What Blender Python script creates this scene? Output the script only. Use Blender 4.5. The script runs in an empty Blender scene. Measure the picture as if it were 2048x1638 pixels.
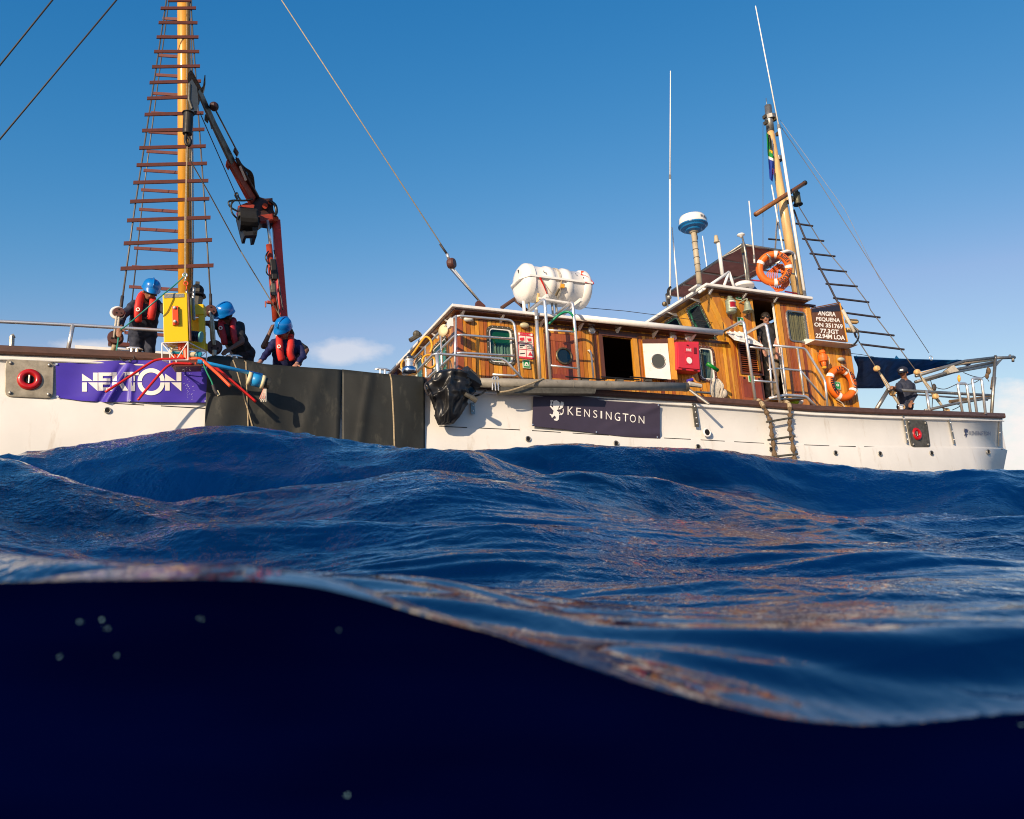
import bpy, bmesh, math, random
import numpy as np
from mathutils import Vector as Vec, Matrix, noise
random.seed(7)
SC = bpy.context.scene
COL = SC.collection

# ---------------------------------------------------------------- camera
FP = 1700.0                     # focal length in pixels of a 2048 px wide frame
HZ = 1005.0                     # row of the horizon
PHI = math.atan((HZ - 819) / FP)
cam = bpy.data.cameras.new('camera'); camo = bpy.data.objects.new('camera', cam); COL.objects.link(camo)
cam.sensor_width = 36; cam.lens = 36 * FP / 2048
cam.clip_start = 0.02; cam.clip_end = 20000
camo.location = (0, 0, 0); camo.rotation_euler = (math.pi / 2 + PHI, 0, 0)
cam.dof.use_dof = True; cam.dof.focus_distance = 11.5; cam.dof.aperture_fstop = 10.0
SC.camera = camo; SC.cycles.filter_width = 1.05

# boat frame (U aft, V inboard = away from the camera, W up) from the vanishing points
RT = Vec((1, 0, 0)); FW = Vec((0, math.cos(PHI), math.sin(PHI))); UP = Vec((0, -math.sin(PHI), math.cos(PHI)))
def cs(x, y, z): return (RT * x + UP * y + FW * z)
U = cs(3976, -221, 1700).normalized()
Wt = cs(-354, 6700, 1700); W = (Wt - U * Wt.dot(U)).normalized()
V = U.cross(W); V = V if V.dot(FW) > 0 else -V
def ray(px, py): return RT * ((px - 1024) / FP) + UP * ((819 - py) / FP) + FW
O = ray(1024, 800) * 13.2
def B(u, v, w): return O + U * u + V * v + W * w
def P(px, py, v=0.0):
    d = ray(px, py); t = (O.dot(V) + v) / d.dot(V); return d * t
def PD(px, py, dist): return ray(px, py) * dist
def RP(px, py, p0, n):
    d = ray(px, py); return d * (p0.dot(n) / d.dot(n))
def uvw(p): q = p - O; return q.dot(U), q.dot(V), q.dot(W)
def uw(px, py, v): a = uvw(P(px, py, v)); return a[0], a[2]
def ppm(p): return FP / p.dot(FW)         # pixels per metre at a point

# ---------------------------------------------------------------- sun and sky
SUN = (U * -0.74 + V * -0.60 + W * 0.33).normalized()      # towards the sun
EL = math.asin(SUN.z); AZ = math.atan2(SUN.x, SUN.y)
sl = bpy.data.lights.new('sun', 'SUN'); slo = bpy.data.objects.new('sun', sl); COL.objects.link(slo)
sl.energy = 5.0; sl.angle = math.radians(0.53); sl.color = (1.0, 0.80, 0.58)
slo.rotation_euler = SUN.to_track_quat('Z', 'Y').to_euler()
SC.view_settings.view_transform = 'Standard'; SC.view_settings.look = 'None'
SC.view_settings.exposure = 0.25; SC.view_settings.gamma = 1; SC.view_settings.use_curve_mapping = False

wd = bpy.data.worlds.new('World'); SC.world = wd; wd.use_nodes = True
nt = wd.node_tree; nt.nodes.clear()
def N(nt, t, **k):
    n = nt.nodes.new(t)
    for a, b in k.items():
        if a.startswith('i_'): n.inputs[a[2:].replace('_', ' ')].default_value = b
        else: setattr(n, a, b)
    return n
def L(nt, a, b): nt.links.new(a, b)
def mth(nt, op, a, b=None, c=None, clamp=False):
    n = nt.nodes.new('ShaderNodeMath'); n.operation = op; n.use_clamp = clamp
    for i, x in enumerate((a, b, c)):
        if x is None: continue
        if isinstance(x, (int, float)): n.inputs[i].default_value = x
        else: L(nt, x, n.inputs[i])
    return n.outputs[0]
sky = N(nt, 'ShaderNodeTexSky', sky_type='NISHITA', sun_disc=False, sun_elevation=EL, sun_rotation=AZ,
        altitude=0, air_density=1.0, dust_density=0.6, ozone_density=3.2)
# the deep, polarised blue of this sky: each channel follows its own brightness
spc = N(nt, 'ShaderNodeSeparateColor'); L(nt, sky.outputs[0], spc.inputs[0]); cmb = N(nt, 'ShaderNodeCombineColor')
def chan(i, k, ref, p, lo, hi):
    x = mth(nt, 'MULTIPLY', spc.outputs[i], 0.093 / ref); f = mth(nt, 'MULTIPLY', mth(nt, 'POWER', x, p), k)
    L(nt, mth(nt, 'MULTIPLY', spc.outputs[i], mth(nt, 'MINIMUM', mth(nt, 'MAXIMUM', f, lo), hi)), cmb.inputs[i])
chan(0, .36 * .80, .0838, 1.45, .12, 1.15); chan(1, 1.33 * .81, .1515, -.02, .7, 1.2); chan(2, 1.5 * .94, .285, -.36, .6, 1.5)
tc = N(nt, 'ShaderNodeTexCoord'); sp = N(nt, 'ShaderNodeSeparateXYZ'); L(nt, tc.outputs['Generated'], sp.inputs[0])
el = mth(nt, 'ARCSINE', sp.outputs[2]); az = mth(nt, 'ARCTAN2', sp.outputs[0], sp.outputs[1])
mp = N(nt, 'ShaderNodeMapping'); mp.inputs['Scale'].default_value = (1, 1, 1.9); L(nt, tc.outputs['Generated'], mp.inputs[0])
nz = N(nt, 'ShaderNodeTexNoise', i_Scale=13.0, i_Detail=9.0, i_Roughness=0.6); L(nt, mp.outputs[0], nz.inputs[0])
nb = N(nt, 'ShaderNodeTexNoise', i_Scale=3.1, i_Detail=2.0); L(nt, tc.outputs['Generated'], nb.inputs[0])
tot = None
def blob(azc, elc, wa, we, k):
    a = mth(nt, 'DIVIDE', mth(nt, 'SUBTRACT', az, azc), wa); b = mth(nt, 'DIVIDE', mth(nt, 'SUBTRACT', el, elc), we)
    r = mth(nt, 'SQRT', mth(nt, 'ADD', mth(nt, 'MULTIPLY', a, a), mth(nt, 'MULTIPLY', b, b)))
    d = mth(nt, 'ADD', mth(nt, 'SUBTRACT', 1.0, r), mth(nt, 'MULTIPLY', mth(nt, 'SUBTRACT', nz.outputs[0], 0.5), 2.6))
    return mth(nt, 'MULTIPLY', mth(nt, 'SMOOTH_MIN', mth(nt, 'MULTIPLY', d, 1.5, None, True), 1.0, 0.2), k)
def azel(px, py):
    d = ray(px, py).normalized(); return math.atan2(d.x, d.y), math.asin(d.z)
for px, py, wx, wy, k in ((690, 702, 88, 26, .48), (2050, 890, 130, 110, .95), (185, 697, 80, 18, .5), (2230, 900, 190, 60, .8), (-260, 760, 230, 40, .7), (1150, 870, 420, 40, .3)):
    a, e = azel(px, py); s = blob(a, e, wx / 1800, wy / 1700, k)
    tot = s if tot is None else mth(nt, 'MAXIMUM', tot, s)
# the same small clouds stand low all round the horizon
g = mth(nt, 'SUBTRACT', 1.0, mth(nt, 'DIVIDE', mth(nt, 'ABSOLUTE', mth(nt, 'SUBTRACT', el, 0.045)), 0.06))
g = mth(nt, 'ADD', g, mth(nt, 'MULTIPLY', mth(nt, 'SUBTRACT', nz.outputs[0], 0.62), 3.0))
out = mth(nt, 'MULTIPLY', mth(nt, 'GREATER_THAN', mth(nt, 'ABSOLUTE', az), 0.75), mth(nt, 'MULTIPLY', g, 0.6, None, True))
tot = mth(nt, 'MAXIMUM', tot, out)
mx = N(nt, 'ShaderNodeMix', data_type='RGBA'); L(nt, tot, mx.inputs[0]); L(nt, cmb.outputs[0], mx.inputs[6]); mx.inputs[7].default_value = (9.0, 8.3, 8.0, 1)
bg = N(nt, 'ShaderNodeBackground'); bg.inputs[1].default_value = 0.093; L(nt, mx.outputs[2], bg.inputs[0])
wo = N(nt, 'ShaderNodeOutputWorld'); L(nt, bg.outputs[0], wo.inputs[0])

# ---------------------------------------------------------------- materials
MATS = {}
def mat(name, col=(.5, .5, .5), rough=.5, metal=0, spec=.5, coat=0, var=0.0, vscale=6.0, bump=0.0, bscale=20.0, col2=None, stretch=(1, 1, 1), rnd=None, trans=0, ior=1.45, sheen=0, dirt=None):
    if name in MATS: return MATS[name]
    m = bpy.data.materials.new(name); m.use_nodes = True; t = m.node_tree; b = t.nodes['Principled BSDF']
    b.inputs['Base Color'].default_value = (*col, 1); b.inputs['Roughness'].default_value = rough; b.inputs['Metallic'].default_value = metal
    b.inputs['Specular IOR Level'].default_value = spec; b.inputs['Coat Weight'].default_value = coat; b.inputs['Coat Roughness'].default_value = .12
    b.inputs['IOR'].default_value = ior; b.inputs['Transmission Weight'].default_value = trans; b.inputs['Sheen Weight'].default_value = sheen
    g = N(t, 'ShaderNodeNewGeometry'); mp = N(t, 'ShaderNodeMapping'); mp.inputs['Scale'].default_value = stretch
    if rnd:      # every plank takes its grain from another place
        oj = N(t, 'ShaderNodeObjectInfo'); sc_ = N(t, 'ShaderNodeVectorMath', operation='SCALE'); cx = N(t, 'ShaderNodeCombineXYZ'); L(t, oj.outputs['Random'], cx.inputs[0]); L(t, oj.outputs['Random'], cx.inputs[1]); L(t, cx.outputs[0], sc_.inputs[0]); sc_.inputs[3].default_value = 90
        ad = N(t, 'ShaderNodeVectorMath', operation='ADD'); L(t, g.outputs['Position'], ad.inputs[0]); L(t, sc_.outputs[0], ad.inputs[1]); L(t, ad.outputs[0], mp.inputs[0])
    else: L(t, g.outputs['Position'], mp.inputs[0])
    base = None
    if rnd:      # plank to plank colour, from the object's own random number
        oi = N(t, 'ShaderNodeObjectInfo'); cr = N(t, 'ShaderNodeValToRGB'); L(t, oi.outputs['Random'], cr.inputs[0])
        e = cr.color_ramp.elements; e[0].color = (*rnd[0], 1); e[0].position = 0; e[1].color = (*rnd[-1], 1); e[1].position = 1
        for i in range(1, len(rnd) - 1):
            x = e.new(i / (len(rnd) - 1)); x.color = (*rnd[i], 1)
        base = cr.outputs[0]
    if var or col2:
        n = N(t, 'ShaderNodeTexNoise', i_Scale=vscale, i_Detail=6.0, i_Roughness=.6); L(t, mp.outputs[0], n.inputs[0])
        cr = N(t, 'ShaderNodeValToRGB'); L(t, n.outputs[0], cr.inputs[0]); e = cr.color_ramp.elements
        e[0].position = .34; e[1].position = .68
        c2 = col2 if col2 else tuple(x * (1 - var) for x in col)
        if base is None:
            e[0].color = (*c2, 1); e[1].color = (*col, 1); base = cr.outputs[0]
        else:
            e[0].color = (1 - var, 1 - var, 1 - var, 1); e[1].color = (1, 1, 1, 1)
            q = N(t, 'ShaderNodeMix', data_type='RGBA', blend_type='MULTIPLY'); q.inputs[0].default_value = 1
            L(t, base, q.inputs[6]); L(t, cr.outputs[0], q.inputs[7]); base = q.outputs[2]
        rr = N(t, 'ShaderNodeMapRange'); L(t, n.outputs[0], rr.inputs[0]); rr.inputs[3].default_value = min(1, rough * 1.35); rr.inputs[4].default_value = rough * .75
        L(t, rr.outputs[0], b.inputs['Roughness'])
    if dirt:     # (colour, scale, low, high, stretch)
        m2 = N(t, 'ShaderNodeMapping'); L(t, g.outputs['Position'], m2.inputs[0]); m2.inputs['Scale'].default_value = dirt[4]
        n = N(t, 'ShaderNodeTexNoise', i_Scale=dirt[1], i_Detail=8.0, i_Roughness=.7); L(t, m2.outputs[0], n.inputs[0])
        r = N(t, 'ShaderNodeMapRange'); L(t, n.outputs[0], r.inputs[0]); r.inputs[1].default_value = dirt[2]; r.inputs[2].default_value = dirt[3]
        q = N(t, 'ShaderNodeMix', data_type='RGBA'); L(t, r.outputs[0], q.inputs[0])
        if base is not None: L(t, base, q.inputs[6])
        else: q.inputs[6].default_value = (*col, 1)
        q.inputs[7].default_value = (*dirt[0], 1); base = q.outputs[2]
    if base is not None: L(t, base, b.inputs['Base Color'])
    if bump:
        n = N(t, 'ShaderNodeTexNoise', i_Scale=bscale, i_Detail=5.0); L(t, mp.outputs[0], n.inputs[0])
        bp = N(t, 'ShaderNodeBump'); bp.inputs['Strength'].default_value = min(1, bump * 20); bp.inputs['Distance'].default_value = bump
        L(t, n.outputs[0], bp.inputs['Height']); L(t, bp.outputs[0], b.inputs['Normal'])
    MATS[name] = m; return m
GR = (1, 1, .08)
mat('hull_white', (.745, .72, .665), .36, var=.09, vscale=1.5, bump=.016, bscale=2.3, dirt=((.44, .35, .24), 3.4, .58, .90, (1.7, 1.7, .24)))
mat('white_paint', (.78, .76, .72), .4, var=.1, vscale=8, bump=.002, bscale=30, dirt=((.42, .33, .22), 9, .60, .85, (1, 1, .6)))
mat('fibreglass', (.80, .77, .72), .25, var=.04, vscale=5, coat=.3, dirt=((.5, .42, .3), 8, .62, .9, (1, 1, 1)))
mat('rail_brown', (.115, .058, .04), .42, var=.35, vscale=9, bump=.003, bscale=40, stretch=(1, 1, 3))
mat('plank_wood', rough=.30, coat=.35, var=.30, vscale=34, stretch=GR, bump=.0015, bscale=60, spec=.4, dirt=((.24, .09, .02), 2.6, .62, .88, (1, 1, .7)),
    rnd=((.72, .32, .030), (.58, .21, .02), (.78, .38, .04), (.36, .085, .015), (.74, .33, .030), (.20, .045, .012), (.80, .40, .045), (.42, .12, .016), (.70, .29, .026), (.28, .06, .012), (.78, .37, .04)))
mat('trim_yellow', (.70, .31, .03), .3, coat=.4, var=.3, vscale=22, stretch=GR, bump=.001, bscale=60)
mat('trim_dark', (.12, .042, .018), .35, coat=.3, var=.35, vscale=22, stretch=GR, bump=.001, bscale=60)
mat('mahogany', rough=.28, coat=.4, var=.35, vscale=24, stretch=GR, bump=.001, bscale=60, rnd=((.34, .075, .022), (.26, .05, .018), (.42, .11, .026), (.30, .06, .018)))
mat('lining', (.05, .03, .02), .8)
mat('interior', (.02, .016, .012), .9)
mat('steel', (.84, .82, .79), .33, metal=.78, var=.10, vscale=12)
mat('dull_steel', (.40, .38, .34), .42, metal=.8, var=.4, vscale=14)
mat('bronze', (.20, .16, .10), .45, metal=.7, var=.4, vscale=30, bump=.002, bscale=90)
mat('mast_yellow', (.78, .36, .035), .3, coat=.4, var=.28, vscale=9, stretch=(1, 1, .15), bump=.001)
mat('mast_pale', (.72, .46, .19), .4, coat=.2, var=.3, vscale=14, stretch=(1, 1, .12), bump=.001, dirt=((.16, .08, .04), 12, .62, .82, (1, 1, .4)))
mat('rung_brown', (.13, .034, .020), .5, var=.3, vscale=15, bump=.002, bscale=50)
mat('rung_dark', (.045, .038, .045), .6, var=.3, vscale=15)
mat('cable', (.16, .14, .12), .5, metal=.5)
mat('cable_dark', (.04, .035, .035), .6)
mat('rope_tan', (.46, .36, .22), .9, var=.4, vscale=40, bump=.004, bscale=120)
mat('rope_brown', (.17, .11, .06), .95, var=.5, vscale=40, bump=.006, bscale=90)
mat('rope_white', (.62, .56, .46), .9, var=.35, vscale=40, bump=.004, bscale=90)
mat('deadeye', (.10, .035, .025), .5, var=.3, vscale=20)
mat('black_mat', (.021, .022, .018), .58, var=.35, vscale=3, bump=.006, bscale=5, dirt=((.075, .072, .055), 4.0, .55, .82, (1.4, 1.4, .5)))
mat('black_tarp', (.014, .014, .015), .34, var=.3, vscale=6, spec=.5, bump=.010, bscale=16)
mat('grey_boom', (.27, .25, .21), .6, var=.3, vscale=7, bump=.003, bscale=30, dirt=((.05, .045, .04), 11, .58, .8, (1, 1, 1)))
mat('crane_red', (.36, .045, .020), .45, var=.3, vscale=12, bump=.002, dirt=((.05, .02, .015), 10, .56, .74, (1, 1, 1)))
mat('crane_bright', (.55, .035, .02), .4, var=.2, vscale=12)
mat('crane_grey', (.10, .115, .12), .35, metal=.6, var=.25, vscale=12)
mat('dark_iron', (.028, .026, .024), .5, metal=.4, var=.3, vscale=20, bump=.003, bscale=60)
mat('yellow_box', (.87, .56, .004), .4, var=.03, vscale=8)
mat('red_orange', (.80, .09, .02), .4, var=.1)
mat('tube_red', (.62, .018, .014), .35, var=.1)
mat('tube_blue', (.02, .30, .66), .35, var=.15)
mat('teal', (.02, .26, .33), .35)
mat('cream', (.72, .62, .38), .5, var=.15)
mat('lifering', (.80, .15, .012), .45, var=.15, vscale=9, dirt=((.25, .05, .02), 9, .62, .85, (1, 1, 1)))
mat('tape_white', (.80, .78, .74), .4)
mat('fire_red', (.66, .035, .055), .35, var=.08)
mat('poster', (.75, .70, .62), .5); mat('poster_red', (.60, .03, .06), .5)
mat('sign_green', (.01, .25, .07), .45); mat('print_black', (.015, .015, .02), .5); mat('print_white', (.80, .77, .72), .5)
mat('verdigris', (.33, .38, .28), .55, metal=.3, var=.35, vscale=18, bump=.002)
mat('verdigris_dark', (.12, .12, .08), .5, metal=.6, var=.35, vscale=18)
mat('lens_red', (.30, .006, .008), .08, coat=.6)
mat('glass_dark', (.008, .012, .012), .04, spec=.9, coat=.5)
mat('curtain_green', (.34, .46, .38), .8, var=.45, vscale=32, stretch=(1, 1, .02))
mat('curtain_grey', (.30, .33, .32), .8, var=.55, vscale=26, stretch=(1, 1, .02))
mat('window_teal', (.12, .55, .40), .5, var=.5, vscale=26, stretch=(1, 1, .02)); mat('window_green', (.05, .20, .13), .3)
mat('canopy_brown', (.46, .21, .18), .7, var=.2, vscale=6)
mat('radar_blue', (.01, .16, .40), .35, var=.1)
mat('tarp_blue', (.02, .19, .46), .5, var=.4, vscale=5, bump=.02, bscale=7)
mat('purple', (.075, .042, .42), .42, var=.18, vscale=3)
mat('navy_banner', (.050, .038, .062), .5, var=.15, vscale=4)
mat('helmet_blue', (.004, .165, .52), .26, coat=.5)
mat('vest_red', (.66, .028, .018), .55, var=.2, vscale=14, bump=.004, bscale=30)
mat('vest_dark', (.38, .012, .022), .55, var=.2, vscale=14, bump=.004, bscale=30)
mat('navy_cloth', (.030, .036, .062), .8, var=.3, vscale=16, bump=.012, bscale=22)
mat('black_cloth', (.018, .018, .021), .85, var=.3, vscale=16, bump=.012, bscale=22)
mat('royal_cloth', (.012, .016, .085), .75, var=.3, vscale=16, bump=.012, bscale=22)
mat('grey_cloth', (.035, .035, .05), .85, var=.35, vscale=16, bump=.012, bscale=22)
mat('khaki_cloth', (.20, .15, .10), .85, var=.35, vscale=16, bump=.008, bscale=22)
mat('skin_dark', (.15, .07, .042), .5, var=.15, vscale=20)
mat('skin_brown', (.27, .125, .07), .5, var=.15, vscale=20)
mat('skin_light', (.42, .20, .13), .5, var=.1, vscale=20)
mat('hair', (.012, .008, .006), .7)
mat('plate_old', (.40, .35, .26), .5, metal=.3, var=.5, vscale=9, bump=.004, bscale=30)
mat('plate_dark', (.13, .12, .095), .55, metal=.3, var=.5, vscale=14, bump=.004, bscale=40)
mat('red_paint', (.50, .008, .010), .3, coat=.3, var=.3, vscale=16)
mat('hole', (.004, .004, .004), .9)
mat('hose_green', (.005, .22, .11), .4); mat('cord_yellow', (.75, .36, .03), .4)
mat('hose_black', (.012, .014, .016), .35)
mat('deck', (.16, .10, .06), .7, var=.3); mat('flag_green', (.005, .22, .04), .7); mat('flag_blue', (.005, .03, .26), .7); mat('flag_yellow', (.75, .36, .01), .7)
mat('brush_green', (.003, .19, .02), .4); mat('bulb', (.62, .62, .55), .2, coat=.4); mat('grey_label', (.33, .33, .33), .6, var=.5, vscale=60)

mat('plank_gold', rough=.28, coat=.4, var=.25, vscale=20, stretch=GR, bump=.001, bscale=60, rnd=((.72, .36, .03), (.66, .31, .025), (.76, .39, .04), (.62, .27, .022)))
mat('plank_red', rough=.28, coat=.4, var=.3, vscale=30, stretch=GR, bump=.001, bscale=60, rnd=((.46, .15, .022), (.30, .07, .016), (.62, .27, .04), (.36, .09, .016), (.24, .055, .014), (.56, .22, .035)))
mat('trim_amber', (.50, .19, .022), .3, coat=.4, var=.3, vscale=22, stretch=GR, bump=.001, bscale=60)
mat('blind_wood', (.55, .32, .14), .6, var=.5, vscale=14, stretch=(1, 1, .02)); mat('rung_wood', (.26, .10, .03), .45, var=.4, vscale=20)
def translucent(nm, k):
    t = MATS[nm].node_tree; b = t.nodes['Principled BSDF']; o = t.nodes['Material Output']; tb = N(t, 'ShaderNodeBsdfTranslucent'); m = N(t, 'ShaderNodeMixShader'); m.inputs[0].default_value = k
    l = b.inputs['Base Color'].links; 
    if l: L(t, l[0].from_socket, tb.inputs[0])
    L(t, b.outputs[0], m.inputs[1]); L(t, tb.outputs[0], m.inputs[2]); L(t, m.outputs[0], o.inputs[0])
translucent('tarp_blue', .45); translucent('canopy_brown', .25)
mat('cream_dull', (.48, .43, .28), .35); mat('grey_lamp', (.42, .44, .38), .35); mat('steel_blue', (.55, .68, .85), .2, metal=1, var=.15, vscale=20); mat('dark_steel', (.20, .20, .20), .3, metal=.9)
mat('fire_red2', (.60, .03, .05), .4); mat('dark_red', (.16, .01, .015), .5); mat('sign_pale', (.55, .66, .50), .5)

# ---------------------------------------------------------------- mesh helpers
WL = {}
def _name(n): return n
def mk(name, verts, faces, m, parent=None, smooth=False, label=None, cat=None, group=None, kind=None, mats=None, fm=None, origin=None):
    verts = [Vec(v) for v in verts]
    if origin is None:
        c = sum(verts, Vec((0, 0, 0))) / max(1, len(verts))
        origin = Vec((c.x, c.y, min(v.z for v in verts))) if parent is None else c
    pl = WL[parent.name] if parent else Vec((0, 0, 0))
    me = bpy.data.meshes.new(name); me.from_pydata([tuple(v - origin) for v in verts], [], faces)
    if mats:
        for x in mats: me.materials.append(MATS[x])
        if fm: me.polygons.foreach_set('material_index', fm)
    else: me.materials.append(MATS[m])
    if smooth: me.polygons.foreach_set('use_smooth', [True] * len(me.polygons))
    me.update()
    o = bpy.data.objects.new(name, me); COL.objects.link(o); o.location = origin - pl
    if parent: o.parent = parent
    WL[o.name] = origin.copy(); tag(o, label, cat, group, kind)
    return o
def tag(o, label=None, cat=None, group=None, kind=None):
    for k, x in (('label', label), ('category', cat), ('group', group), ('kind', kind)):
        if x: o[k] = x
    return o
def thing(name, at, label, cat, group=None):
    o = bpy.data.objects.new(name, None); COL.objects.link(o); o.location = at; o.empty_display_size = .1; WL[o.name] = Vec(at)
    return tag(o, label, cat, group)
def sub(o, name):            # an empty part is not needed: parts are meshes
    return o
class G:                     # geometry collector
    def __init__(s): s.v = []; s.f = []
    def add(s, v, f):
        n = len(s.v); s.v += [Vec(x) for x in v]; s.f += [tuple(i + n for i in q) for q in f]; return s
    def box(s, o, a, b, c):
        o = Vec(o); v = [o, o + a, o + a + b, o + b, o + c, o + a + c, o + a + b + c, o + b + c]
        return s.add(v, [(0, 3, 2, 1), (4, 5, 6, 7), (0, 1, 5, 4), (1, 2, 6, 5), (2, 3, 7, 6), (3, 0, 4, 7)])
    def bb(s, u0, u1, v0, v1, w0, w1): return s.box(B(u0, v0, w0), U * (u1 - u0), V * (v1 - v0), W * (w1 - w0))
    def hexa(s, q, off):      # 4 corner quad + offset vector
        q = [Vec(x) for x in q]; return s.add(q + [x + off for x in q], [(0, 1, 2, 3), (7, 6, 5, 4), (0, 4, 5, 1), (1, 5, 6, 2), (2, 6, 7, 3), (3, 7, 4, 0)])
    def prism(s, pts, off):
        n = len(pts); pts = [Vec(x) for x in pts]
        return s.add(pts + [x + off for x in pts], [tuple(range(n)), tuple(range(2 * n - 1, n - 1, -1))] + [(i, n + i, n + (i + 1) % n, (i + 1) % n) for i in range(n)])
    def tube(s, pts, r, n=8, closed=False, flat=1.0, fdir=None):
        pts = [Vec(p) for p in pts]; m = len(pts); rs = r if isinstance(r, (list, tuple)) else [r] * m
        T = []
        for i in range(m):
            a = pts[(i - 1) % m] if closed or i else pts[0]; b = pts[(i + 1) % m] if closed or i < m - 1 else pts[-1]
            t = (b - a); T.append(t.normalized() if t.length > 1e-9 else Vec((0, 0, 1)))
        x = fdir if fdir is not None else (Vec((0, 0, 1)) if abs(T[0].z) < .9 else Vec((1, 0, 0)))
        vs = []
        for i in range(m):
            x = x - T[i] * x.dot(T[i])
            if x.length < 1e-6: x = T[i].orthogonal()
            x.normalize(); y = T[i].cross(x)
            for k in range(n):
                a = 2 * math.pi * (k + .5) / n; vs.append(pts[i] + x * (math.cos(a) * rs[i] * flat) + y * (math.sin(a) * rs[i]))
        f = []
        for i in range(m if closed else m - 1):
            j = (i + 1) % m
            for k in range(n): f.append((i * n + k, i * n + (k + 1) % n, j * n + (k + 1) % n, j * n + k))
        if not closed: f += [tuple(range(n - 1, -1, -1)), tuple((m - 1) * n + k for k in range(n))]
        return s.add(vs, f)
    def lathe(s, o, ax, prof, n=20, sx=1.0):   # prof: list of (radius, height) along ax
        ax = Vec(ax).normalized(); x = (U - ax * U.dot(ax)); x = x.normalized() if x.length > .2 else ax.orthogonal().normalized(); y = ax.cross(x); vs = []
        for r, h in prof:
            for k in range(n):
                a = 2 * math.pi * k / n; vs.append(Vec(o) + ax * h + x * (r * sx * math.cos(a)) + y * (r * math.sin(a)))
        m = len(prof); f = [(i * n + k, i * n + (k + 1) % n, (i + 1) * n + (k + 1) % n, (i + 1) * n + k) for i in range(m - 1) for k in range(n)]
        f += [tuple(range(n - 1, -1, -1)), tuple((m - 1) * n + k for k in range(n))]
        return s.add(vs, f)
    def torus(s, c, ax, R, r, n=28, m=10, ax2=None, flat=1):
        ax = Vec(ax).normalized(); x = ax.orthogonal().normalized() if ax2 is None else (ax2 - ax * ax2.dot(ax)).normalized(); y = ax.cross(x)
        vs = []; f = []
        for i in range(n):
            a = 2 * math.pi * i / n; d = x * math.cos(a) + y * math.sin(a)
            for k in range(m):
                b = 2 * math.pi * k / m; vs.append(Vec(c) + d * (R + r * math.cos(b)) + ax * (r * math.sin(b) * flat))
        for i in range(n):
            for k in range(m): f.append((i * m + k, ((i + 1) % n) * m + k, ((i + 1) % n) * m + (k + 1) % m, i * m + (k + 1) % m))
        return s.add(vs, f)
    def ball(s, c, r, n=12, m=8, sc=(1, 1, 1), fr=None):
        X, Y, Z = fr if fr else (Vec((1, 0, 0)), Vec((0, 1, 0)), Vec((0, 0, 1))); vs = []; c = Vec(c)
        for i in range(1, m):
            t = math.pi * i / m
            for k in range(n):
                a = 2 * math.pi * k / n; vs.append(c + X * (r * sc[0] * math.sin(t) * math.cos(a)) + Y * (r * sc[1] * math.sin(t) * math.sin(a)) + Z * (r * sc[2] * math.cos(t)))
        f = [(i * n + k, i * n + (k + 1) % n, (i + 1) * n + (k + 1) % n, (i + 1) * n + k) for i in range(m - 2) for k in range(n)]
        vs += [c + Z * r * sc[2], c - Z * r * sc[2]]; q = len(vs)
        f += [(q - 2, (k + 1) % n, k) for k in range(n)] + [(q - 1, (m - 2) * n + k, (m - 2) * n + (k + 1) % n) for k in range(n)]
        return s.add(vs, f)
    def mk(s, name, m, parent=None, **k): return mk(name, s.v, s.f, m, parent, **k)
def spline(pts, n=6):         # Catmull-Rom through world points
    pts = [Vec(p) for p in pts]; q = [pts[0]] + pts + [pts[-1]]; r = []
    for i in range(1, len(q) - 2):
        for k in range(n):
            t = k / n; a, b, c, d = q[i - 1], q[i], q[i + 1], q[i + 2]
            r.append(.5 * ((2 * b) + (c - a) * t + (2 * a - 5 * b + 4 * c - d) * t * t + (3 * b - a - 3 * c + d) * t ** 3))
    return r + [pts[-1]]
def bevel(o, w=.01, seg=2):
    md = o.modifiers.new('bevel', 'BEVEL'); md.width = w; md.segments = seg; md.limit_method = 'ANGLE'; return o
def quadpt(q, s, t):          # q: TL, TR, BR, BL ; s right 0..1, t down 0..1
    a = q[0].lerp(q[1], s); b = q[3].lerp(q[2], s); return a.lerp(b, t)
def curve_at(pts, x):         # piecewise linear
    if x <= pts[0][0]: return pts[0][1]
    for (a, b), (c, d) in zip(pts, pts[1:]):
        if x <= c: return b + (d - b) * (x - a) / (c - a)
    return pts[-1][1]
def text(name, s, quad, m, parent, off=0.0, ext=.002, surf=None):
    """lettering s fitted into the world quad (TL, TR, BR, BL); off makes it bolder; surf(s,t) overrides the quad"""
    cu = bpy.data.curves.new('t', 'FONT'); cu.body = s; cu.offset = off; cu.resolution_u = 3
    o = bpy.data.objects.new('t', cu); COL.objects.link(o); bpy.context.view_layer.update()
    me = bpy.data.meshes.new_from_object(o.evaluated_get(bpy.context.evaluated_depsgraph_get()))
    vs = [v.co.copy() for v in me.vertices]; fs = [tuple(p.vertices) for p in me.polygons]
    bpy.data.objects.remove(o); bpy.data.curves.remove(cu); bpy.data.meshes.remove(me)
    if not vs: return None
    x0 = min(v.x for v in vs); x1 = max(v.x for v in vs); y0 = min(v.y for v in vs); y1 = max(v.y for v in vs)
    F = surf if surf else (lambda a, b: quadpt(quad, a, b))
    nn = (F(1, 0) - F(0, 0)).cross(F(0, 1) - F(0, 0)).normalized()
    if nn.dot(F(.5, .5)) > 0: nn = -nn
    w = [F((v.x - x0) / (x1 - x0), (y1 - v.y) / max(1e-6, y1 - y0)) + nn * ext for v in vs]
    return mk(name, w, fs, m, parent)
def pxq(pts, v): return [P(x, y, v) for x, y in pts]
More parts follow.
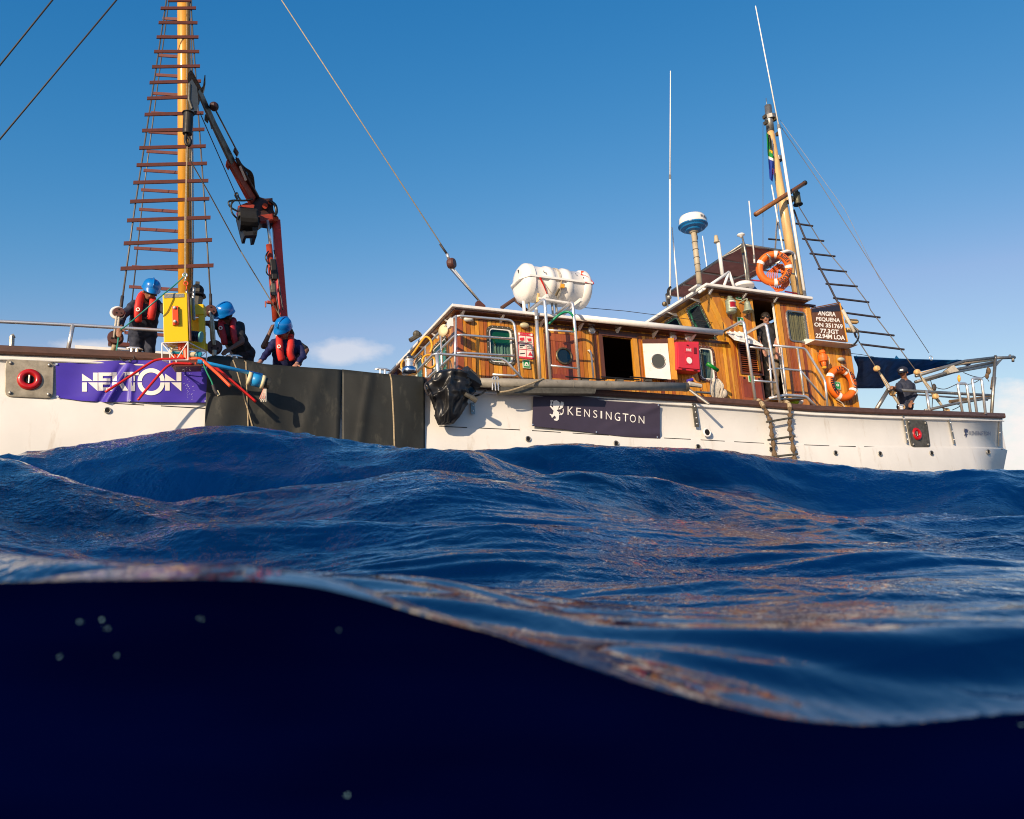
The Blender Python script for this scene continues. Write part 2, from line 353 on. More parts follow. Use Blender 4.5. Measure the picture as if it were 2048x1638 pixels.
# ---------------------------------------------------------------- the sea
def smooth(x): return x * x * (3 - 2 * x)
NEAR = 0.33
edge = [(-2500, 1180), (-600, 1165), (0, 1164), (200, 1160), (400, 1157), (520, 1159), (640, 1172), (760, 1202), (850, 1231), (1000, 1271), (1100, 1308), (1200, 1344), (1300, 1376), (1400, 1405), (1500, 1429), (1600, 1445), (1700, 1451), (1780, 1450), (1900, 1436), (2048, 1422), (2300, 1400), (2700, 1415), (4500, 1400)]
crest = [(-2500, 930), (-500, 925), (0, 912), (60, 904), (180, 887), (300, 868), (400, 852), (500, 851), (560, 860), (640, 871), (720, 884), (800, 894), (900, 900), (1000, 899), (1080, 890), (1150, 885), (1220, 893), (1290, 893), (1350, 896), (1420, 897), (1500, 908), (1640, 926), (1760, 940), (1850, 944), (1920, 938), (2048, 940), (2300, 955), (3000, 940), (4500, 950)]
# rows: distance -> image row at the centre line, per side (left, right)
rng = np.random.default_rng(5)
def ci(pts, x):
    xs = np.array([p[0] for p in pts], float); ys = np.array([p[1] for p in pts], float)
    base = np.interp(x, xs, ys)
    for _ in range(2):      # smooth the corners
        base = (np.interp(x - 30, xs, ys) + np.interp(x + 30, xs, ys) + np.interp(x - 12, xs, ys) + np.interp(x + 12, xs, ys) + base) / 5
    return base
def hgt(row, d): return d * np.tan(PHI - np.arctan((row - 819.0) / FP))
FIXX = None; FIXZ = None
def sea_height(x, y):
    rng = np.random.default_rng(5)
    d = np.maximum(y, .3); px = 1024 + x / d * FP * math.cos(PHI)
    px = np.clip(px, -2400, 4400)
    zc = hgt(ci(crest, px), 6.6) + .02; zn = hgt(ci(edge, px), NEAR)
    # control heights: near lip, first ridge (right side), hollow, second ridge, slope, big crest, trough, mean sea
    s = 1 / (1 + np.exp(-(px - 980) / 130.0)); l = 1 - s
    c = [(NEAR, zn), (.53, hgt(1236 * s + 1140 * l, .53)), (.64, hgt(1201 * s + 1132 * l, .62)), (.85, hgt(1236 * s + 1118 * l, .85)), (1.3, hgt(1206 * s + 1102 * l, 1.3)), (1.9, hgt(1168 * s + 1088 * l, 1.9)),
         (2.6, hgt(1101 * s + 1070 * l, 2.6)), (3.5, hgt(1052 * s + 1018 * l, 3.5)), (4.5, hgt(1008 * s + 985 * l, 4.5)), (5.5, .45 * hgt(970 + 0 * px, 5.5) + .55 * zc - .05), (6.6, zc), (7.6, zc - .22), (9.2, -.35 + 0 * px), (13, -.42 + 0 * px), (22, -.40 + .1 * np.sin(px / 120.)), (60, -.45 + 0 * px), (9000, -.45 + 0 * px)]
    ld = np.log(d); z = np.zeros_like(d); K = [math.log(a) for a, _ in c]
    for i in range(len(c) - 1):
        t = np.clip((ld - K[i]) / (K[i + 1] - K[i]), 0, 1); m = (ld >= K[i]) & (ld <= K[i + 1]) if i < len(c) - 2 else (ld >= K[i])
        z = np.where(m, c[i][1] + (c[i + 1][1] - c[i][1]) * (t * t * (3 - 2 * t)), z)
    fix = np.interp(px, FIXX, FIXZ) if FIXX is not None else 0
    z = z + fix * np.exp(-((ld - math.log(6.4)) / .28) ** 2)
    # a few single ridges the swell carries: (distance at column, column, reach, height)
    for d0, c0, dd, w, hh, tl in ((3.15, 1000, 300, .30, .050, .0002), (4.6, 1600, 420, .42, .06, -.0014), (3.5, 60, 260, .36, .035, .0010), (4.9, 700, 330, .4, .035, .0012), (2.5, 420, 240, .2, .025, 0), (5.4, 1250, 200, .35, .05, -.001)):
        q = (d - d0 - tl * (px - c0)) / w; q = np.where(q < 0, q * 1.9, q * .8); z = z + hh * np.exp(-q * q) * np.exp(-((px - c0) / dd) ** 2)
    # wind waves: many directional components with peaked crests
    ramp = np.clip((d - NEAR) / 3.4, 0, 1) ** .75; far = np.clip(1 - (d - 300) / 1500, 0, 1)
    wx = x + .35 * np.sin(y * .9 + .6) + .18 * np.sin(x * 1.7 + y * 1.1); wy = y + .30 * np.sin(x * .8) + .12 * np.sin(x * 2.3 - y)
    for k in range(64):
        lam = 3.6 * (0.925 ** k) * (1 + .2 * rng.random()); th = math.radians(78 + 62 * rng.standard_normal() * (.55 if k < 20 else .8)); kk = 2 * math.pi / lam
        amp = .0105 * lam ** 1.12 * (1.85 if k < 14 else (1.25 if k < 26 else .88)) * (1 - .38 * np.exp(-((px - 1480) / 330.) ** 2 - ((d - 2.6) / 1.1) ** 2)); ph = rng.random() * 6.28
        a = kk * (wx * math.cos(th) + wy * math.sin(th)) + ph
        env = .55 + .45 * np.sin(x * (.55 + .07 * (k % 5)) + y * (.42 - .05 * (k % 7)) + k * 1.7)
        w = (1 - np.abs(np.sin(a * .5))) * 2 - .75 if k % 2 == 0 else np.sin(a)
        lim = np.clip(lam * 260 / d, 0, 1)
        z = z + amp * w * env * ramp * far * lim * (np.clip(1.35 - .09 * np.abs(d - 4), .45, 1) if k < 10 else 1)
    near = np.clip((d - NEAR) / .07, 0, 1) * np.clip(1.6 - d / 3.2, 0, 1)
    for k in range(16):
        lam = .42 * (.86 ** k) * (1 + .2 * rng.random()); th = math.radians(90 + 17 * rng.standard_normal()); kk = 2 * math.pi / lam; ph = rng.random() * 6.28
        z = z + (.0125 * lam * (1 + .5 * np.exp(-((d - .45) / .15) ** 2))) * np.sin(kk * (wx * math.cos(th) + wy * math.sin(th)) + ph) * near * (.55 + .45 * np.sin(x * (2.1 + .3 * k) + y * (1.3 - .2 * k) + k))
    return z
def fit_crest():
    """nudge the big swell until its ridge line runs where the photograph shows it"""
    global FIXX, FIXZ
    xs = np.arange(-900, 3000, 12.0); want = ci(crest, xs); FIXX = xs; FIXZ = np.zeros_like(xs)
    ds = np.linspace(4.2, 9.5, 110)
    for it in range(5):
        D = np.repeat(ds[:, None], len(xs), 1); XX = (xs[None, :] - 1024) / FP / math.cos(PHI) * D; ZZ = sea_height(XX, D)
        up = ZZ * math.cos(PHI) - D * math.sin(PHI); fw = D * math.cos(PHI) + ZZ * math.sin(PHI); row = 819 - FP * up / fw; r = row.min(0)
        k = np.ones(5) / 5; FIXZ = FIXZ + np.convolve(np.pad(r - want, 2, 'edge'), k, 'valid') / FP * 6.4 * .8
def build_sea():
    fit_crest()
    t1 = np.linspace(-.66, .66, 900); to = np.concatenate([.66 + np.cumsum(np.geomspace(.004, .06, 70))])
    t = np.concatenate([-to[::-1], t1, to]); nc = len(t)
    ys = [NEAR]; y = NEAR
    while y < 9500:
        y *= 1.0042 if y < 8 else (1.010 if y < 30 else 1.05); ys.append(y)
    ys = np.array(ys); nr = len(ys); back = 1.2
    Y = np.repeat(ys[:, None], nc, 1); X = t[None, :] * (Y + back)
    Z = sea_height(X, Y)
    co = np.stack([X, Y, Z], -1).reshape(-1, 3)
    idx = np.arange(nr * nc).reshape(nr, nc); q = np.stack([idx[:-1, :-1], idx[:-1, 1:], idx[1:, 1:], idx[1:, :-1]], -1).reshape(-1, 4)
    def npmesh(name, co, q, m, kind):
        me = bpy.data.meshes.new(name); me.vertices.add(len(co)); me.vertices.foreach_set('co', co.astype(np.float32).ravel())
        me.loops.add(q.size); me.loops.foreach_set('vertex_index', q.astype(np.int32).ravel()); me.polygons.add(len(q))
        me.polygons.foreach_set('loop_start', np.arange(0, q.size, 4, dtype=np.int32))
        me.polygons.foreach_set('use_smooth', np.ones(len(q), bool)); me.update(calc_edges=True); me.validate(); me.materials.append(m)
        o = bpy.data.objects.new(name, me); COL.objects.link(o); o['kind'] = kind; return o
    npmesh('sea', co, q, sea_mat(), 'structure')
    # the water's body where it lies against the half sunk port of the camera: a wall of deep water
    top = np.stack([X[0], Y[0], Z[0]], -1); rows = [top]
    for k, dz in enumerate((.004, .02, .08, .3, 1.0, 3.0, 8.0)):
        r = top.copy(); r[:, 2] -= dz; r[:, 1] += [.002, .006, .012, .02, .04, .1, .3][k]; rows.append(r)
    co = np.concatenate(rows); n = len(rows); idx = np.arange(n * nc).reshape(n, nc)
    q = np.stack([idx[1:, :-1], idx[1:, 1:], idx[:-1, 1:], idx[:-1, :-1]], -1).reshape(-1, 4)
    npmesh('water', co, q, deep_mat(), 'structure')
    return top
def sea_mat():
    m = bpy.data.materials.new('sea_water'); m.use_nodes = True; t = m.node_tree; b = t.nodes['Principled BSDF']
    b.inputs['IOR'].default_value = 1.333; b.inputs['Roughness'].default_value = .015; b.inputs['Specular IOR Level'].default_value = .85; b.inputs['Specular Tint'].default_value = (1, 1, 1, 1)
    g = N(t, 'ShaderNodeNewGeometry')
    n0 = N(t, 'ShaderNodeTexNoise', i_Scale=.55, i_Detail=3.0); L(t, g.outputs['Position'], n0.inputs[0])
    cr = N(t, 'ShaderNodeValToRGB'); L(t, n0.outputs[0], cr.inputs[0]); cr.color_ramp.elements[0].position = .35; cr.color_ramp.elements[1].position = .65
    cr.color_ramp.elements[0].color = (.0001, .0045, .030, 1); cr.color_ramp.elements[1].color = (.0002, .0150, .082, 1)
    L(t, cr.outputs[0], b.inputs['Base Color'])
    mp = N(t, 'ShaderNodeMapping'); mp.inputs['Scale'].default_value = (1, .62, .62); mp.inputs['Rotation'].default_value = (0, 0, .25); L(t, g.outputs['Position'], mp.inputs[0])
    nw = N(t, 'ShaderNodeTexNoise', i_Scale=1.3, i_Detail=2.0); L(t, mp.outputs[0], nw.inputs[0])
    # ripples
    a = N(t, 'ShaderNodeTexNoise', i_Scale=11.0, i_Detail=4.0, i_Roughness=.55, i_Distortion=.6); L(t, mp.outputs[0], a.inputs[0])
    c = N(t, 'ShaderNodeTexNoise', i_Scale=46.0, i_Detail=3.0, i_Roughness=.6, i_Distortion=.4); L(t, mp.outputs[0], c.inputs[0])
    pat = N(t, 'ShaderNodeMapRange'); L(t, nw.outputs[0], pat.inputs[0]); pat.inputs[1].default_value = .45; pat.inputs[2].default_value = .60; pat.inputs[3].default_value = .22; pat.inputs[4].default_value = 1.0
    # fade fine ripples right at the lens, where they are magnified
    cd = N(t, 'ShaderNodeSeparateXYZ'); L(t, g.outputs['Position'], cd.inputs[0])
    f = N(t, 'ShaderNodeMapRange'); L(t, cd.outputs[1], f.inputs[0]); f.inputs[1].default_value = .6; f.inputs[2].default_value = 2.4; f.inputs[3].default_value = .30; f.inputs[4].default_value = 1
    h = mth(t, 'ADD', mth(t, 'MULTIPLY', mth(t, 'MULTIPLY', a.outputs[0], .024), mth(t, 'MULTIPLY_ADD', pat.outputs[0], .75, .15)), mth(t, 'MULTIPLY', mth(t, 'MULTIPLY', c.outputs[0], .012), pat.outputs[0]))
    h = mth(t, 'MULTIPLY', h, f.outputs[0])
    bp = N(t, 'ShaderNodeBump'); bp.inputs['Strength'].default_value = 1.0; bp.inputs['Distance'].default_value = 1.0; L(t, h, bp.inputs['Height']); L(t, bp.outputs[0], b.inputs['Normal'])
    return m
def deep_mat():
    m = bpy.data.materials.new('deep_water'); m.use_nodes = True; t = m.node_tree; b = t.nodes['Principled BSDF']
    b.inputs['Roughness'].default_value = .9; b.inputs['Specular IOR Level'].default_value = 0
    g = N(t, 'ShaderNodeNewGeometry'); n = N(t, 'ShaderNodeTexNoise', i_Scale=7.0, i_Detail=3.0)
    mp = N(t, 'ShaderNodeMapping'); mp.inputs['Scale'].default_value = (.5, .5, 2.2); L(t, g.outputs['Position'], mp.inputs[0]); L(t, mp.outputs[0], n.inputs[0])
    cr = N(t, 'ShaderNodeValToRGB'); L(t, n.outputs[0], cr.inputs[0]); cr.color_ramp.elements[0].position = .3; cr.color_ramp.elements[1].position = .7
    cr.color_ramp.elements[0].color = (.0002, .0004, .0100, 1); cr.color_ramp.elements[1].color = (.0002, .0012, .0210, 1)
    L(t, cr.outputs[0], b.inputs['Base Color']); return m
SEA_TOP = build_sea()
mat('bubble', (.30, .60, .72), .3, coat=.2)
def bubbles():
    k = 0
    for px, py, r, lb in ((205, 1240, 8, 'largest pale bubble of the cluster at left just under the waterline'), (160, 1244, 7, 'flat faint bubble left of the bright bubble cluster'),
                          (213, 1258, 6, 'small bright bubble hanging lowest in the left cluster'), (400, 1237, 6, 'single pale bubble under the wave between the left cluster and the middle'),
                          (679, 1262, 7, 'single pale bubble under the waterline near the middle of the dark water'), (123, 1312, 6, 'small pale bubble in the dark water below the left cluster'),
                          (236, 1312, 5, 'faint blue bubble right of the one below the left cluster'), (692, 1590, 6, 'faint bubble deep near the bottom of the dark water'), (2038, 1449, 6, 'bubble at the right edge just under the waterline')):
        p = PD(px, py, .33); p = p * ((NEAR - .004) / p.y); r = r / ppm(p) * .34
        g = G(); X, Y, Z = Vec((1, 0, 0)), Vec((0, 1, 0)), Vec((0, 0, 1)); rb = random.Random(k * 7 + 1)
        for q in range(rb.randint(2, 5)): g.ball(p + X * r * rb.uniform(-2.4, 2.4) + Z * r * rb.uniform(-1.2, 1.2), r * rb.uniform(.2, .75), 8, 6, (rb.uniform(.8, 1.4), .4, rb.uniform(.5, 1)))
        g.mk('bubble', 'bubble', smooth=True, label=lb, cat='bubble', group='small bubbles in the dark water below the waterline'); k += 1
bubbles()
# ---------------------------------------------------------------- the ship
VC = .85                       # inboard distance of the deckhouse side
VW = 5.3                       # breadth
def vo(px): return .0 if px < 1700 else .75 * ((px - 1700) / 309.) ** 2
RAIL = [(0, 693), (140, 699), (259, 705), (342, 711), (416, 718), (530, 731), (683, 742), (848, 757), (1060, 772), (1310, 788), (1462, 799), (1620, 812), (1760, 819), (1880, 823), (2009, 828)]
SCUP = [(0, 790), (227, 806), (410, 816), (600, 832), (878, 852), (1040, 859), (1217, 870), (1381, 878), (1528, 886), (1683, 892), (1806, 894), (1997, 897)]
KN = sorted(set([-0] + list(range(0, 1950, 60)) + [2003]))
def st(px): return None
ship = thing('ship', B(0, 2.6, -1.6), 'white hulled wooden motor sailer with varnished deckhouses filling the middle of the photo', 'ship')
rail = []; hullrows = []
for px in KN:
    v = vo(px); r = P(px, curve_at(RAIL, px), v); rail.append(r)
rail_u = [(uvw(r)[0], uvw(r)[2]) for r in rail]
vo_u = [(uvw(r)[0], vo(px)) for r, px in zip(rail, KN)]
scup_u = []
for px in KN:
    p = P(px, curve_at(SCUP, px), vo(px)); scup_u.append((uvw(p)[0], uvw(p)[2]))
u_first, u_last = rail_u[0][0], rail_u[-1][0]
bow = [(u_first - 5.2, 2.65), (u_first - 5.0, 2.2), (u_first - 4.4, 1.55), (u_first - 3.2, .8), (u_first - 1.8, .28), (u_first - .8, .06)]
def rw(u):
    if u < u_first: return rail_u[0][1] + (u_first - u) * .045 + .012 * (u_first - u) ** 2
    return curve_at(rail_u, u)
def sw(u): return rw(u) - (rail_u[0][1] - scup_u[0][1]) if u < u_first else curve_at(scup_u, u)
def vou(u):
    if u < u_first:
        b = sorted(bow + [(u_first, 0)]); return curve_at(b, u)
    return curve_at(vo_u, u)
us = [b[0] for b in bow] + [a for a, _ in rail_u]
def section(u):
    r, s_, v = rw(u), sw(u), vou(u); bowf = max(0, (u_first - u) / 5.2); inn = bowf ** 1.5 * .8
    stern = max(0, (u - (u_last - .02)) * 30)
    return [(v + .02, r - .10), (v, r - .125), (v, r - .16), (v + .015, r - .175), (v + .01, s_ + .03), (v - .012, s_), (v - .035, s_ - .04), (v - .06, s_ - .5), (v - .04 + inn, s_ - 1.2), (v + .5 + inn, s_ - 2.1), (2.62, s_ - 2.9)]
g = G(); ns = len(section(us[0])); vs = []; f = []
for u in us:
    sc = section(u); K = lambda w: (0 if u < u_last - .01 else -(.26 * max(0, rw(u) - .15 - w) + (.36 * max(0, sw(u) - w) - .10 * (w < sw(u) - .02))))
    vs += [B(u + K(w), v, w) for v, w in sc] + [B(u + K(w), 2 * 2.65 - v, w) for v, w in reversed(sc[:-1])]
m = 2 * ns - 1
for i in range(len(us) - 1):
    for k in range(m - 1): f.append((i * m + k, (i + 1) * m + k, (i + 1) * m + k + 1, i * m + k + 1))
f.append(tuple(range((len(us) - 1) * m + m - 1, (len(us) - 1) * m - 1, -1)))
g.add(vs, f); hull = g.mk('hull', 'hull_white', ship)
for p_ in hull.data.polygons: p_.use_smooth = abs(p_.normal.dot(U)) < .9
# deck and brown cap rail
g = G(); vs = []
for u in us: vs += [B(u, vou(u) + .06, rw(u) - .75), B(u, 5.3 - vou(u) - .06, rw(u) - .75)]
g.add(vs, [(2 * i, 2 * i + 2, 2 * i + 3, 2 * i + 1) for i in range(len(us) - 1)]).mk('deck', 'deck', ship)
def caprail(mir):
    vs = []; f = []
    for u in us + [u_last + .05]:
        u_ = min(u, u_last); v, w = vou(u_), rw(u_)
        for a, b in ((-.05, 0), (-.05, -.075), (-.035, -.10), (.13, -.10), (.13, 0), (-.035, .008)):
            vv = v + a; vs.append(B(u, vv if not mir else 5.3 - vv, w + b))
    for i in range(len(us)):
        for k in range(6): f.append((i * 6 + k, i * 6 + (k + 1) % 6, (i + 1) * 6 + (k + 1) % 6, (i + 1) * 6 + k))
    n = len(us); f += [tuple(range(5, -1, -1)), tuple(n * 6 + k for k in range(6))]
    mk('cap_rail', vs, f, 'rail_brown', ship)
caprail(False); caprail(True)
g = G(); g.box(B(u_last - .08, vou(u_last), rw(u_last) - .1), U * .13, V * (5.3 - 2 * vou(u_last)), W * .1); g.mk('cap_rail', 'rail_brown', ship)
# inner bulwark
g = G(); vs = []
for u in us: vs += [B(u, vou(u) + .055, rw(u) - .08), B(u, vou(u) + .055, rw(u) - .78)]
for k in range(len(us) - 1): f
g.add(vs, [(2 * i, 2 * i + 1, 2 * i + 3, 2 * i + 2) for i in range(len(us) - 1)]).mk('bulwark_lining', 'white_paint', ship)
# scupper slots, one dark recess each with its lip
for a, b in ((227, 288), (322, 410), (878, 934), (959, 1039), (1064, 1121), (1145, 1217), (1240, 1300), (1328, 1381), (1401, 1449), (1468, 1528), (1549, 1583), (1608, 1658), (1677, 1711), (1728, 1749), (1764, 1806)):
    g = G(); p, q = P(a, curve_at(SCUP, a), vo(a) - .016), P(b, curve_at(SCUP, b), vo(b) - .016)
    g.hexa([p, q, q - W * .022, p - W * .022], -V * .006); g.mk('scupper_slot', 'hole', ship)
for x, y, r, ry in ((215, 821, 5, 5), (1056, 878, 4.5, 4.5), (1232, 887, 4.5, 4.5), (1396, 894, 4.5, 4.5), (1414, 865, 7, 9), (1542, 899, 4, 5), (1671, 906, 4, 5), (1759, 908, 4, 5), (1860, 907, 4, 5), (1972, 905, 4, 5)):
    big = r > 6; p = P(x, y, vo(x) - .05); rr = r / ppm(p)
    c = B(uvw(p)[0], vou(uvw(p)[0]) - .056, uvw(p)[2])
    s = G().torus(c, V, rr * 1.1, rr * .28, 18, 6).mk('drain_rim', 'white_paint' if big else 'dull_steel', ship, smooth=True)
    G().lathe(c - V * .004, V, [(rr * 1.0, 0), (rr * 1.0, .01)], 18).mk('drain_hole', 'hole', s)
# bolted strip on the hull side, stern strips and rubbing iron
def strip(x0, y0, x1, y1, w, m, n=4):
    p, q = P(x0, y0, vo(x0) - .012), P(x1, y1, vo(x1) - .04); h = w / ppm(p) / 2; g = G()
    o = g.hexa([p - U * h, p + U * h, q + U * h, q - U * h], -V * .025).mk('hull_strap', m, ship)
    for k in range(n):
        c = p.lerp(q, (k + .5) / n) - V * .026; G().ball(c, .016, 8, 6, (1, 1, 1)).mk('bolt', 'steel', o, smooth=True)
strip(1387, 808, 1393, 854, 9, 'plate_dark'); strip(944, 806, 945, 828, 8, 'dull_steel', 2)
strip(1805, 832, 1814, 886, 4, 'dull_steel'); strip(1897, 838, 1908, 888, 4.5, 'dull_steel', 3); strip(1999, 840, 1997, 893, 5, 'dull_steel', 1)
g = G(); a = [P(1945, 931, vo(1945) - .06), P(1988, 931, vo(1990) - .05), P(2004, 898, vo(2003) - .06)]
g.tube(a, .014).mk('rubbing_iron', 'dark_iron', ship)
g = G(); g.tube([B(u, vou(u) - .02, rw(u) - .168) for u in us], .014, 6).mk('rubbing_strake', 'hull_white', ship)
# fairlead plates
def fairlead(quad, cx, cy, rx, ry, m, lab, ho):
    v = vo(cx) - .02; q = [P(x, y, vo(x) - .02) for x, y in quad]
    pts = []
    for k in range(4):
        a, b, c = q[k - 1], q[k], q[(k + 1) % 4]
        for s in (0, .33, .66, 1): 
            p1 = b + (a - b) * .14; p2 = b + (c - b) * .14; pts.append((p1.lerp(b, s)).lerp(b.lerp(p2, s), s))
    g = G().prism(pts, -V * .03); t = thing('fairlead_plate', sum(q, Vec()) / 4, lab, 'fairlead plate', 'bolted fairlead plates on the hull side')
    pl = g.mk('plate', m, t); bevel(pl, .006)
    c = P(cx, cy, v - .03); R = (rx + ry) / 2 / ppm(c); r = R * .33
    G().torus(c, V, R * .78, r, 32, 12).mk('red_ring', 'red_paint', t, smooth=True)
    G().lathe(c - V * .002, V, [(R * .5, 0), (R * .5, .02)], 20).mk('hole', 'hole', t)
    G().tube([c - W * R * .4 - V * .02, c + W * R * .4 - V * .02], .012).mk('pin', 'dull_steel', t)
    for k in range(4): 
        p = q[k].lerp(c, .2) - V * .035; G().ball(p, .022, 8, 6, (1, .5, 1)).mk('bolt', 'dull_steel', t, smooth=True)
fairlead([(12, 719), (108, 725), (106, 798), (10, 794)], 59, 759, 20, 20, 'plate_old', 'large pale worn metal fairlead plate with red ring left of the purple banner', 0)
fairlead([(1811, 839), (1852, 842), (1859, 895), (1822, 895)], 1833, 868, 10, 13.5, 'plate_dark', 'dark weathered fairlead plate with bright red ring near the stern', 0)

# ------------------------------------------------ deckhouse walls of separate planks
def subtract(a, b, cuts):
    seg = [(a, b)]
    for c, d in cuts:
        n = []
        for x, y in seg:
            if d <= x or c >= y: n.append((x, y)); continue
            if c > x: n.append((x, c))
            if d < y: n.append((d, y))
        seg = n
    return [(x, y) for x, y in seg if y - x > .02]
def planks(parent, F, s0, s1, top, bot, holes, width=.078, th=.02, m='plank_wood', gap=.009, name='plank'):
    """F(s,t,d): s along, t height, d depth outward.  lining behind, planks in front"""
    n = max(1, round((s1 - s0) / width)); w = (s1 - s0) / n; lin = G()
    edges = sorted(set([s0 + i * w for i in range(n + 1)]))
    for i in range(n):
        a, b = edges[i], edges[i + 1]
        cutx = sorted(set([a, b] + [x for h in holes for x in (h[0], h[1]) if a < x < b]))
        for a2, b2 in zip(cutx, cutx[1:]):
            if b2 - a2 < .012: continue
            mid = (a2 + b2) / 2; cuts = [(h[2], h[3]) for h in holes if h[0] <= mid <= h[1]]
            ta, tb = top(a2), top(b2); ba, bb_ = bot(a2), bot(b2)
            for lo, hi in subtract(min(ba, bb_), max(ta, tb), cuts):
                hiA = ta if hi == max(ta, tb) else hi; hiB = tb if hi == max(ta, tb) else hi
                loA = ba if lo == min(ba, bb_) else lo; loB = bb_ if lo == min(ba, bb_) else lo
                j = random.uniform(0, .0025); q = [F(a2 + gap / 2, hiA, j), F(b2 - gap / 2, hiB, j), F(b2 - gap / 2, loB, j), F(a2 + gap / 2, loA, j)]
                off = F(a2, loA, -th) - F(a2, loA, 0)
                G().hexa(q, off).mk(name, m(mid) if callable(m) else m, parent)
                lin.hexa([F(a2, hiA, -th - .002), F(b2, hiB, -th - .002), F(b2, loB, -th - .002), F(a2, loA, -th - .002)], F(0, 0, -.02) - F(0, 0, 0))
    return lin
def part(name, o, m, parent, f=None):
    return (f or G().ball(o, .01, 6, 4)).mk(name, m, parent)
FS = lambda s, t, d: B(s, VC - d, t)           # side wall mapping
def hole(tl, br, v=VC):
    a, b = uw(*tl, v), uw(*br, v); return (a[0], b[0], b[1], a[1])
uF = uw(914, 640, VC)[0]                        # deckhouse forward end
uJ = uw(1453, 655, VC)[0]; uE = uw(1700, 690, VC)[0]; uR = uw(1622, 640, VC)[0]
ROOFV = .62
roofA = uw(1165, 640, ROOFV)[1]                # underside-ish level of the lower roof edge
roofB = uw(1500, 582, ROOFV)[1]
topA = roofA - .02; topB = roofB - .03
win1 = hole((975, 654), (1027, 729)); door1 = hole((1087, 664), (1157, 760)); way = hole((1203, 673), (1270, 762)); win2 = hole((1394, 694), (1431, 762))
# the deckhouse side wall
wallbase = G()
botw = lambda s: rw(s) - .74
lin0 = G()
wall = G().bb(uF, uF + .03, VC + .06, VC + .09, rw(uF) - .74, topA).mk('deckhouse_wall', 'lining', ship)
l1 = planks(wall, FS, uF, uJ, lambda s: topA, botw, [win1, door1, way, win2])
# forward end wall, facing the bow
FF = lambda s, t, d: B(uF - d, s, t)
def holeF(tl, br):
    n = U; a = uvw(RP(*tl, B(uF, 0, 0), n)); b = uvw(RP(*br, B(uF, 0, 0), n)); return (a[1], b[1], b[2], a[2]) if a[1] < b[1] else (b[1], a[1], b[2], a[2])
fw1 = holeF((893, 672), (868, 752)); fw2 = holeF((845, 711), (832, 752))
fw1 = (fw1[0], fw1[1], min(fw1[2], rw(uF) - .05), fw1[3]); fw2 = (fw2[0], fw2[1], min(fw2[2], rw(uF) - .05), fw2[3])
camber = lambda s: topA + .0
wallF = G().bb(uF + .05, uF + .07, VC + .1, VC + .13, rw(uF) - .74, topA).mk('deckhouse_wall', 'lining', ship)
l2 = planks(wallF, FF, VC, VW - VC, camber, lambda s: rw(uF) - .74, [fw1, fw2], m='plank_wood')
G().add(l1.v + l2.v, l1.f + [tuple(i + len(l1.v) for i in q) for q in l2.f]).mk('wall_lining', 'lining', ship)
# corner post, far wall, end walls
G().bb(uF - .012, uF + .09, VC - .012, VC + .0, rw(uF) - .7, topA).mk('corner_post', 'mahogany', ship)
G().bb(uF - .012, uF - .001, VC, VC + .10, rw(uF) - .7, topA).mk('corner_post', 'mahogany', ship)
G().bb(uF, uE, VW - VC, VW - VC + .04, rw(uF) - .74, topA).mk('far_wall', 'lining', ship)
# lower roof with pipe edge
uRoofEnd = uw(1432, 664, ROOFV)[0]
g = G(); g.bb(uF - .16, uRoofEnd, ROOFV, VW - ROOFV, roofA, roofA + .055); r_ = g.mk('deckhouse_roof', 'white_paint', ship); bevel(r_, .012)
G().bb(uF - .10, uRoofEnd, ROOFV + .06, VW - ROOFV - .06, roofA - .03, roofA - .002).mk('roof_underside', 'trim_dark', ship)
a = uw(1150, 640, ROOFV)[0]
G().tube([B(a, ROOFV - .015, roofA + .03), B(uRoofEnd + .12, ROOFV - .015, roofA + .03)], .055, 12).mk('roof_gutter', 'white_paint', ship, smooth=True)
for x, y in ((931, 622), (1011, 629), (1092, 637), (1170, 644), (1245, 652), (1319, 660), (1395, 667)):
    u = uw(x, y, ROOFV)[0]; G().prism([B(u - .02, ROOFV + .05, roofA - .031), B(u - .02, VC - .001, roofA - .031), B(u - .02, VC - .001, roofA - .12)], U * .035).mk('roof_bracket', 'white_paint', ship)
for s in np.linspace(VC + .3, 4.0, 5):
    G().prism([B(uF - .11, s, roofA - .031), B(uF - .001, s, roofA - .031), B(uF - .001, s, roofA - .12)], V * .035).mk('roof_bracket', 'white_paint', ship)
# planked beam under the eaves
G().bb(uF + .3, uJ, VC - .012, VC - .001, topA - .075, topA - .032).mk('eaves_board', 'trim_dark', ship)

# ------------------------------------------------ windows with frame, pane and curtains
def rrect(s0, s1, t0, t1, r, n=5):
    pts = []
    for cx, cy, a0 in ((s1 - r, t1 - r, 0), (s0 + r, t1 - r, 90), (s0 + r, t0 + r, 180), (s1 - r, t0 + r, 270)):
        for k in range(n + 1):
            a = math.radians(a0 + 90 * k / n); pts.append((cx + r * math.cos(a), cy + r * math.sin(a)))
    return pts
def ringmesh(F, outer, inner, d0, d1):
    n = len(outer); g = G(); vs = [F(s, t, d1) for s, t in outer] + [F(s, t, d1) for s, t in inner] + [F(s, t, d0) for s, t in outer] + [F(s, t, d0) for s, t in inner]
    f = []
    for i in range(n):
        j = (i + 1) % n; f += [(i, j, n + j, n + i), (2 * n + i, i, n + i, 3 * n + i)[:0] or (i, 2 * n + i, 2 * n + j, j), (n + i, n + j, 3 * n + j, 3 * n + i)]
    return g.add(vs, f)
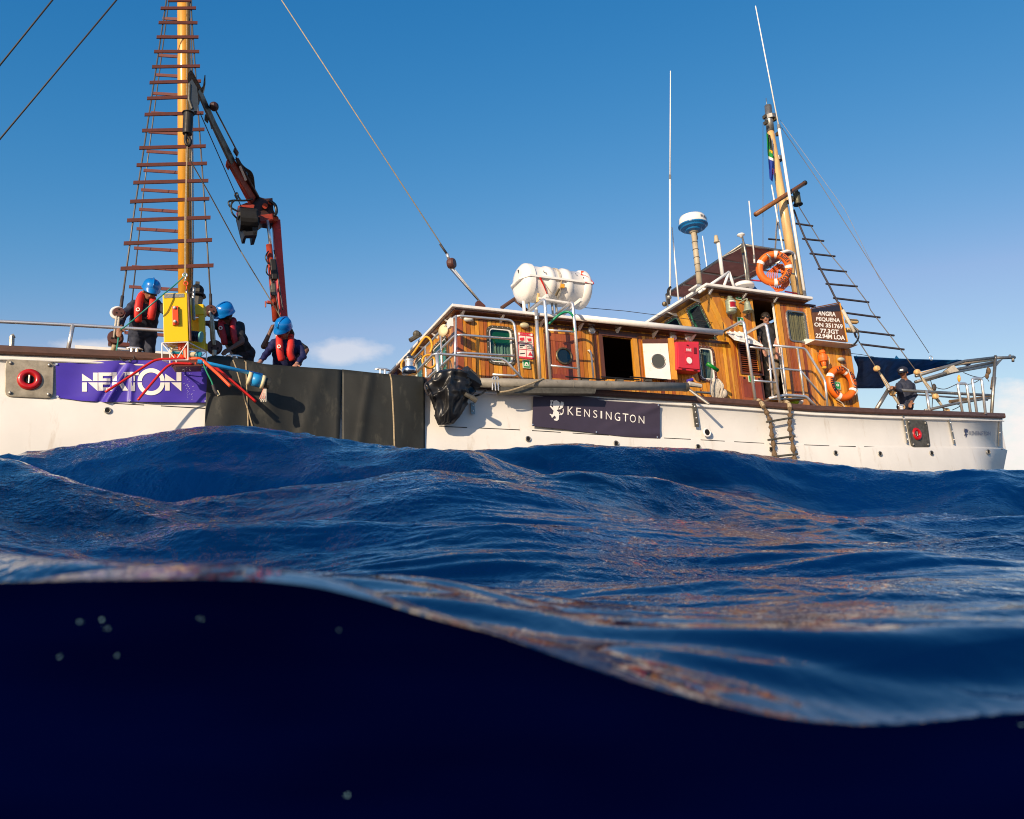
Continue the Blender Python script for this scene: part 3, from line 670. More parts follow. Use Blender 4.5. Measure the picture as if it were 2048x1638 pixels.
def window(F, h, parent, fm='bronze', inner='white_paint', curtain='curtain_green', r=.07, fw=.045, bolts=True, split=None, name='window'):
    s0, s1, t0, t1 = h
    o = ringmesh(F, rrect(s0 - fw * .7, s1 + fw * .7, t0 - fw * .7, t1 + fw * .7, r + fw), rrect(s0 + fw * .3, s1 - fw * .3, t0 + fw * .3, t1 - fw * .3, r), -.03, .022).mk(name, fm, parent)
    if inner: ringmesh(F, rrect(s0 + fw * .3, s1 - fw * .3, t0 + fw * .3, t1 - fw * .3, r), rrect(s0 + fw * .8, s1 - fw * .8, t0 + fw * .8, t1 - fw * .8, r * .8), -.03, .012).mk('sash', inner, o)
    G().hexa([F(s0, t1, -.004), F(s1, t1, -.004), F(s1, t0, -.004), F(s0, t0, -.004)], F(0, 0, -.006) - F(0, 0, 0)).mk('pane', 'pane', o)
    if curtain:
        n = 26; vs = []; 
        for i in range(n + 1):
            s = s0 + (s1 - s0) * i / n; d = -.06 - .018 * math.sin(i * 1.9) - .01 * math.sin(i * .7); vs += [F(s, t1, d), F(s, t0, d)]
        g = G().add(vs, [(2 * i, 2 * i + 2, 2 * i + 3, 2 * i + 1) for i in range(n)]); g.mk('curtain', curtain, o)
        if split: 
            g = G().hexa([F(s0, t1, -.035), F(s1, t1, -.035), F(s1, split, -.035), F(s0, split, -.035)], F(0, 0, -.004) - F(0, 0, 0)); g.mk('green_blind', 'blind_green', o)
    if bolts:
        pts = rrect(s0 - fw * .25, s1 + fw * .25, t0 - fw * .25, t1 + fw * .25, r + fw * .5, 2); g = G()
        P2 = []
        for i in range(len(pts)):
            a, b = pts[i], pts[(i + 1) % len(pts)]; l = math.dist(a, b); k = max(1, round(l / .09))
            for q in range(k): P2.append((a[0] + (b[0] - a[0]) * q / k, a[1] + (b[1] - a[1]) * q / k))
        for s, t in P2: g.ball(F(s, t, .023), .009, 6, 4)
        g.mk('frame_bolts', 'steel', o)
    return o
m = bpy.data.materials.new('pane'); m.use_nodes = True; t_ = m.node_tree; t_.nodes.clear(); MATS['pane'] = m
gg = N(t_, 'ShaderNodeNewGeometry'); dt = N(t_, 'ShaderNodeVectorMath', operation='DOT_PRODUCT'); L(t_, gg.outputs['Incoming'], dt.inputs[0]); L(t_, gg.outputs['Normal'], dt.inputs[1])
sch = mth(t_, 'ADD', .045, mth(t_, 'MULTIPLY', .95, mth(t_, 'POWER', mth(t_, 'SUBTRACT', 1.0, mth(t_, 'ABSOLUTE', dt.outputs['Value'])), 5.0)))
tr = N(t_, 'ShaderNodeBsdfTransparent'); tr.inputs[0].default_value = (.72, .80, .77, 1); gl = N(t_, 'ShaderNodeBsdfGlossy'); gl.inputs['Roughness'].default_value = .02
ms = N(t_, 'ShaderNodeMixShader'); L(t_, sch, ms.inputs[0]); L(t_, tr.outputs[0], ms.inputs[1]); L(t_, gl.outputs[0], ms.inputs[2]); mo = N(t_, 'ShaderNodeOutputMaterial'); L(t_, ms.outputs[0], mo.inputs[0])
mat('blind_green', (.008, .15, .05), .5)
window(FS, win1, ship, curtain='curtain_green', split=win1[2] + (win1[3] - win1[2]) * .55)
window(FS, win2, ship, curtain='curtain_grey', fm='trim_dark', bolts=True)
window(FF, fw1, ship, curtain='window_teal'); window(FF, fw2, ship, curtain='window_teal')
# red brown door with round porthole
def rounddoor(h, cx, cy, r, parent, v=VC):
    s0, s1, t0, t1 = h; o = G().bb(s0, s1, VC + .035, VC + .06, t0, t1).mk('door', 'lining', parent)
    c = P(cx, cy, v + .03); R = r / ppm(c); cu, _, cw = uvw(c); n = 9; w = (s1 - s0 - .1) / n
    for i in range(n):
        a = s0 + .05 + i * w; b = a + w; mid = (a + b) / 2; cuts = []
        if abs(mid - cu) < R * .9: hh = math.sqrt(max(0, (R * .95) ** 2 - (mid - cu) ** 2)); cuts = [(cw - hh, cw + hh)]
        for lo, hi in subtract(t0 + .08, t1 - .14, cuts): G().bb(a + .002, b - .002, VC + .015, VC + .034, lo, hi).mk('plank', 'mahogany', o)
    for a, b, c0, d in ((s0, s0 + .05, t0, t1), (s1 - .05, s1, t0, t1), (s0 + .051, s1 - .051, t1 - .14, t1), (s0 + .051, s1 - .051, t0, t0 + .08)): G().bb(a, b, VC + .008, VC + .034, c0, d).mk('door_frame', 'mahogany', o)
    G().torus(B(cu, VC + .005, cw), V, R * .9, R * .13, 30, 10).mk('porthole_rim', 'bronze', o, smooth=True)
    G().lathe(B(cu, VC + .008, cw), V, [(R * .88, 0), (R * .88, .02)], 28).mk('porthole_glass', 'glass_dark', o)
    return o
rounddoor(door1, 1127, 713, 18, ship)
# mahogany casing of the open doorway
s0, s1, t0, t1 = way
for nm, q, mm in (('door_jamb', (s0 - .07, s0, t0, t1 + .07), 'trim_dark'), ('door_jamb', (s1, s1 + .10, t0, t1 + .01), 'trim_yellow'), ('door_head', (s0 - .07, s1 + .14, t1 + .071, t1 + .10), 'trim_dark'), ('door_head', (s0, s1 + .1, t1 + .012, t1 + .07), 'trim_dark')):
    G().bb(q[0], q[1], VC - .035, VC + .04, q[2], q[3]).mk(nm, mm, ship)
# dark cabin behind the doorways: inner bulkhead, floor and ceiling
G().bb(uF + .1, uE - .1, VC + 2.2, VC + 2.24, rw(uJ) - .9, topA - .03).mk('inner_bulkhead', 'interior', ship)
G().tube([B(s0 - .3, VC + 1.2, t1 - .34), B(s1 + .3, VC + 1.2, t1 - .38)], .02).mk('inner_handrail', 'dull_steel', ship)
# the open door leaf, hooked back: white inside, varnished edge, round window
def opendoor():
    q = [P(1284, 680, VC - .06), P(1346, 677, VC - .20), P(1354, 760, VC - .20), P(1291, 757, VC - .06)]
    n = (q[1] - q[0]).cross(q[3] - q[0]).normalized(); n = -n if n.dot(q[0]) > 0 else n
    o = G().hexa(q, -n * .04).mk('open_door', 'trim_yellow', ship)
    def F(a, b, d=0): return quadpt(q, a, b) + n * d
    G().hexa([F(.0, .10, .004), F(.80, .12, .004), F(.80, 1, .004), F(0, 1, .004)], n * .012).mk('door_panel', 'white_paint', o)
    G().hexa([F(.0, .0, .004), F(.82, .0, .004), F(.80, .11, .004), F(0, .09, .004)], n * .018).mk('door_rail', 'trim_dark', o)
    G().hexa([F(.815, .0, .004), F(1.0, .0, .004), F(1.0, 1, .004), F(.815, 1, .004)], n * .03).mk('door_stile', 'trim_yellow', o)
    c = F(.45, .56, .018); R = 14.5 / ppm(c)
    G().lathe(c, n, [(R, 0), (R, .006)], 28).mk('porthole_glass', 'port_glass', o); G().torus(c, n, R, .012, 28, 8).mk('porthole_rim', 'dull_steel', o)
mat('port_glass', (.07, .07, .055), .15, coat=.4)
opendoor()
g = G(); g.tube([P(1187, 756, VC - .12), P(1182, 706, VC - .12), P(1179, 701, VC - .10), P(1176, 702, VC)], .018).mk('grab_rail', 'white_paint', ship, smooth=True)

# ------------------------------------------------ wheelhouse
T_ = P(1419, 583, VC); K_ = P(1453, 655, VC)                # raked forward corner
tu, _, tw = uvw(T_); ku, _, kw = uvw(K_)
def botB(s): return kw + (tw - kw) * (ku - s) / (ku - tu) if s < ku else rw(s) - .74
louv = hole((1477, 690), (1524, 749)); doorB = hole((1503, 598), (1576, 800)); winB = hole((1572, 622), (1616, 685)); lowdoor = hole((1479, 752), (1531, 803))
wallB = G().bb(ku + .1, ku + .12, VC + .06, VC + .08, rw(ku) - .74, topA).mk('wheelhouse_wall', 'lining', ship)
l3 = planks(wallB, FS, tu, uR, lambda s: topB, botB, [louv, doorB, winB, lowdoor], width=.085, m=lambda s: 'plank_red' if doorB[1] + .08 < s < uR - .1 else 'plank_wood')
ledge = uw(1665, 690, VC - .1)[1]
l4 = planks(wallB, FS, uR + .012, uE, lambda s: ledge, lambda s: rw(s) - .74, [], width=.085)
g = G(); g.add(l3.v, l3.f); g.add(l4.v, l4.f); g.mk('wall_lining', 'lining', ship)
# raked front
nF = (K_ - T_).cross(V).normalized(); nF = -nF if nF.dot(U) > 0 else nF
hh = (K_ - T_)
def FR(s, t, d): return T_ + V * (s - VC) + hh * (1 - t) + nF * d       # t 0 bottom .. 1 top
def hF(px, py):
    p = RP(px, py, T_, nF) - T_; return p.dot(V) + VC, 1 - (p - V * p.dot(V)).dot(hh) / hh.dot(hh)
wa = [hF(1397, 598), hF(1371, 613)]; wb = [hF(1352, 624), hF(1327, 640)]
w1 = (wa[0][0] + .02, wa[1][0], -.25, .90); w2 = (wb[0][0] + .02, wb[1][0], -.25, .90)
fs = [w1, w2, (w2[1] + .35, w2[1] + .95, -.25, .90)]
wallC = G().box(FR(VC + .1, 0, -.06), V * .03, -hh, nF * .01).mk('wheelhouse_front', 'lining', ship)
l5 = planks(wallC, FR, VC, VW - VC, lambda s: 1.0, lambda s: -.35, fs, width=.15, m='plank_gold')
l5.mk('wall_lining', 'lining', ship)
lh = hh.length
def FRm(s, t, d): return FR(s, t / lh, d)
for w in fs: window(FRm, (w[0], w[1], w[2] * lh, w[3] * lh), ship, curtain=None, inner='window_green', fm='bronze', r=.06)
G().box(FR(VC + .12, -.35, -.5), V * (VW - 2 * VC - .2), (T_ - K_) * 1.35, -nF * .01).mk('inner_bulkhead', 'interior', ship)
G().tube([FR(VC + .5, .1, -.35), FR(VC + 1.6, .8, -.4)], .015).mk('inner_handrail', 'dull_steel', ship)
# brown corner batten on the side, door casings, posts
G().hexa([B(tu - .005, VC - .016, tw), B(tu + .20, VC - .016, tw), B(ku + .14, VC - .016, kw), B(ku - .0, VC - .016, kw)], V * .014).mk('corner_post', 'trim_amber', ship)
G().bb(tu + .2, uR + .1, VC - .03, VC - .002, topB - .045, topB - .005).mk('eaves_board', 'trim_dark', ship)
G().bb(tu + .55, uR + .13, VC - .055, VC - .031, topB - .035, topB + .0).mk('eaves_board', 'trim_dark', ship)
s0, s1, t0, t1 = doorB
G().bb(s1, s1 + .09, VC - .03, VC + .02, t0, t1 + .02).mk('door_jamb', 'trim_yellow', ship); G().bb(s0 - .05, s0, VC - .02, VC + .02, t0 + .55, t1).mk('door_jamb', 'trim_yellow', ship)
G().bb(s1 - .014, s1 - .004, VC + .03, VC + .08, t0, t1).mk('door_edge', 'white_paint', ship)
G().bb(uR - .10, uR, VC - .028, VC - .001, rw(uR) - .5, topB - .05).mk('corner_post', 'trim_yellow', ship)
window(FS, winB, ship, fm='dull_steel', inner=None, curtain='blind_wood', r=.05, fw=.03, bolts=False)
# louvred vent
s0, s1, t0, t1 = louv
lo = ringmesh(FS, [(s1 + .03, t1 + .03), (s0 - .03, t1 + .03), (s0 - .03, t0 - .03), (s1 + .03, t0 - .03)], [(s1, t1), (s0, t1), (s0, t0), (s1, t0)], -.03, .025).mk('louvred_vent', 'trim_dark', ship)
G().bb(s0, s1, VC + .04, VC + .05, t0, t1).mk('vent_back', 'hole', lo)
n = 13
for i in range(n):
    t = t0 + (t1 - t0) * (i + .5) / n; G().hexa([B(s0, VC - .012, t - .012), B(s1, VC - .012, t - .012), B(s1, VC + .03, t + .018), B(s0, VC + .03, t + .018)], W * .006).mk('slat', 'mahogany', lo)
s0, s1, t0, t1 = lowdoor
ld = G().bb(s0, s1, VC - .008, VC + .02, t0, t1).mk('locker_door', 'mahogany', ship); bevel(ld, .008)
G().bb(s0 + .05, s1 - .05, VC - .014, VC - .009, t0 + .06, t1 - .06).mk('panel', 'mahogany', ld)
for s in (s0 + .1, s1 - .1): G().bb(s - .02, s + .02, VC - .02, VC - .009, t1 - .05, t1 - .02).mk('hinge', 'dark_iron', ld)
# white eyebrow roof above the vent
q = [P(1452, 663, VC), P(1487, 664, VC), P(1526, 690, VC - .42), P(1468, 677, VC - .30)]
G().hexa(q, -W * .03).mk('eyebrow_roof', 'white_paint', ship)
for k in range(3):
    a = q[3].lerp(q[2], .2 + .27 * k); b = q[0].lerp(q[1], .2 + .27 * k); G().tube([a + W * .01, b + W * .01], .012, 6).mk('roof_rib', 'white_paint', ship)
# wheelhouse roof and ledge roof
uB0, uB1 = uw(1413, 570, ROOFV)[0], uw(1627, 600, ROOFV)[0]
r_ = G().bb(uB0, uB1, ROOFV, VW - ROOFV, roofB, roofB + .06).mk('wheelhouse_roof', 'white_paint', ship); bevel(r_, .015)
G().bb(uB0 + .07, uB1 - .07, ROOFV + .07, VW - ROOFV - .07, roofB - .028, roofB - .002).mk('roof_underside', 'trim_dark', ship)
for x, y in ((1430, 582), (1498, 590), (1560, 596)):
    u = uw(x, y, ROOFV)[0]; G().prism([B(u - .02, ROOFV + .05, roofB - .029), B(u - .02, VC - .06, roofB - .029), B(u - .02, VC - .06, roofB - .1)], U * .035).mk('roof_bracket', 'white_paint', ship)
for s in (1.2, 2.0, 2.8, 3.6): G().prism([B(uB0 + .02, s, roofB - .029), B(uB0 + .3, s, roofB - .029), B(uB0 + .3, s, roofB - .1)], V * .035).mk('roof_bracket', 'white_paint', ship)
g = G(); a, b = uw(1625, 690, VC - .2)[0], uw(1712, 697, VC - .2)[0]
g.prism([B(a, VC - .28, ledge - .01), B(a, VC - .05, ledge + .10), B(a, VW - VC, ledge + .10), B(a, VW - VC, ledge - .01)], U * (b - a)); g.mk('ledge_roof', 'white_paint', ship)
G().bb(uE - .04, uE, VC + .01, VW - VC, rw(uE) - .74, ledge).mk('after_wall', 'plank_wood', ship)
G().bb(uR - .04, uR, VC + .01, VW - VC, ledge, topB).mk('after_wall', 'plank_wood', ship)
G().bb(tu + .6, uR, VW - VC, VW - VC + .04, topA, topB).mk('far_wall', 'lining', ship)
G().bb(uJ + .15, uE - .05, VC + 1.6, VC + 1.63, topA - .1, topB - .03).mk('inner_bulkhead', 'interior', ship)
# low white deck box forward, seen under the rail
G().box(P(150, 690, 2.4), U * 1.35, V * .9, -W * .6).mk('deck_box', 'white_paint', ship)
p = P(216, 689, 2.2); G().box(p, U * .42, V * .1, W * .055).mk('deck_plank', 'rung_brown', ship)

# ------------------------------------------------ masts, spars and rigging
def vm(py): return .25 + 2.2 * (700 - py) / 1650.
def mtube(name, pts, r, m, parent=ship, n=12, **k): return G().tube(pts, r, n).mk(name, m, parent, smooth=True, **k)
MV = 2.35
def mast(name, a, b, wa, wb, v, m, ext=0, sm=ship):
    p, q = P(*a, v), P(*b, v); ra, rb = wa / 2 / ppm(p), wb / 2 / ppm(q); e = (p - q).normalized() * ext
    return mtube(name, [p + e, q], [ra, rb], m, sm, 20)
mm = mast('main_mast', (367.5, 0), (370.5, 700), 25.5, 26.5, MV, 'mast_yellow', 5.5)
for py in (-10,): pass
def frontrig():
    rows = [(331, 2, 381, 2), (321, 17.5, 392, 17), (317, 46, 395, 46.5), (313, 75, 397, 75), (308, 104, 398.5, 104), (304, 134.5, 400, 133), (299, 166, 402, 163), (294, 197.7, 404, 194), (289, 230, 407, 226.7), (284, 262, 409, 259.5),
            (278.5, 296.7, 411.5, 293), (273, 331, 414, 327.5), (266.5, 366, 416.7, 362), (260, 404, 418.8, 398), (254, 441.6, 421, 435.7), (247.4, 487.5, 424, 480.4), (241, 538, 427, 531.4)]
    sh = mtube('near_shroud', [P(333, 0, vm(0)), P(269, 420, vm(420)), P(243, 612, vm(612))], .012, 'cable', n=6)
    mtube('near_shroud', [P(381, 0, vm(0)), P(410, 420, vm(420)), P(421.5, 600, vm(600))], .012, 'cable', n=6)
    mtube('shroud_end', [P(245, 592, vm(592)), P(241, 622, vm(622))], .022, 'cable_dark', n=6); mtube('shroud_end', [P(421, 588, vm(592)), P(421.5, 610, vm(610))], .022, 'cable_dark', n=6)
    rows = [(x0 + (5 if i == 0 else 0), y0, x1, y1) for i, (x0, y0, x1, y1) in enumerate(rows)]
    y = -30
    for k in range(3): rows.append((335 + 5 * k, y, 378 - 4 * k, y)); y -= 30
    for x0, y0, x1, y1 in rows:
        v = vm((y0 + y1) / 2) - .02; a, b = P(x0, y0, v), P(x1, y1, v); h = (6.3 + y0 * .003) / ppm(a)
        o = G().box(a - W * h / 2, b - a, V * .022 * -1, W * h).mk('rung', 'rung_brown', sh)
    # far side ladder, leaning the other way
    far = mtube('far_shroud', [P(338, 0, MV + 1.4), P(287.5, 380, MV + 2.2), P(255, 690, MV + 2.7)], .012, 'cable', n=6)
    mtube('far_shroud', [P(383, 0, MV + .6), P(384, 700, MV + 1.0)], .012, 'cable', n=6)
    L_ = [(325, 36), (321, 72), (317, 110), (312, 149), (306, 186), (302, 225), (297, 263), (293, 302), (287, 340), (282, 379), (278, 418), (273, 457), (268, 495.5), (263.5, 533), (258, 573), (252, 618), (249, 665)]
    for x, y in L_:
        v0, v1 = MV + 1.3 + 1.3 * y / 690, MV + .9; x1 = 385; y1 = y + (x1 - x) * .062
        a, b = P(x, y, v0), P(x1 if y > 0 else 380, y1, v1); h = 6.2 / ppm(a); G().box(a - W * h / 2, b - a, V * .022, W * h).mk('rung', 'rung_brown', far)
frontrig()
# halyards close to the mast
mtube('halyard', [P(374, 0, MV - .25), P(372, 300, MV - .28), P(371, 560, MV - .3)], .006, 'rope_tan', n=5); mtube('halyard', [P(385, 120, MV), P(387, 480, MV), P(383, 690, MV)], .008, 'rope_white', n=5); mtube('halyard', [P(379, 0, MV - .2), P(380, 560, MV - .2)], .01, 'cable_dark', n=5)
for a, b in (((105, 0), (0, 130)), ((233, 0), (0, 278))):
    p, q = P(*a, 1.6), P(*b, 1.9); d = (q - p); mtube('forestay', [p - d * .9, q + d * .8], .013, 'cable_dark', n=6)
# stay from the main mast down to the deckhouse roof, with its block and tackle
VS = .78
p, q = P(563, 0, 1.9), P(893, 505, VS); mtube('backstay', [p - (q - p) * .3, q], .010, 'rope_tan', n=6); mtube('stay_end', [P(880, 488, VS), P(894, 508, VS)], .02, 'cable_dark', n=6)
mtube('shackle', [P(894, 508, VS), P(898, 518, VS)], .03, 'steel', n=6)
def block(c, r, th, ax, lab, rope=None):
    t = thing('pulley_block', c, lab, 'pulley block', 'wooden blocks in the rigging')
    s = G().lathe(Vec(c) - ax * th / 2, ax, [(r * .8, 0), (r, th * .25), (r, th * .75), (r * .8, th)], 22).mk('shell', 'deadeye', t, smooth=False)
    G().lathe(Vec(c) - ax * (th / 2 + .012), ax, [(r * .25, 0), (r * .25, .014)], 10).mk('pin', 'steel', t); return t
axc = (-V * .9 + U * .2).normalized()
block(P(903, 527, VS), 11 / ppm(P(903, 527, VS)), .12, (axc + U * .8).normalized(), 'dark wooden block high on the stay above the deckhouse roof')
for k, (dx) in enumerate((-5, -1, 3)): mtube('tackle_rope', [P(903 + dx, 535, VS), P(958 + dx * .4, 601, VS)], .008, 'rope_white' if k else 'cable_dark', n=5)
G().prism([P(952, 613, VS), P(954, 602, VS), P(960, 601, VS), P(971, 611, VS), P(971, 614, VS)], V * .08).mk('stay_plate', 'deadeye', ship)
mtube('roof_wire', [P(1130, 612, 1.4), P(1250, 622, 1.3), P(1345, 634, 1.3), P(1500, 655, 1.0)], .006, 'cable_dark', n=5)
# deadeyes at the rail with lanyards
def deadeye(x, y, r, v, lab, axis=-V, pale=False):
    c = P(x, y, v); R = r / ppm(c); t = thing('deadeye', c, lab, 'deadeye', 'deadeyes with rope lanyards at the rail')
    G().lathe(c - V * .05, V, [(R * .86, 0), (R, .025), (R, .075), (R * .86, .1)], 24).mk('disc', 'fibreglass' if pale else 'deadeye', t)
    for a in (90, 210, 330): G().lathe(c + (U * math.cos(math.radians(a)) + W * math.sin(math.radians(a))) * R * .45 - V * .056, V, [(R * .14, 0), (R * .14, .01)], 8).mk('lanyard_hole', 'hole', t)
deadeye(238, 626, 11, .2, 'pale edged deadeye beside the left man at shoulder height'); G().torus(P(235, 626, .2), V, .075, .022, 20, 8).mk('pale_rim', 'fibreglass', bpy.data.objects['deadeye'], smooth=True)
deadeye(231, 676, 15, .2, 'brown deadeye at the rail left of the left man')
deadeye(421.5, 622, 12, .2, 'upper brown deadeye just left of the middle blue helmet'); deadeye(429, 695, 15, .2, 'lower brown deadeye the middle man reaches for')
for (x0, y0), (x1, y1) in (((233, 632), (228, 675)), ((238, 634), (234, 670)), ((421, 628), (427, 690)), ((425, 630), (430, 690)), ((419, 622), (423, 640))):
    mtube('lanyard', [P(x0, y0, .13), P(x1, y1, .13)], .014, 'rope_white', n=6)
mtube('lanyard', [P(424, 645, .15), P(426, 680, .15)], .035, 'rope_tan', n=8); mtube('lanyard', [P(429, 700, .13), P(428, 718, .15)], .03, 'rope_white', n=8); mtube('lanyard', [P(229, 690, .13), P(225, 705, .15)], .03, 'rope_tan', n=8)
# aft mast
AV = 2.2
am = mast('aft_mast', (1541, 262), (1597, 592), 13.5, 22, AV, 'mast_pale', 0); mast('mast_head', (1536, 212), (1541, 264), 14, 15.5, AV, 'dull_steel')
for (x, y, w_) in ((1541, 236, 24), (1556, 318, 17), (1576, 400, 22)):
    c = P(x, y, AV); dd = (P(1597, 592, AV) - P(1536, 212, AV)).normalized(); G().tube([c - dd * .05, c + dd * .05], w_ / 2 / ppm(c), 14).mk('mast_band', 'dull_steel' if y < 400 else 'mast_pale', ship)
for x, y in ((1530, 228), (1551, 232), (1532, 240), (1556, 262)): G().box(P(x, y, AV - .15), U * .05, V * .1, -W * .08).mk('mast_fitting', 'bronze', ship)
mtube('mast_spike', [P(1532, 196, AV), P(1534, 214, AV)], .008, 'dull_steel', n=5)
a, b = P(1511, 429, AV - .25), P(1608, 367, AV - .25); mtube('crosstree', [a, b], [.055, .05], 'rung_wood', n=12)
mtube('crosstree_tip', [b, b + (b - a) * .03], .056, 'dark_iron', n=12)
mtube('flag_halyard', [P(1526, 245, AV - .2), P(1526, 560, AV - .2)], .006, 'cable', n=5); mtube('flag_halyard', [P(1556, 430, AV + .2), P(1550, 520, AV + .2)], .008, 'cable', n=5)
# aft ratlines
def aftrig():
    c1 = [(1588, 420), (1598, 447), (1612, 480), (1626, 507), (1642, 540), (1658, 570), (1672, 598), (1690, 626), (1702, 648), (1712, 674)]
    c2 = [(1597, 412), (1640, 482), (1664, 513), (1690, 544), (1712, 574), (1735, 605), (1741, 620), (1787, 680), (1830, 739)]
    vv = lambda y: .25 + 1.9 * (740 - y) / 340.
    o = mtube('near_shroud', spline([P(x, y, vv(y)) for x, y in c1], 3), .022, 'rung_dark', n=7)
    mtube('near_shroud', [P(x, y, vv(y)) for x, y in c2], .010, 'cable', n=6); mtube('near_shroud', [P(1712, 674, vv(674)), P(1752, 735, vv(735))], .010, 'cable', n=6)
    for x0, y0, x1, y1 in ((1591, 447, 1625.6, 452), (1605, 477.5, 1647.6, 482), (1620, 507, 1670, 512.7), (1636.5, 537.7, 1693, 543.5), (1652, 567.5, 1714.5, 573), (1667, 596, 1737.6, 604.5), (1693, 626, 1760, 635), (1711, 662, 1788, 671), (1722, 688.5, 1808, 699)):
        a, b = P(x0, y0, vv(y0)), P(x1, y1, vv(y1)); G().tube([a, b], .022, 8).mk('rung', 'rung_dark', o)
    f = mtube('far_shroud', [P(1556, 395, 3.0), P(1546, 560, 4.2)], .010, 'rope_tan', n=6)
    for x0, y0, x1, y1 in ((1537, 478, 1574, 481), (1570, 521, 1600, 520), (1574, 532, 1590, 533), (1524, 558, 1590, 570), (1530, 560, 1560, 561)): G().tube([P(x0, y0, 3.2), P(x1, y1, 3.2)], .022, 8).mk('rung', 'rung_dark', f)
    mtube('curled_hose', spline([P(1706, 652, .5), P(1715, 662, .45), P(1717, 675, .45), P(1711, 686, .45), P(1703, 691, .5)]), .018, 'hose_black', n=7)
    mtube('shroud_wrap', [P(1685, 620, .6), P(1709, 664, .5)], .035, 'rope_white', n=8)
    for a, b in (((1750, 732), (1806, 819)), ((1830, 739), (1896, 826))):
        for k, dx in enumerate((-4, 0, 4)): mtube('tackle_rope', [P(a[0] + 1, a[1], .28), P((a[0] + b[0]) / 2 + dx, (a[1] + b[1]) / 2, .3 + vo(b[0])), P(b[0], b[1] + 3, .1 + vo(b[0]))], .012, 'rope_tan' if k != 1 else 'rope_white', n=6)
        for s in (.06, .62, .95):
            c = P(a[0] + (b[0] - a[0]) * s, a[1] + (b[1] - a[1]) * s, .25 + vo(b[0]) * s); G().lathe(c - V * .05, V, [(.045, 0), (.06, .03), (.06, .07), (.045, .1)], 14).mk('tackle_block', 'mast_pale', ship)
    mtube('backstay', [P(1563, 255, AV), P(1640, 367, 1.9), P(1801, 620, 1.0), P(1858, 706, .8)], .007, 'cable', n=5)
    mtube('guy_wire', [P(1560, 240, AV), P(1690, 420, 1.9), P(1760, 560, 1.6)], .004, 'rope_tan', n=4)
    G().torus(P(1862, 716, .8), V, .05, .008, 16, 6).mk('shackle', 'steel', ship, smooth=True)
aftrig()
# ---------------------------------------------------------------- rails and ladders of steel tube
def steel(name, pts, r=.02, v=None, parent=None, m='steel', n=10): return G().tube(pts, r, n).mk(name, m, parent, smooth=True)
def corner(pts, r=.08, k=5):      # round the bends of a polyline
    o = [Vec(pts[0])]
    for a, b, c in zip(pts, pts[1:], pts[2:]):
        a, b, c = Vec(a), Vec(b), Vec(c); ra = min(r, (a - b).length * .45, (c - b).length * .45); p = b + (a - b).normalized() * ra; q = b + (c - b).normalized() * ra
        for i in range(k + 1):
            t = i / k; o.append(p * (1 - t) ** 2 + b * 2 * t * (1 - t) + q * t * t)
    return o + [Vec(pts[-1])]
# bow handrail
t = thing('handrail', P(140, 697, .15), 'long steel handrail along the bow rail at the left edge of the photo', 'handrail')
steel('top_bar', [P(-500, 600, .1), P(0, 643, .12), P(145, 650, .12), P(330, 661, .12), P(412, 668, .12)], .024, parent=t); steel('post', [P(146, 650, .12), P(136, 700, .1)], .026, parent=t)
steel('post', [P(-300, 620, .12), P(-305, 680, .1)], .026, parent=t)
c = P(23, 694, .1); g = G().tube(corner([c, P(24, 673, .1), P(29, 671, .1)], .04), .03, 8); g.mk('mooring_post', 'dull_steel', label='bent grey mooring pin on the brown cap rail at far left', cat='mooring post')
def cleat(x, y, w, lab, v=.1):
    c = P(x, y, v); s = w / ppm(c) / 2; t = thing('cleat', c, lab, 'cleat', 'steel cleats on the cap rail')
    G().tube([c - U * s + W * .06, c - U * s * .5 + W * .075, c + U * s * .5 + W * .075, c + U * s + W * .06], [.010, .02, .02, .010], 8).mk('horn', 'steel', t, smooth=True)
    for d in (-.3, .3): G().tube([c + U * s * d - W * .02, c + U * s * d + W * .07], .018, 8).mk('leg', 'steel', t)
cleat(268, 707, 32, 'steel cleat on the rail in front of the left man'); cleat(468, 722, 32, 'steel cleat on the black mat in front of the middle man'); cleat(765, 748, 32, 'steel cleat on the rail beside the chrome winch'); cleat(1803, 818, 16, 'small cleat by the stern man at the rail', .1)
# guard rail that wraps round the deckhouse corner
t = thing('guard_rail', P(912, 745, .4), 'steel guard rail of three bars wrapped round the forward deckhouse corner', 'guard rail')
gv = .42; cu_ = uvw(P(912, 680, gv))[0]
def rails():
    for i, (yc, ye) in enumerate(((631, 641), (669, 678), (705, 712))):
        c = P(912, yc, gv); e = P(1028, ye, gv); wv = uvw(c); i0 = B(wv[0], 3.0, wv[2])
        pts = [i0, c, e] + ([P(1040, 757, gv)] if i == 0 else []); steel('bar', corner(pts, .12), .021, parent=t)
    c = P(912, 631, gv); steel('post', [c, P(909, 760, gv)], .019, parent=t)
    for s in (1.15, 2.0):
        c = B(cu_, s, uvw(P(912, 631, gv))[2]); steel('post', [c, c - W * 1.0], .019, parent=t)
    steel('bar', corner([P(985, 749, gv), P(1030, 752, gv), P(1036, 745, gv)], .05), .021, parent=t)
rails()
t = thing('low_rail', P(871, 740, .2), 'lower sloping steel rail beside the black tarpaulin bundle', 'handrail')
steel('bar', corner([B(uvw(P(871, 707, .25))[0], 1.4, uvw(P(871, 707, .25))[2]), P(868, 707, .25), P(1009, 718, .25), P(1048, 762, .25)], .1), .021, parent=t); steel('post', [P(874, 708, .25), P(877, 765, .25)], .03, parent=t)
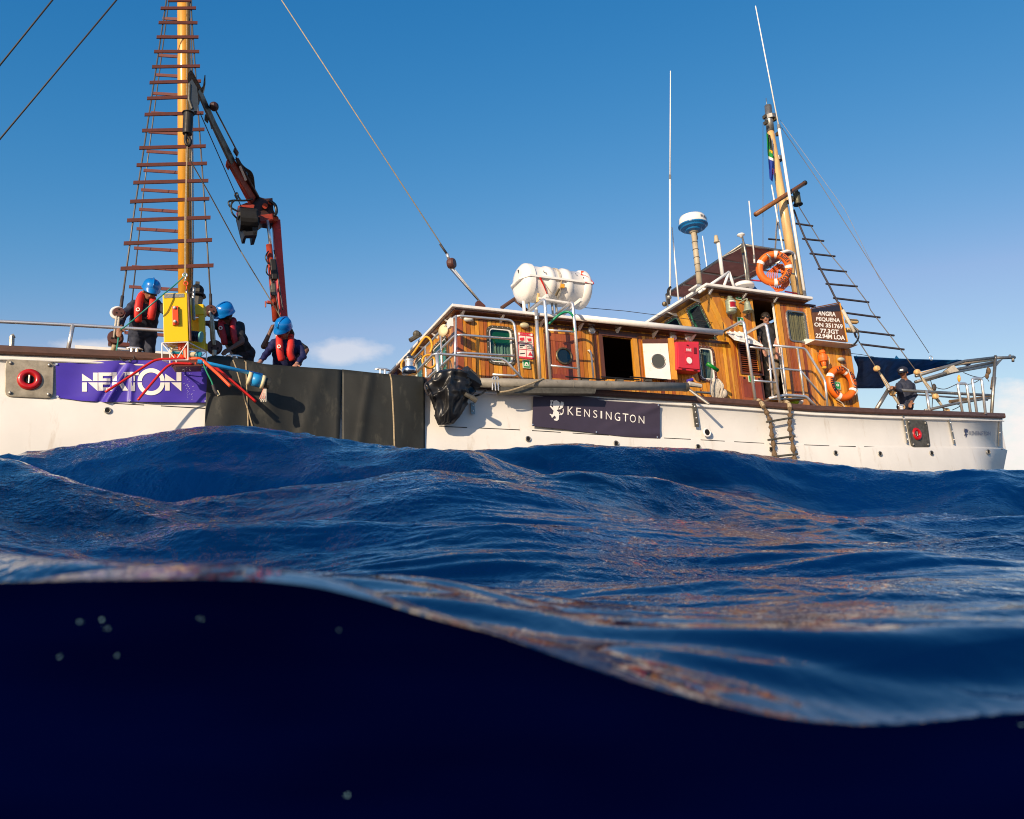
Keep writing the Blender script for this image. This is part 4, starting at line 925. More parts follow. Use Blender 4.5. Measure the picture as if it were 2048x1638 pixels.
def ladder(name, lab, L_, R_, inn, rungs, v, r=.028, rr=.018, grp='steel boarding ladders with curved hand bars'):
    t = thing(name, L_[-1], lab, 'ladder', grp)
    for k, (S, iv) in enumerate(((L_, inn), (R_, inn))):
        a = uvw(S[0]); pts = [B(a[0], a[1] + iv, a[2] + .0)] + S; steel('side_bar', corner(pts, .09), r, parent=t)
    for (x0, y0), (x1, y1) in rungs: steel('rung', [P(x0, y0, v), P(x1, y1, v)], rr, parent=t)
    return t
v = .30
ladder('boarding_ladder', 'steel ladder beside the red brown door under the white canister', [P(1089, 597, v), P(1101, 762, v)], [P(1145, 603, v), P(1159, 762, v)], .75, [((1096, 660), (1150, 664)), ((1100, 731), (1156, 737))], v)
v = .18
ladder('boarding_ladder', 'tall pair of steel ladder bars in front of the louvred vent', [P(1487, 641, v), P(1512, 808, v)], [P(1532, 646, v), P(1561, 812, v)], .85, [((1500, 694), (1541, 698)), ((1508, 761), (1552, 765))], v)
steel('stanchion', [P(1072, 620, .6), P(1080, 765, .6)], .033, parent=None).name = 'stanchion'
o = bpy.data.objects['stanchion']; tag(o, 'thick steel tube standing left of the red brown door', 'pole')
for y in (636,): G().tube([P(1073, 634, .6), P(1073, 640, .6)], .045, 10).mk('collar', 'dull_steel', o)
# stair rail by the wheelhouse door
t = thing('stair_rail', P(1620, 800, .35), 'steel stair rail descending aft from the wheelhouse door platform', 'handrail'); v = .35
steel('top_bar', corner([P(1546, 691, v), P(1610, 697, v), P(1650, 762, v), P(1655, 815, v)], .08), .024, parent=t)
steel('mid_bar', corner([P(1536, 740, v), P(1553, 737, v), P(1601, 741, v), P(1650, 800, v)], .06), .02, parent=t)
for a, b in (((1537, 700), (1545, 792)), ((1562, 693), (1573, 788)), ((1595, 697), (1608, 790))): steel('post', [P(*a, v), P(*b, v)], .02, parent=t)
steel('step_edge', corner([P(1538, 797, v), P(1572, 790, v), P(1612, 793, v), P(1631, 813, v)], .06), .03, parent=t)
G().hexa([P(1538, 797, v), P(1612, 794, v), P(1612, 794, v) + V * .45, P(1538, 797, v) + V * .45], -W * .03).mk('step_plate', 'dull_steel', t)
# stern frame
def stern():
    t = thing('stern_frame', P(1985, 828, .9), 'steel tube gantry and railings over the stern at the right', 'stern gantry'); a = .45
    S = lambda nm, pts, r, m='dull_steel': steel(nm, pts, r, parent=t, m=m)
    S('post', [P(1991, 712, .8), P(1983, 828, .7)], .036); S('arm', [P(1988, 716, .8), P(2029, 715, .8)], .036); S('arm_end', [P(2020, 710, .8), P(2020, 716, .8)], .03); S('arm_tip', [P(2026, 712, .8), P(2026, 723, .8)], .03)
    G().prism([P(1992, 722, .8), P(2006, 718, .8), P(1992, 734, .8)], V * .02).mk('gusset', 'dull_steel', t)
    S('boom', [P(1991, 715, .8), P(1930, 722, .8), P(1832, 752, .6)], .034); S('boom', [P(1990, 724, .85), P(1917, 738, .8), P(1831, 764, .6)], .034); S('boom', [P(1988, 730, 2.6), P(1905, 745, 2.4), P(1848, 762, 2.2)], .034)
    S('boom_pole', [P(1990, 719, 1.6), P(1900, 731, 1.4), P(1838, 748, 1.0)], .03, 'mast_pale')
    S('rail_bar', [P(1776, 779, .25), P(1985, 791, .75)], .032); S('rail_bar', [P(1850, 821, .3), P(1915, 806, .5), P(1984, 795, .75)], .03, 'dull_steel')
    S('brace', [P(1777, 779, .3), P(1753, 818, .3)], .04); S('post', [P(1853, 782, .35), P(1859, 823, .3)], .03, 'steel')
    S('far_rail', [P(1780, 785, 4.4), P(1975, 800, 4.2)], .024)
    for x0, x1, y, yb in ((1915, 1933, 767, 826), (1944, 1963, 757, 828)):
        vv = .5; S('hoop', corner([P(x0 + 10, yb, vv), P(x0, y, vv), P(x1, y, vv), P(x1 + 8, yb, vv)], .07), .028, 'steel')
    for pts in (((1871, 775), (1890, 778), (1914, 768)), ((1935, 769), (1950, 765), (1970, 752)), ((1927, 745), (1945, 752), (1965, 756)), ((1905, 820), (1920, 812), (1913, 808)), ((1861, 760), (1865, 780), (1864, 820)), ((1975, 735), (1972, 750), (1978, 763))): S('line', spline([P(x, y, .7) for x, y in pts]), .008, 'cable_dark')
    for x, y, r in ((1977, 742, .06), (1974, 752, .05), (1868, 775, .06)): G().ball(P(x, y, .7), r, 10, 8, (.8, .8, 1.4)).mk('rope_hank', 'rope_brown' if x > 1900 else 'cable_dark', t)
    G().tube([P(1988, 755, .78), P(1985, 778, .78)], .05, 10).mk('rope_wrap', 'rope_brown', t); G().tube([P(1900, 803, .5), P(1980, 794, .75)], .036, 8).mk('rope_wrap', 'rope_brown', t)
    G().prism([P(1895, 740, .65), P(1908, 730, .65), P(1918, 742, .65), P(1900, 746, .65)], V * .12).mk('canvas_bag', 'rope_white', t); g = G().ball(P(1918, 757, .6), .05, 8, 6, (.7, .7, 1.6)); g.mk('yellow_shackle', 'cord_yellow', t)
stern()
# blue awning over the after deck
def awning():
    top = [(1707, 712, 1.0), (1748, 714, 1.2), (1800, 717, 1.5), (1870, 719, 1.8), (1925, 720, 2.0), (1937, 727, 1.9)]
    bot = [(1712, 776, 2.6), (1764, 776, 2.8), (1776, 765, 2.6), (1833, 744, 2.4), (1889, 731, 2.1), (1937, 728, 2.0)]
    n = 30; m = 9; vs = []
    for j in range(m):
        for i in range(n):
            s = i / (n - 1) * 5; k = min(4, int(s)); f_ = s - k; t = j / (m - 1)
            a = [top[k][q] + (top[k + 1][q] - top[k][q]) * f_ for q in range(3)]; b = [bot[k][q] + (bot[k + 1][q] - bot[k][q]) * f_ for q in range(3)]
            x, y, vv = [a[q] + (b[q] - a[q]) * t for q in range(3)]; p = P(x, y, vv); vs.append(p - V * (.10 * math.sin(i * .9 + j * .5) * math.sin(math.pi * t)) + W * .04 * math.sin(i * 1.7) * math.sin(math.pi * t))
    f = [(j * n + i, j * n + i + 1, (j + 1) * n + i + 1, (j + 1) * n + i) for j in range(m - 1) for i in range(n - 1)]
    t = thing('awning', vs[0], 'dark blue sagging awning over the after deck behind the stern man', 'awning')
    o = mk('canvas', vs, f, 'tarp_blue', t, smooth=True); md = o.modifiers.new('s', 'SOLIDIFY'); md.thickness = .012
    for x in (1710, 1790): G().prism([P(x, 718, 1.3), P(x + 3, 711, 1.3), P(x + 9, 718, 1.3)], V * .02).mk('corner_loop', 'tarp_blue', t)
    steel('tie_line', [P(1702, 707, .9), P(1722, 709, 1.0), P(1748, 714, 1.2)], .006, parent=t, m='cable_dark')
awning()

# ---------------------------------------------------------------- liferaft canister
def raft():
    v0 = 1.0; e0 = P(1040, 566, v0); e1 = P(1168, 577, v0); a0 = uvw(e0); a1 = uvw(e1); c0 = B(a0[0], v0, a0[2]); L_ = a1[0] - a0[0]; R = 37 / ppm(P(1100, 572, v0))
    t = thing('liferaft_canister', P(1110, 612, v0), 'white ribbed liferaft canister on its cradle above the deckhouse roof', 'liferaft')
    pr = [(R * .55, -.05), (R * .80, -.035), (R * .93, 0), (R * 1.04, .03), (R * 1.08, .07), (R * 1.08, .15), (R * 1.0, .17), (R * .98, .19)]
    for k in range(2):
        x = L_ * (.37 + .27 * k); pr += [(R * .97, x - .075), (R * 1.05, x - .05), (R * 1.05, x + .05), (R * .97, x + .075)]
    pr += [(R * .98, L_ - .17), (R * 1.06, L_ - .15), (R * 1.08, L_ - .06), (R * 1.02, L_ - .02), (R * .9, L_ + .01), (R * .5, L_ + .03)]
    o = G().lathe(c0, U, pr, 36).mk('shell', 'fibreglass', t, smooth=True); bv = o.modifiers.new('b', 'EDGE_SPLIT'); bv.split_angle = math.radians(50)
    # flange round the middle, level with the axis
    q = [c0 - U * .07 - V * R * .95, c0 + U * (L_ + .04) - V * R * .95, c0 + U * (L_ + .04) + V * R * .95, c0 - U * .07 + V * R * .95]
    pts = [c0 - U * .10 - V * R * .55, c0 + U * .02 - V * R * 1.12, c0 + U * (L_ - .02) - V * R * 1.12, c0 + U * (L_ + .06) - V * R * .55, c0 + U * (L_ + .06) + V * R * .55, c0 + U * (L_ - .02) + V * R * 1.12, c0 + U * .02 + V * R * 1.12, c0 - U * .10 + V * R * .55]
    G().prism([p + W * .02 for p in pts], -W * .035).mk('flange', 'fibreglass', t)
    def strap(s, r, m, a0_, a1_, w, nm):
        g = G(); vs = []; n = 20
        for i in range(n + 1):
            a = math.radians(a0_ + (a1_ - a0_) * i / n); d = V * -math.cos(a) + W * math.sin(a); vs += [c0 + U * (s - w) + d * r, c0 + U * (s + w) + d * r]
        g.add(vs, [(2 * i, 2 * i + 1, 2 * i + 3, 2 * i + 2) for i in range(n)]); x = g.mk(nm, m, t); x.modifiers.new('s', 'SOLIDIFY').thickness = .008
    strap(L_ * .50, R * 1.02, 'rope_white', -60, 130, .02, 'strap')
    G().tube([c0 + U * L_ * .5 - V * R * 1.12 - W * .03, c0 + U * (L_ * .46) - V * R * .98 - W * R * .62], .012, 6).mk('lashing', 'rope_tan', t)
    G().box(c0 + U * (L_ * .48) - V * (R * 1.12) - W * (R * .48), U * .07, V * .04, W * .07).mk('release_hook', 'cord_yellow', t); G().tube([c0 + U * (L_ * .46) - V * R * 1.05 - W * R * .55, c0 + U * (L_ * .43) - V * R * .8 - W * R * .85], .022, 8).mk('release_hook', 'bronze', t)
    G().tube([c0 + U * .22 - V * R * 1.1 - W * .02, c0 + U * .30 - V * R * 1.0 - W * R * .45, c0 + U * .40 - V * R * .75 - W * R * .85], [.018, .012, .008], 6).mk('red_strap', 'tube_red', t)
    G().tube([c0 + U * .24 - V * R * 1.08 - W * .03, c0 + U * .48 - V * R * .82 - W * R * .8], .009, 5).mk('white_cord', 'rope_white', t)
    G().tube(spline([c0 + U * (L_ * .84) - V * R * .86 + W * R * .55, c0 + U * (L_ * .93) - V * R * 1.0 + W * R * .35, c0 + U * (L_ + .02) - V * R * 1.0, c0 + U * (L_ * .86) - V * R * 1.13 - W * .01]), .008, 5).mk('painter_line', 'tube_red', t)
    for s, h, w_ in ((.86, .62, .05),): G().box(c0 + U * (L_ * s) - V * R * .80 + W * R * h, U * w_, V * .01, W * .05).mk('red_mark', 'red_orange', t)
    for s, h, w_, hh in ((.25, .34, .008, .03), (.27, .30, .025, .006), (.28, .24, .006, .03), (.75, .52, .02, .005), (.76, .42, .025, .005), (.86, .26, .01, .025)):
        ang = math.asin(h); p = c0 + U * (L_ * s) - V * R * math.cos(ang) * 1.0 + W * R * h; G().box(p, U * w_, W * hh, -V * .012).mk('printed_mark', 'print_black', t)
    a = c0 - U * .048 - V * R * .25 + W * R * .45; G().box(a, V * .02, W * .06, -U * .008).mk('printed_mark', 'print_black', t); G().box(a + W * .05, V * .04, W * .012, -U * .008).mk('printed_mark', 'print_black', t)
    # cradle
    k = thing('liferaft_cradle', P(1100, 650, v0), 'white and brown bracket frame holding the liferaft canister', 'cradle', None); cw = c0 - W * R * 1.02
    for s in (.22, .74): G().box(c0 + U * (L_ * s) - V * .42 - W * (R + .07), U * .05, V * .95, W * .06).mk('cross_bar', 'white_paint', k)
    G().tube([P(1077, 597, v0 - .4), P(1140, 607, v0 - .4)], .026, 8).mk('long_bar', 'white_paint', k)
    G().tube([P(1075, 605, v0 - .38), P(1077, 588, v0 - .36)], .03, 6).mk('pad', 'mast_pale', k)
    for x, y, y2 in ((1047, 605, 627), (1057, 607, 630), (1072, 618, 637), (1104, 612, 632), (1112, 614, 634)): G().tube([P(x, y - 6, v0), P(x + 2, y2, v0)], .022 if x > 1050 else .03, 8).mk('leg', 'white_paint' if x in (1047, 1072) else 'dull_steel', k)
    G().tube([P(1003, 616, 1.5), P(1032, 596, 1.5)], .035, 8).mk('brace', 'rail_brown', k); G().tube([P(1030, 600, 1.5), P(1053, 620, 1.3)], .03, 8).mk('brace', 'rail_brown', k); G().tube([P(1080, 632, v0), P(1120, 636, v0)], .04, 8).mk('base_bar', 'rail_brown', k)
raft()

# ---------------------------------------------------------------- aerials, radar and lamps on the wheelhouse roof
def whip(a, b, w0, w1, v, lab, knot=None):
    p, q = P(*a, v), P(*b, v); t = thing('whip_antenna', q, lab, 'antenna', 'white whip antennas'); d = .6
    if knot is None: G().tube([p, q], [w0 / 2 / ppm(p), w1 / 2 / ppm(q)], 8).mk('rod', 'tape_white', t, smooth=True)
    else:
        k = P(*knot, v); G().tube([p, k], [w0 / 2 / ppm(p), w0 * .65 / ppm(k)], 8).mk('rod', 'tape_white', t, smooth=True); G().tube([k, q], w1 / 2 / ppm(k), 8).mk('base_tube', 'tape_white', t, smooth=True)
        G().tube([k, k + (q - k).normalized() * .1], w1 * .6 / ppm(k), 8).mk('ferrule', 'dull_steel', t)
whip((1341, 142), (1340, 602), 2, 4, .9, 'tall vertical white whip antenna left of the radar', (1340, 350))
whip((1511, 12), (1610, 592), 2.2, 6, 1.7, 'longest leaning white antenna running past the aft mast', (1557, 250))
whip((1344, 455), (1357, 600), 2.4, 3.4, 1.0, 'short white antenna just right of the tall vertical one'); whip((1498, 402), (1509, 526), 2.4, 4, .8, 'short white antenna rising through the brown canopy edge', (1508, 510))
whip((1405, 472), (1422, 592), 2, 2.8, 3.2, 'smallest thin antenna between radar pole and canopy'); whip((1543, 370), (1579, 572), 2.8, 4.2, 2.4, 'medium white antenna left of the aft mast')
def radar():
    v = 1.1; c = P(1386, 452, v); R = 28.5 / ppm(c); t = thing('radar_dome', P(1400, 566, v), 'round radar dome, white above and blue below, on a pale pole', 'radar')
    G().lathe(c, W, [(R * .96, .012), (R * .99, .03), (R * .95, .14), (R * .86, .19), (R * .5, .215), (.01, .22)], 36).mk('dome', 'fibreglass', t, smooth=True)
    G().lathe(c, W, [(R * .3, -.13), (R * .55, -.11), (R * .6, -.085), (R * .85, -.06), (R * .9, -.035), (R * 1.03, -.01), (R * 1.03, .010)], 36).mk('base', 'radar_blue', t, smooth=False)
    def S(a, b): th = math.radians(-62 + 62 * a); d = V * -math.cos(th) + U * math.sin(th); return c + d * R * 1.0 + W * (.125 - .045 * b)
    def S(a, b):
        th = math.radians(-2 + 66 * a); d = V * -math.cos(th) + U * math.sin(th); return c + d * R * 1.0 + W * (.120 - .055 * b)
    text('lettering', 'FURUNO', None, 'print_black', t, off=.02, ext=.004, surf=S)
    q = P(1387, 463, v); b = P(1399, 567, v); G().tube([q, b], [5.2 / ppm(q), 5.6 / ppm(q)], 14).mk('pole', 'mast_pale_grey', t, smooth=True)
    G().lathe(q - W * .03, W, [(.07, 0), (.13, .06), (.13, .075)], 16).mk('pole_head', 'mast_pale_grey', t)
    for y in (485, 500, 516, 530, 545): d = (y - 463) / 104; G().torus(q.lerp(b, d), (b - q).normalized(), 6.0 / ppm(q), .004, 14, 5).mk('cable_tie', 'cable_dark', t)
    G().tube(spline([q + U * .06, q.lerp(b, .1) + U * .08, q.lerp(b, .2) + U * .05]), .008, 5).mk('cable', 'cable_dark', t)
    G().hexa([P(1377, 579, v - .2), P(1394, 568, v - .2), P(1418, 572, v + .1), P(1398, 583, v + .1)], -W * .035).mk('foot_board', 'white_paint', t)
mat('mast_pale_grey', (.50, .42, .29), .5, var=.3, vscale=14, stretch=(1, 1, .3))
radar()
def pods():
    v = .9; t = thing('mast_light', P(1446, 550, v), 'pale lamp on a white pole between radar and canopy', 'antenna'); q = P(1436, 482, v); G().tube([q, P(1445, 550, v)], .038, 12).mk('pole', 'white_paint', t, smooth=True)
    G().lathe(P(1433, 482, v), W, [(.06, -.03), (.055, -.01), (.045, .02), (.04, .09), (.03, .12)], 16).mk('cap', 'mast_pale_grey', t, smooth=True)
    v = .75; t = thing('gps_antenna', P(1498, 566, v), 'small white mushroom shaped antenna on a thin steel pole', 'antenna'); G().tube([P(1484, 470, v), P(1490, 500, v), P(1499, 566, v)], [.016, .026, .03], 10).mk('pole', 'dull_steel', t, smooth=True)
    G().lathe(P(1482, 471, v), W, [(.02, -.05), (.035, -.02), (.075, 0), (.08, .015), (.06, .035), (.02, .045)], 18).mk('cap', 'fibreglass', t, smooth=True); G().box(P(1485, 494, v), U * .06, V * .06, -W * .1).mk('clamp', 'bronze', t)
    c = P(1487, 576, .9); G().lathe(c, W, [(.2, -.0), (.215, .01), (.215, .04), (.2, .07), (.16, .10), (.08, .12), (.01, .122)], 28).mk('satellite_dome', 'fibreglass', smooth=True, label='low white dome on the wheelhouse roof right of the white tube frame', cat='antenna')
    t = thing('tube_frame', P(1440, 570, .7), 'bent white tube frame on the wheelhouse roof beside the radar', 'tube frame'); k = lambda a, b: G().tube([a, b], .028, 10).mk('tube', 'tape_white', t, smooth=True)
    a = P(1405, 580, .75); b = P(1458, 544, .75); k(a, b); k(b, P(1448, 572, .75)); k(b, P(1469, 577, .8)); k(P(1405, 580, .75), P(1398, 585, .75))
    t = thing('nav_post', P(1338, 610, .9), 'dark pipe bracket at the forward wheelhouse roof edge', 'bracket'); G().tube(corner([P(1338, 608, .9), P(1336, 580, .9), P(1341, 574, .9)], .05), .026, 8).mk('pipe', 'dark_iron', t); G().ball(P(1338, 595, .9), .05, 8, 6).mk('joint', 'dull_steel', t); G().ball(P(1329, 608, 1.0), .05, 8, 6).mk('horn', 'bronze', t)
    g = G().prism([P(1499, 562, 2.4), P(1502, 562, 2.4), P(1518, 583, 2.4), P(1500, 584, 2.4)], V * .3).mk('blue_cover', 'radar_blue', label='small blue canvas cover behind the white dome on the roof', cat='cover')
pods()
def canopy():
    v0 = .85; t = thing('canopy', P(1590, 590, v0), 'brown canvas canopy in a steel tube frame over the wheelhouse roof', 'canopy')
    A = P(1484, 489, v0); Bq = P(1585, 501, v0); au = uvw(A); bu = uvw(Bq); wv = au[2]; vi = 3.6
    a = B(au[0], v0, wv); b = B(bu[0], v0, wv); c = B(bu[0], vi, wv); d = B(au[0], vi, wv); n = 10; vs = []
    for j in range(n + 1):
        for i in range(n + 1):
            p = quadpt([a, b, c, d], i / n, j / n); vs.append(p - W * (.05 * math.sin(math.pi * i / n) * abs(math.sin(math.pi * j / n * 4))))
    o = mk('canvas', vs, [(j * (n + 1) + i, j * (n + 1) + i + 1, (j + 1) * (n + 1) + i + 1, (j + 1) * (n + 1) + i) for j in range(n) for i in range(n)], 'canopy_brown', t, smooth=True); o.modifiers.new('s', 'SOLIDIFY').thickness = .012
    for p, q in ((a, b), (b, c), (c, d), (d, a)): G().tube([p, q], .026, 10).mk('frame_tube', 'dull_steel', t, smooth=True)
    for s in (.25, .5, .75): G().tube([a.lerp(d, s) - W * .03, b.lerp(c, s) - W * .03], .02, 8).mk('frame_tube', 'dull_steel', t)
    for p in (a, b, c, d): G().tube([p, B(uvw(p)[0], uvw(p)[1], roofB + .06)], .024, 10).mk('leg', 'dull_steel', t, smooth=True)
    G().tube(spline([P(1558, 507, v0), P(1575, 502, v0 - .1), P(1587, 508, v0), P(1589, 520, v0)]), .03, 8).mk('curved_pipe', 'tape_white', t)
    for (x0, y0), (x1, y1), m in (((1500, 560), (1530, 563), 'poster_red'), ((1570, 583), (1600, 588), 'poster_red'), ((1456, 563), (1518, 538), 'dull_steel'), ((1520, 540), (1590, 548), 'dull_steel')): G().tube([P(x0, y0, v0 + .1), P(x1, y1, v0 + .1)], .016, 8).mk('rail', m, t)
    G().tube(spline([P(1445, 513, v0 - .02), P(1465, 505, v0 - .02), P(1482, 495, v0 - .02)]), .008, 5).mk('wire', 'rope_white', t)
canopy()
def lamp_lantern(c, r, h, m, lens, lab, lensm='lens_red'):
    t = thing('navigation_lantern', Vec(c) - W * h * .5, lab, 'lantern', 'old metal navigation lanterns')
    G().lathe(c, W, [(r * .8, -h * .5), (r, -h * .45), (r, -h * .33), (r * .93, -h * .3), (r * .93, h * .2), (r, h * .22), (r * .9, h * .3), (r * .55, h * .36), (r * .5, h * .42), (r * .62, h * .44), (r * .5, h * .5), (r * .2, h * .54)], 24).mk('body', m, t)
    if lens:
        g = G(); vs = []; n = 10
        for i in range(n + 1):
            a = math.radians(-45 + 90 * i / n); d = V * -math.cos(a) + U * math.sin(a); vs += [Vec(c) + d * r * 1.0 + W * h * .12, Vec(c) + d * r * 1.0 - W * h * .24]
        g.add(vs, [(2 * i, 2 * i + 1, 2 * i + 3, 2 * i + 2) for i in range(n)]); x = g.mk('lens', lensm, t); x.modifiers.new('s', 'SOLIDIFY').thickness = .012
        for hh in (.13, -.27): G().tube([Vec(c) + (V * -math.cos(math.radians(a)) + U * math.sin(math.radians(a))) * r * 1.02 + W * h * hh for a in range(-48, 49, 12)], .012, 6).mk('lens_frame', 'tape_white', t)
    G().tube(spline([Vec(c) + U * r * .9 + W * h * .3, Vec(c) + W * h * .62, Vec(c) - U * r * .9 + W * h * .3]), .007, 5).mk('handle', 'bronze', t); return t
lamp_lantern(P(1461, 610, VC - .14), .10, .33, 'verdigris', True, 'green tinged lantern with red lens beside the bell')
t = lamp_lantern(P(1594, 395, AV - .1), .085, .40, 'verdigris_dark', False, 'tarnished lantern hanging at the aft mast crosstree')
G().lathe(P(1594, 395, AV - .1) - W * .19, W, [(.11, 0), (.11, .02)], 16).mk('base_ring', 'dark_iron', t)
def bell():
    c = P(1495, 612, VC - .16); t = thing('ship_bell', c, 'greenish bronze bell hanging beside the wheelhouse door', 'bell')
    o = G().lathe(c - W * .12, W, [(.105, 0), (.112, .005), (.085, .04), (.068, .09), (.060, .15), (.055, .19), (.035, .215), (.012, .22)], 26).mk('bell_body', 'verdigris', t, smooth=True)
    G().tube([c - W * .16, c - W * .02], .012, 8).mk('clapper', 'bronze', t); G().tube(spline([c + W * .10, c + W * .15, c + V * .16 + W * .12 - U * .06]), .014, 8).mk('bracket', 'verdigris', t)
bell()
# oval bulkhead lamps
def bulkhead(x, y, w, h, lab, m='bulb'):
    p = P(x, y, VC - .05); k = ppm(p); G().ball(p, 1, 16, 10, (w / 2 / k, .055, h / 2 / k), (U, V, W)).mk('bulkhead_lamp', m, smooth=True, label=lab, cat='lamp', group='oval lamps on the deckhouse side')
    o = bpy.context.scene.objects[-1] if False else None
bulkhead(937, 639, 21, 11, 'white oval lamp nearest the forward deckhouse corner'); bulkhead(1049, 651, 21, 12, 'yellowed oval lamp above the red safety poster', 'cream_dull'); bulkhead(1682, 719, 17, 9, 'grey oval lamp above the lower lifebuoy', 'grey_lamp')
def roundlamp(x, y, lab):
    p = P(x, y, VC - .02); t = thing('round_lamp', p, lab, 'lamp', 'round chrome lamps under the eaves'); R = 8.5 / ppm(p)
    G().lathe(p + V * .02, -V, [(R, 0), (R, .03), (R * .85, .05)], 20).mk('rim', 'steel', t, smooth=True); G().ball(p - V * .02, 1, 14, 8, (R * .7, .04, R * .55), (U, V, W)).mk('glass', 'bulb', t, smooth=True)
roundlamp(1183, 661, 'round chrome lamp left of the dark open doorway'); roundlamp(1376, 676, 'round chrome lamp above the red fire box'); roundlamp(1346, 674, 'shaded round lamp above the open white door')
def flood():
    t = thing('floodlight', P(905, 650, .7), 'small square white floodlight on the forward guard rail', 'floodlight'); c = P(901, 647, .5); G().box(c - U * .03 - V * .08 - W * .07, U * .05, V * .16, W * .14).mk('housing', 'fibreglass', t)
    t = thing('loudspeaker', P(890, 662, 1.2), 'round cream loudspeaker on the forward deckhouse wall', 'loudspeaker'); c = P(890, 662, 1.0); G().lathe(c, (-U - V * .6).normalized(), [(.05, -.06), (.06, 0), (.10, .03), (.105, .05), (.03, .04)], 18).mk('horn', 'cream', t, smooth=True)
    t = thing('roof_clamp', P(833, 672, 2.4), 'small dark weathered wooden chock at the forward roof edge', 'chock'); a, b = P(820, 681, 2.4), P(841, 668, 2.4); G().tube([a, b], .045, 8).mk('bar', 'plate_dark', t); G().ball(P(833, 668, 2.4), .07, 8, 6).mk('knob', 'plate_dark', t)
flood()
# ---------------------------------------------------------------- chrome winch
def winch():
    c = P(819, 748, .35); k = ppm(c); t = thing('winch', c, 'chrome capstan winch standing on the rail left of the deckhouse', 'winch')
    G().lathe(c, W, [(15 / k, 0), (15 / k, 8 / k), (14 / k, 12 / k), (9.5 / k, 15 / k)], 28).mk('base_drum', 'steel_blue', t, smooth=True)
    G().lathe(c, W, [(9.5 / k, 13 / k), (8.5 / k, 18 / k), (8.5 / k, 26 / k), (11 / k, 30 / k)], 28).mk('drum', 'steel', t, smooth=True)
    G().lathe(c, W, [(11 / k, 30 / k), (11.5 / k, 33 / k), (9 / k, 36 / k), (4 / k, 38 / k), (3 / k, 43 / k)], 28).mk('top_cap', 'dark_steel', t, smooth=True)
winch()
g = G().tube(spline([P(812, 745, .6), P(803, 735, .6), P(806, 722, .7), P(822, 712, .9), P(838, 690, 1.0), P(851, 674, 1.0), P(861, 680, .9), P(864, 694, .8), P(860, 705, .8)]), .018, 7); g.mk('yellow_cord', 'cord_yellow', smooth=True, label='yellow cord looping from the winch up to the deckhouse corner', cat='cord')
G().torus(P(858, 723, .9), V, .11, .018, 22, 7).mk('cord_coil', 'cord_yellow', smooth=True, label='yellow cord coil hanging on the forward guard rail', cat='cord')
g = G().tube(spline([P(1098, 648, .5), P(1115, 632, .4), P(1130, 624, .35), P(1141, 626, .3), P(1148, 638, .3), P(1149, 664, .3)]), .022, 8); g.mk('hose', 'hose_green', smooth=True, label='green hose looped over the ladder below the liferaft', cat='hose')
# ---------------------------------------------------------------- fire box, poster, safety signs
def firebox():
    q = [P(1352, 683, VC - .28), P(1398, 683, VC - .24), P(1401, 744, VC - .24), P(1354, 739, VC - .28)]; t = thing('fire_box', P(1376, 745, VC), 'red fire equipment box on the deckhouse side marked FIRE', 'fire box')
    n = (q[1] - q[0]).cross(q[3] - q[0]).normalized(); n = -n if n.dot(q[0]) > 0 else n; F = lambda a, b, d=0: quadpt(q, a, b) + n * d
    bevel(G().hexa(q, -n * .22).mk('box', 'fire_red', t), .012); bevel(G().hexa([F(.05, .07), F(.95, .07), F(.95, .93), F(.05, .93)], n * .018).mk('door', 'fire_red', t), .006)
    G().hexa([F(.34, .22, .019), F(.64, .22, .019), F(.64, .40, .019), F(.34, .40, .019)], n * .004).mk('label_plate', 'fire_red2', t)
    text('lettering', 'FIRE', [F(.38, .26, .024), F(.61, .26, .024), F(.61, .35, .024), F(.38, .35, .024)], 'print_white', t, off=.02)
    G().hexa([F(.36, .52, .019), F(.64, .52, .019), F(.64, .80, .019), F(.36, .80, .019)], n * .004).mk('label_plate', 'fire_red2', t)
    G().lathe(F(.5, .66, .023), n, [(.062, 0), (.062, .003)], 22).mk('white_disc', 'print_white', t); G().hexa([F(.72, .22, .019), F(.83, .22, .019), F(.83, .42, .019), F(.72, .42, .019)], n * .01).mk('latch', 'dark_red', t)
    for s in (.25, .75): G().hexa([F(s - .06, .93, .005), F(s + .06, .93, .005), F(s + .06, .97, .005), F(s - .06, .97, .005)], n * .02).mk('hinge', 'dark_red', t)
    G().tube([F(.42, .13, .02), F(.5, .16, .02)], .012, 6).mk('keyhole', 'dark_red', t)
firebox()
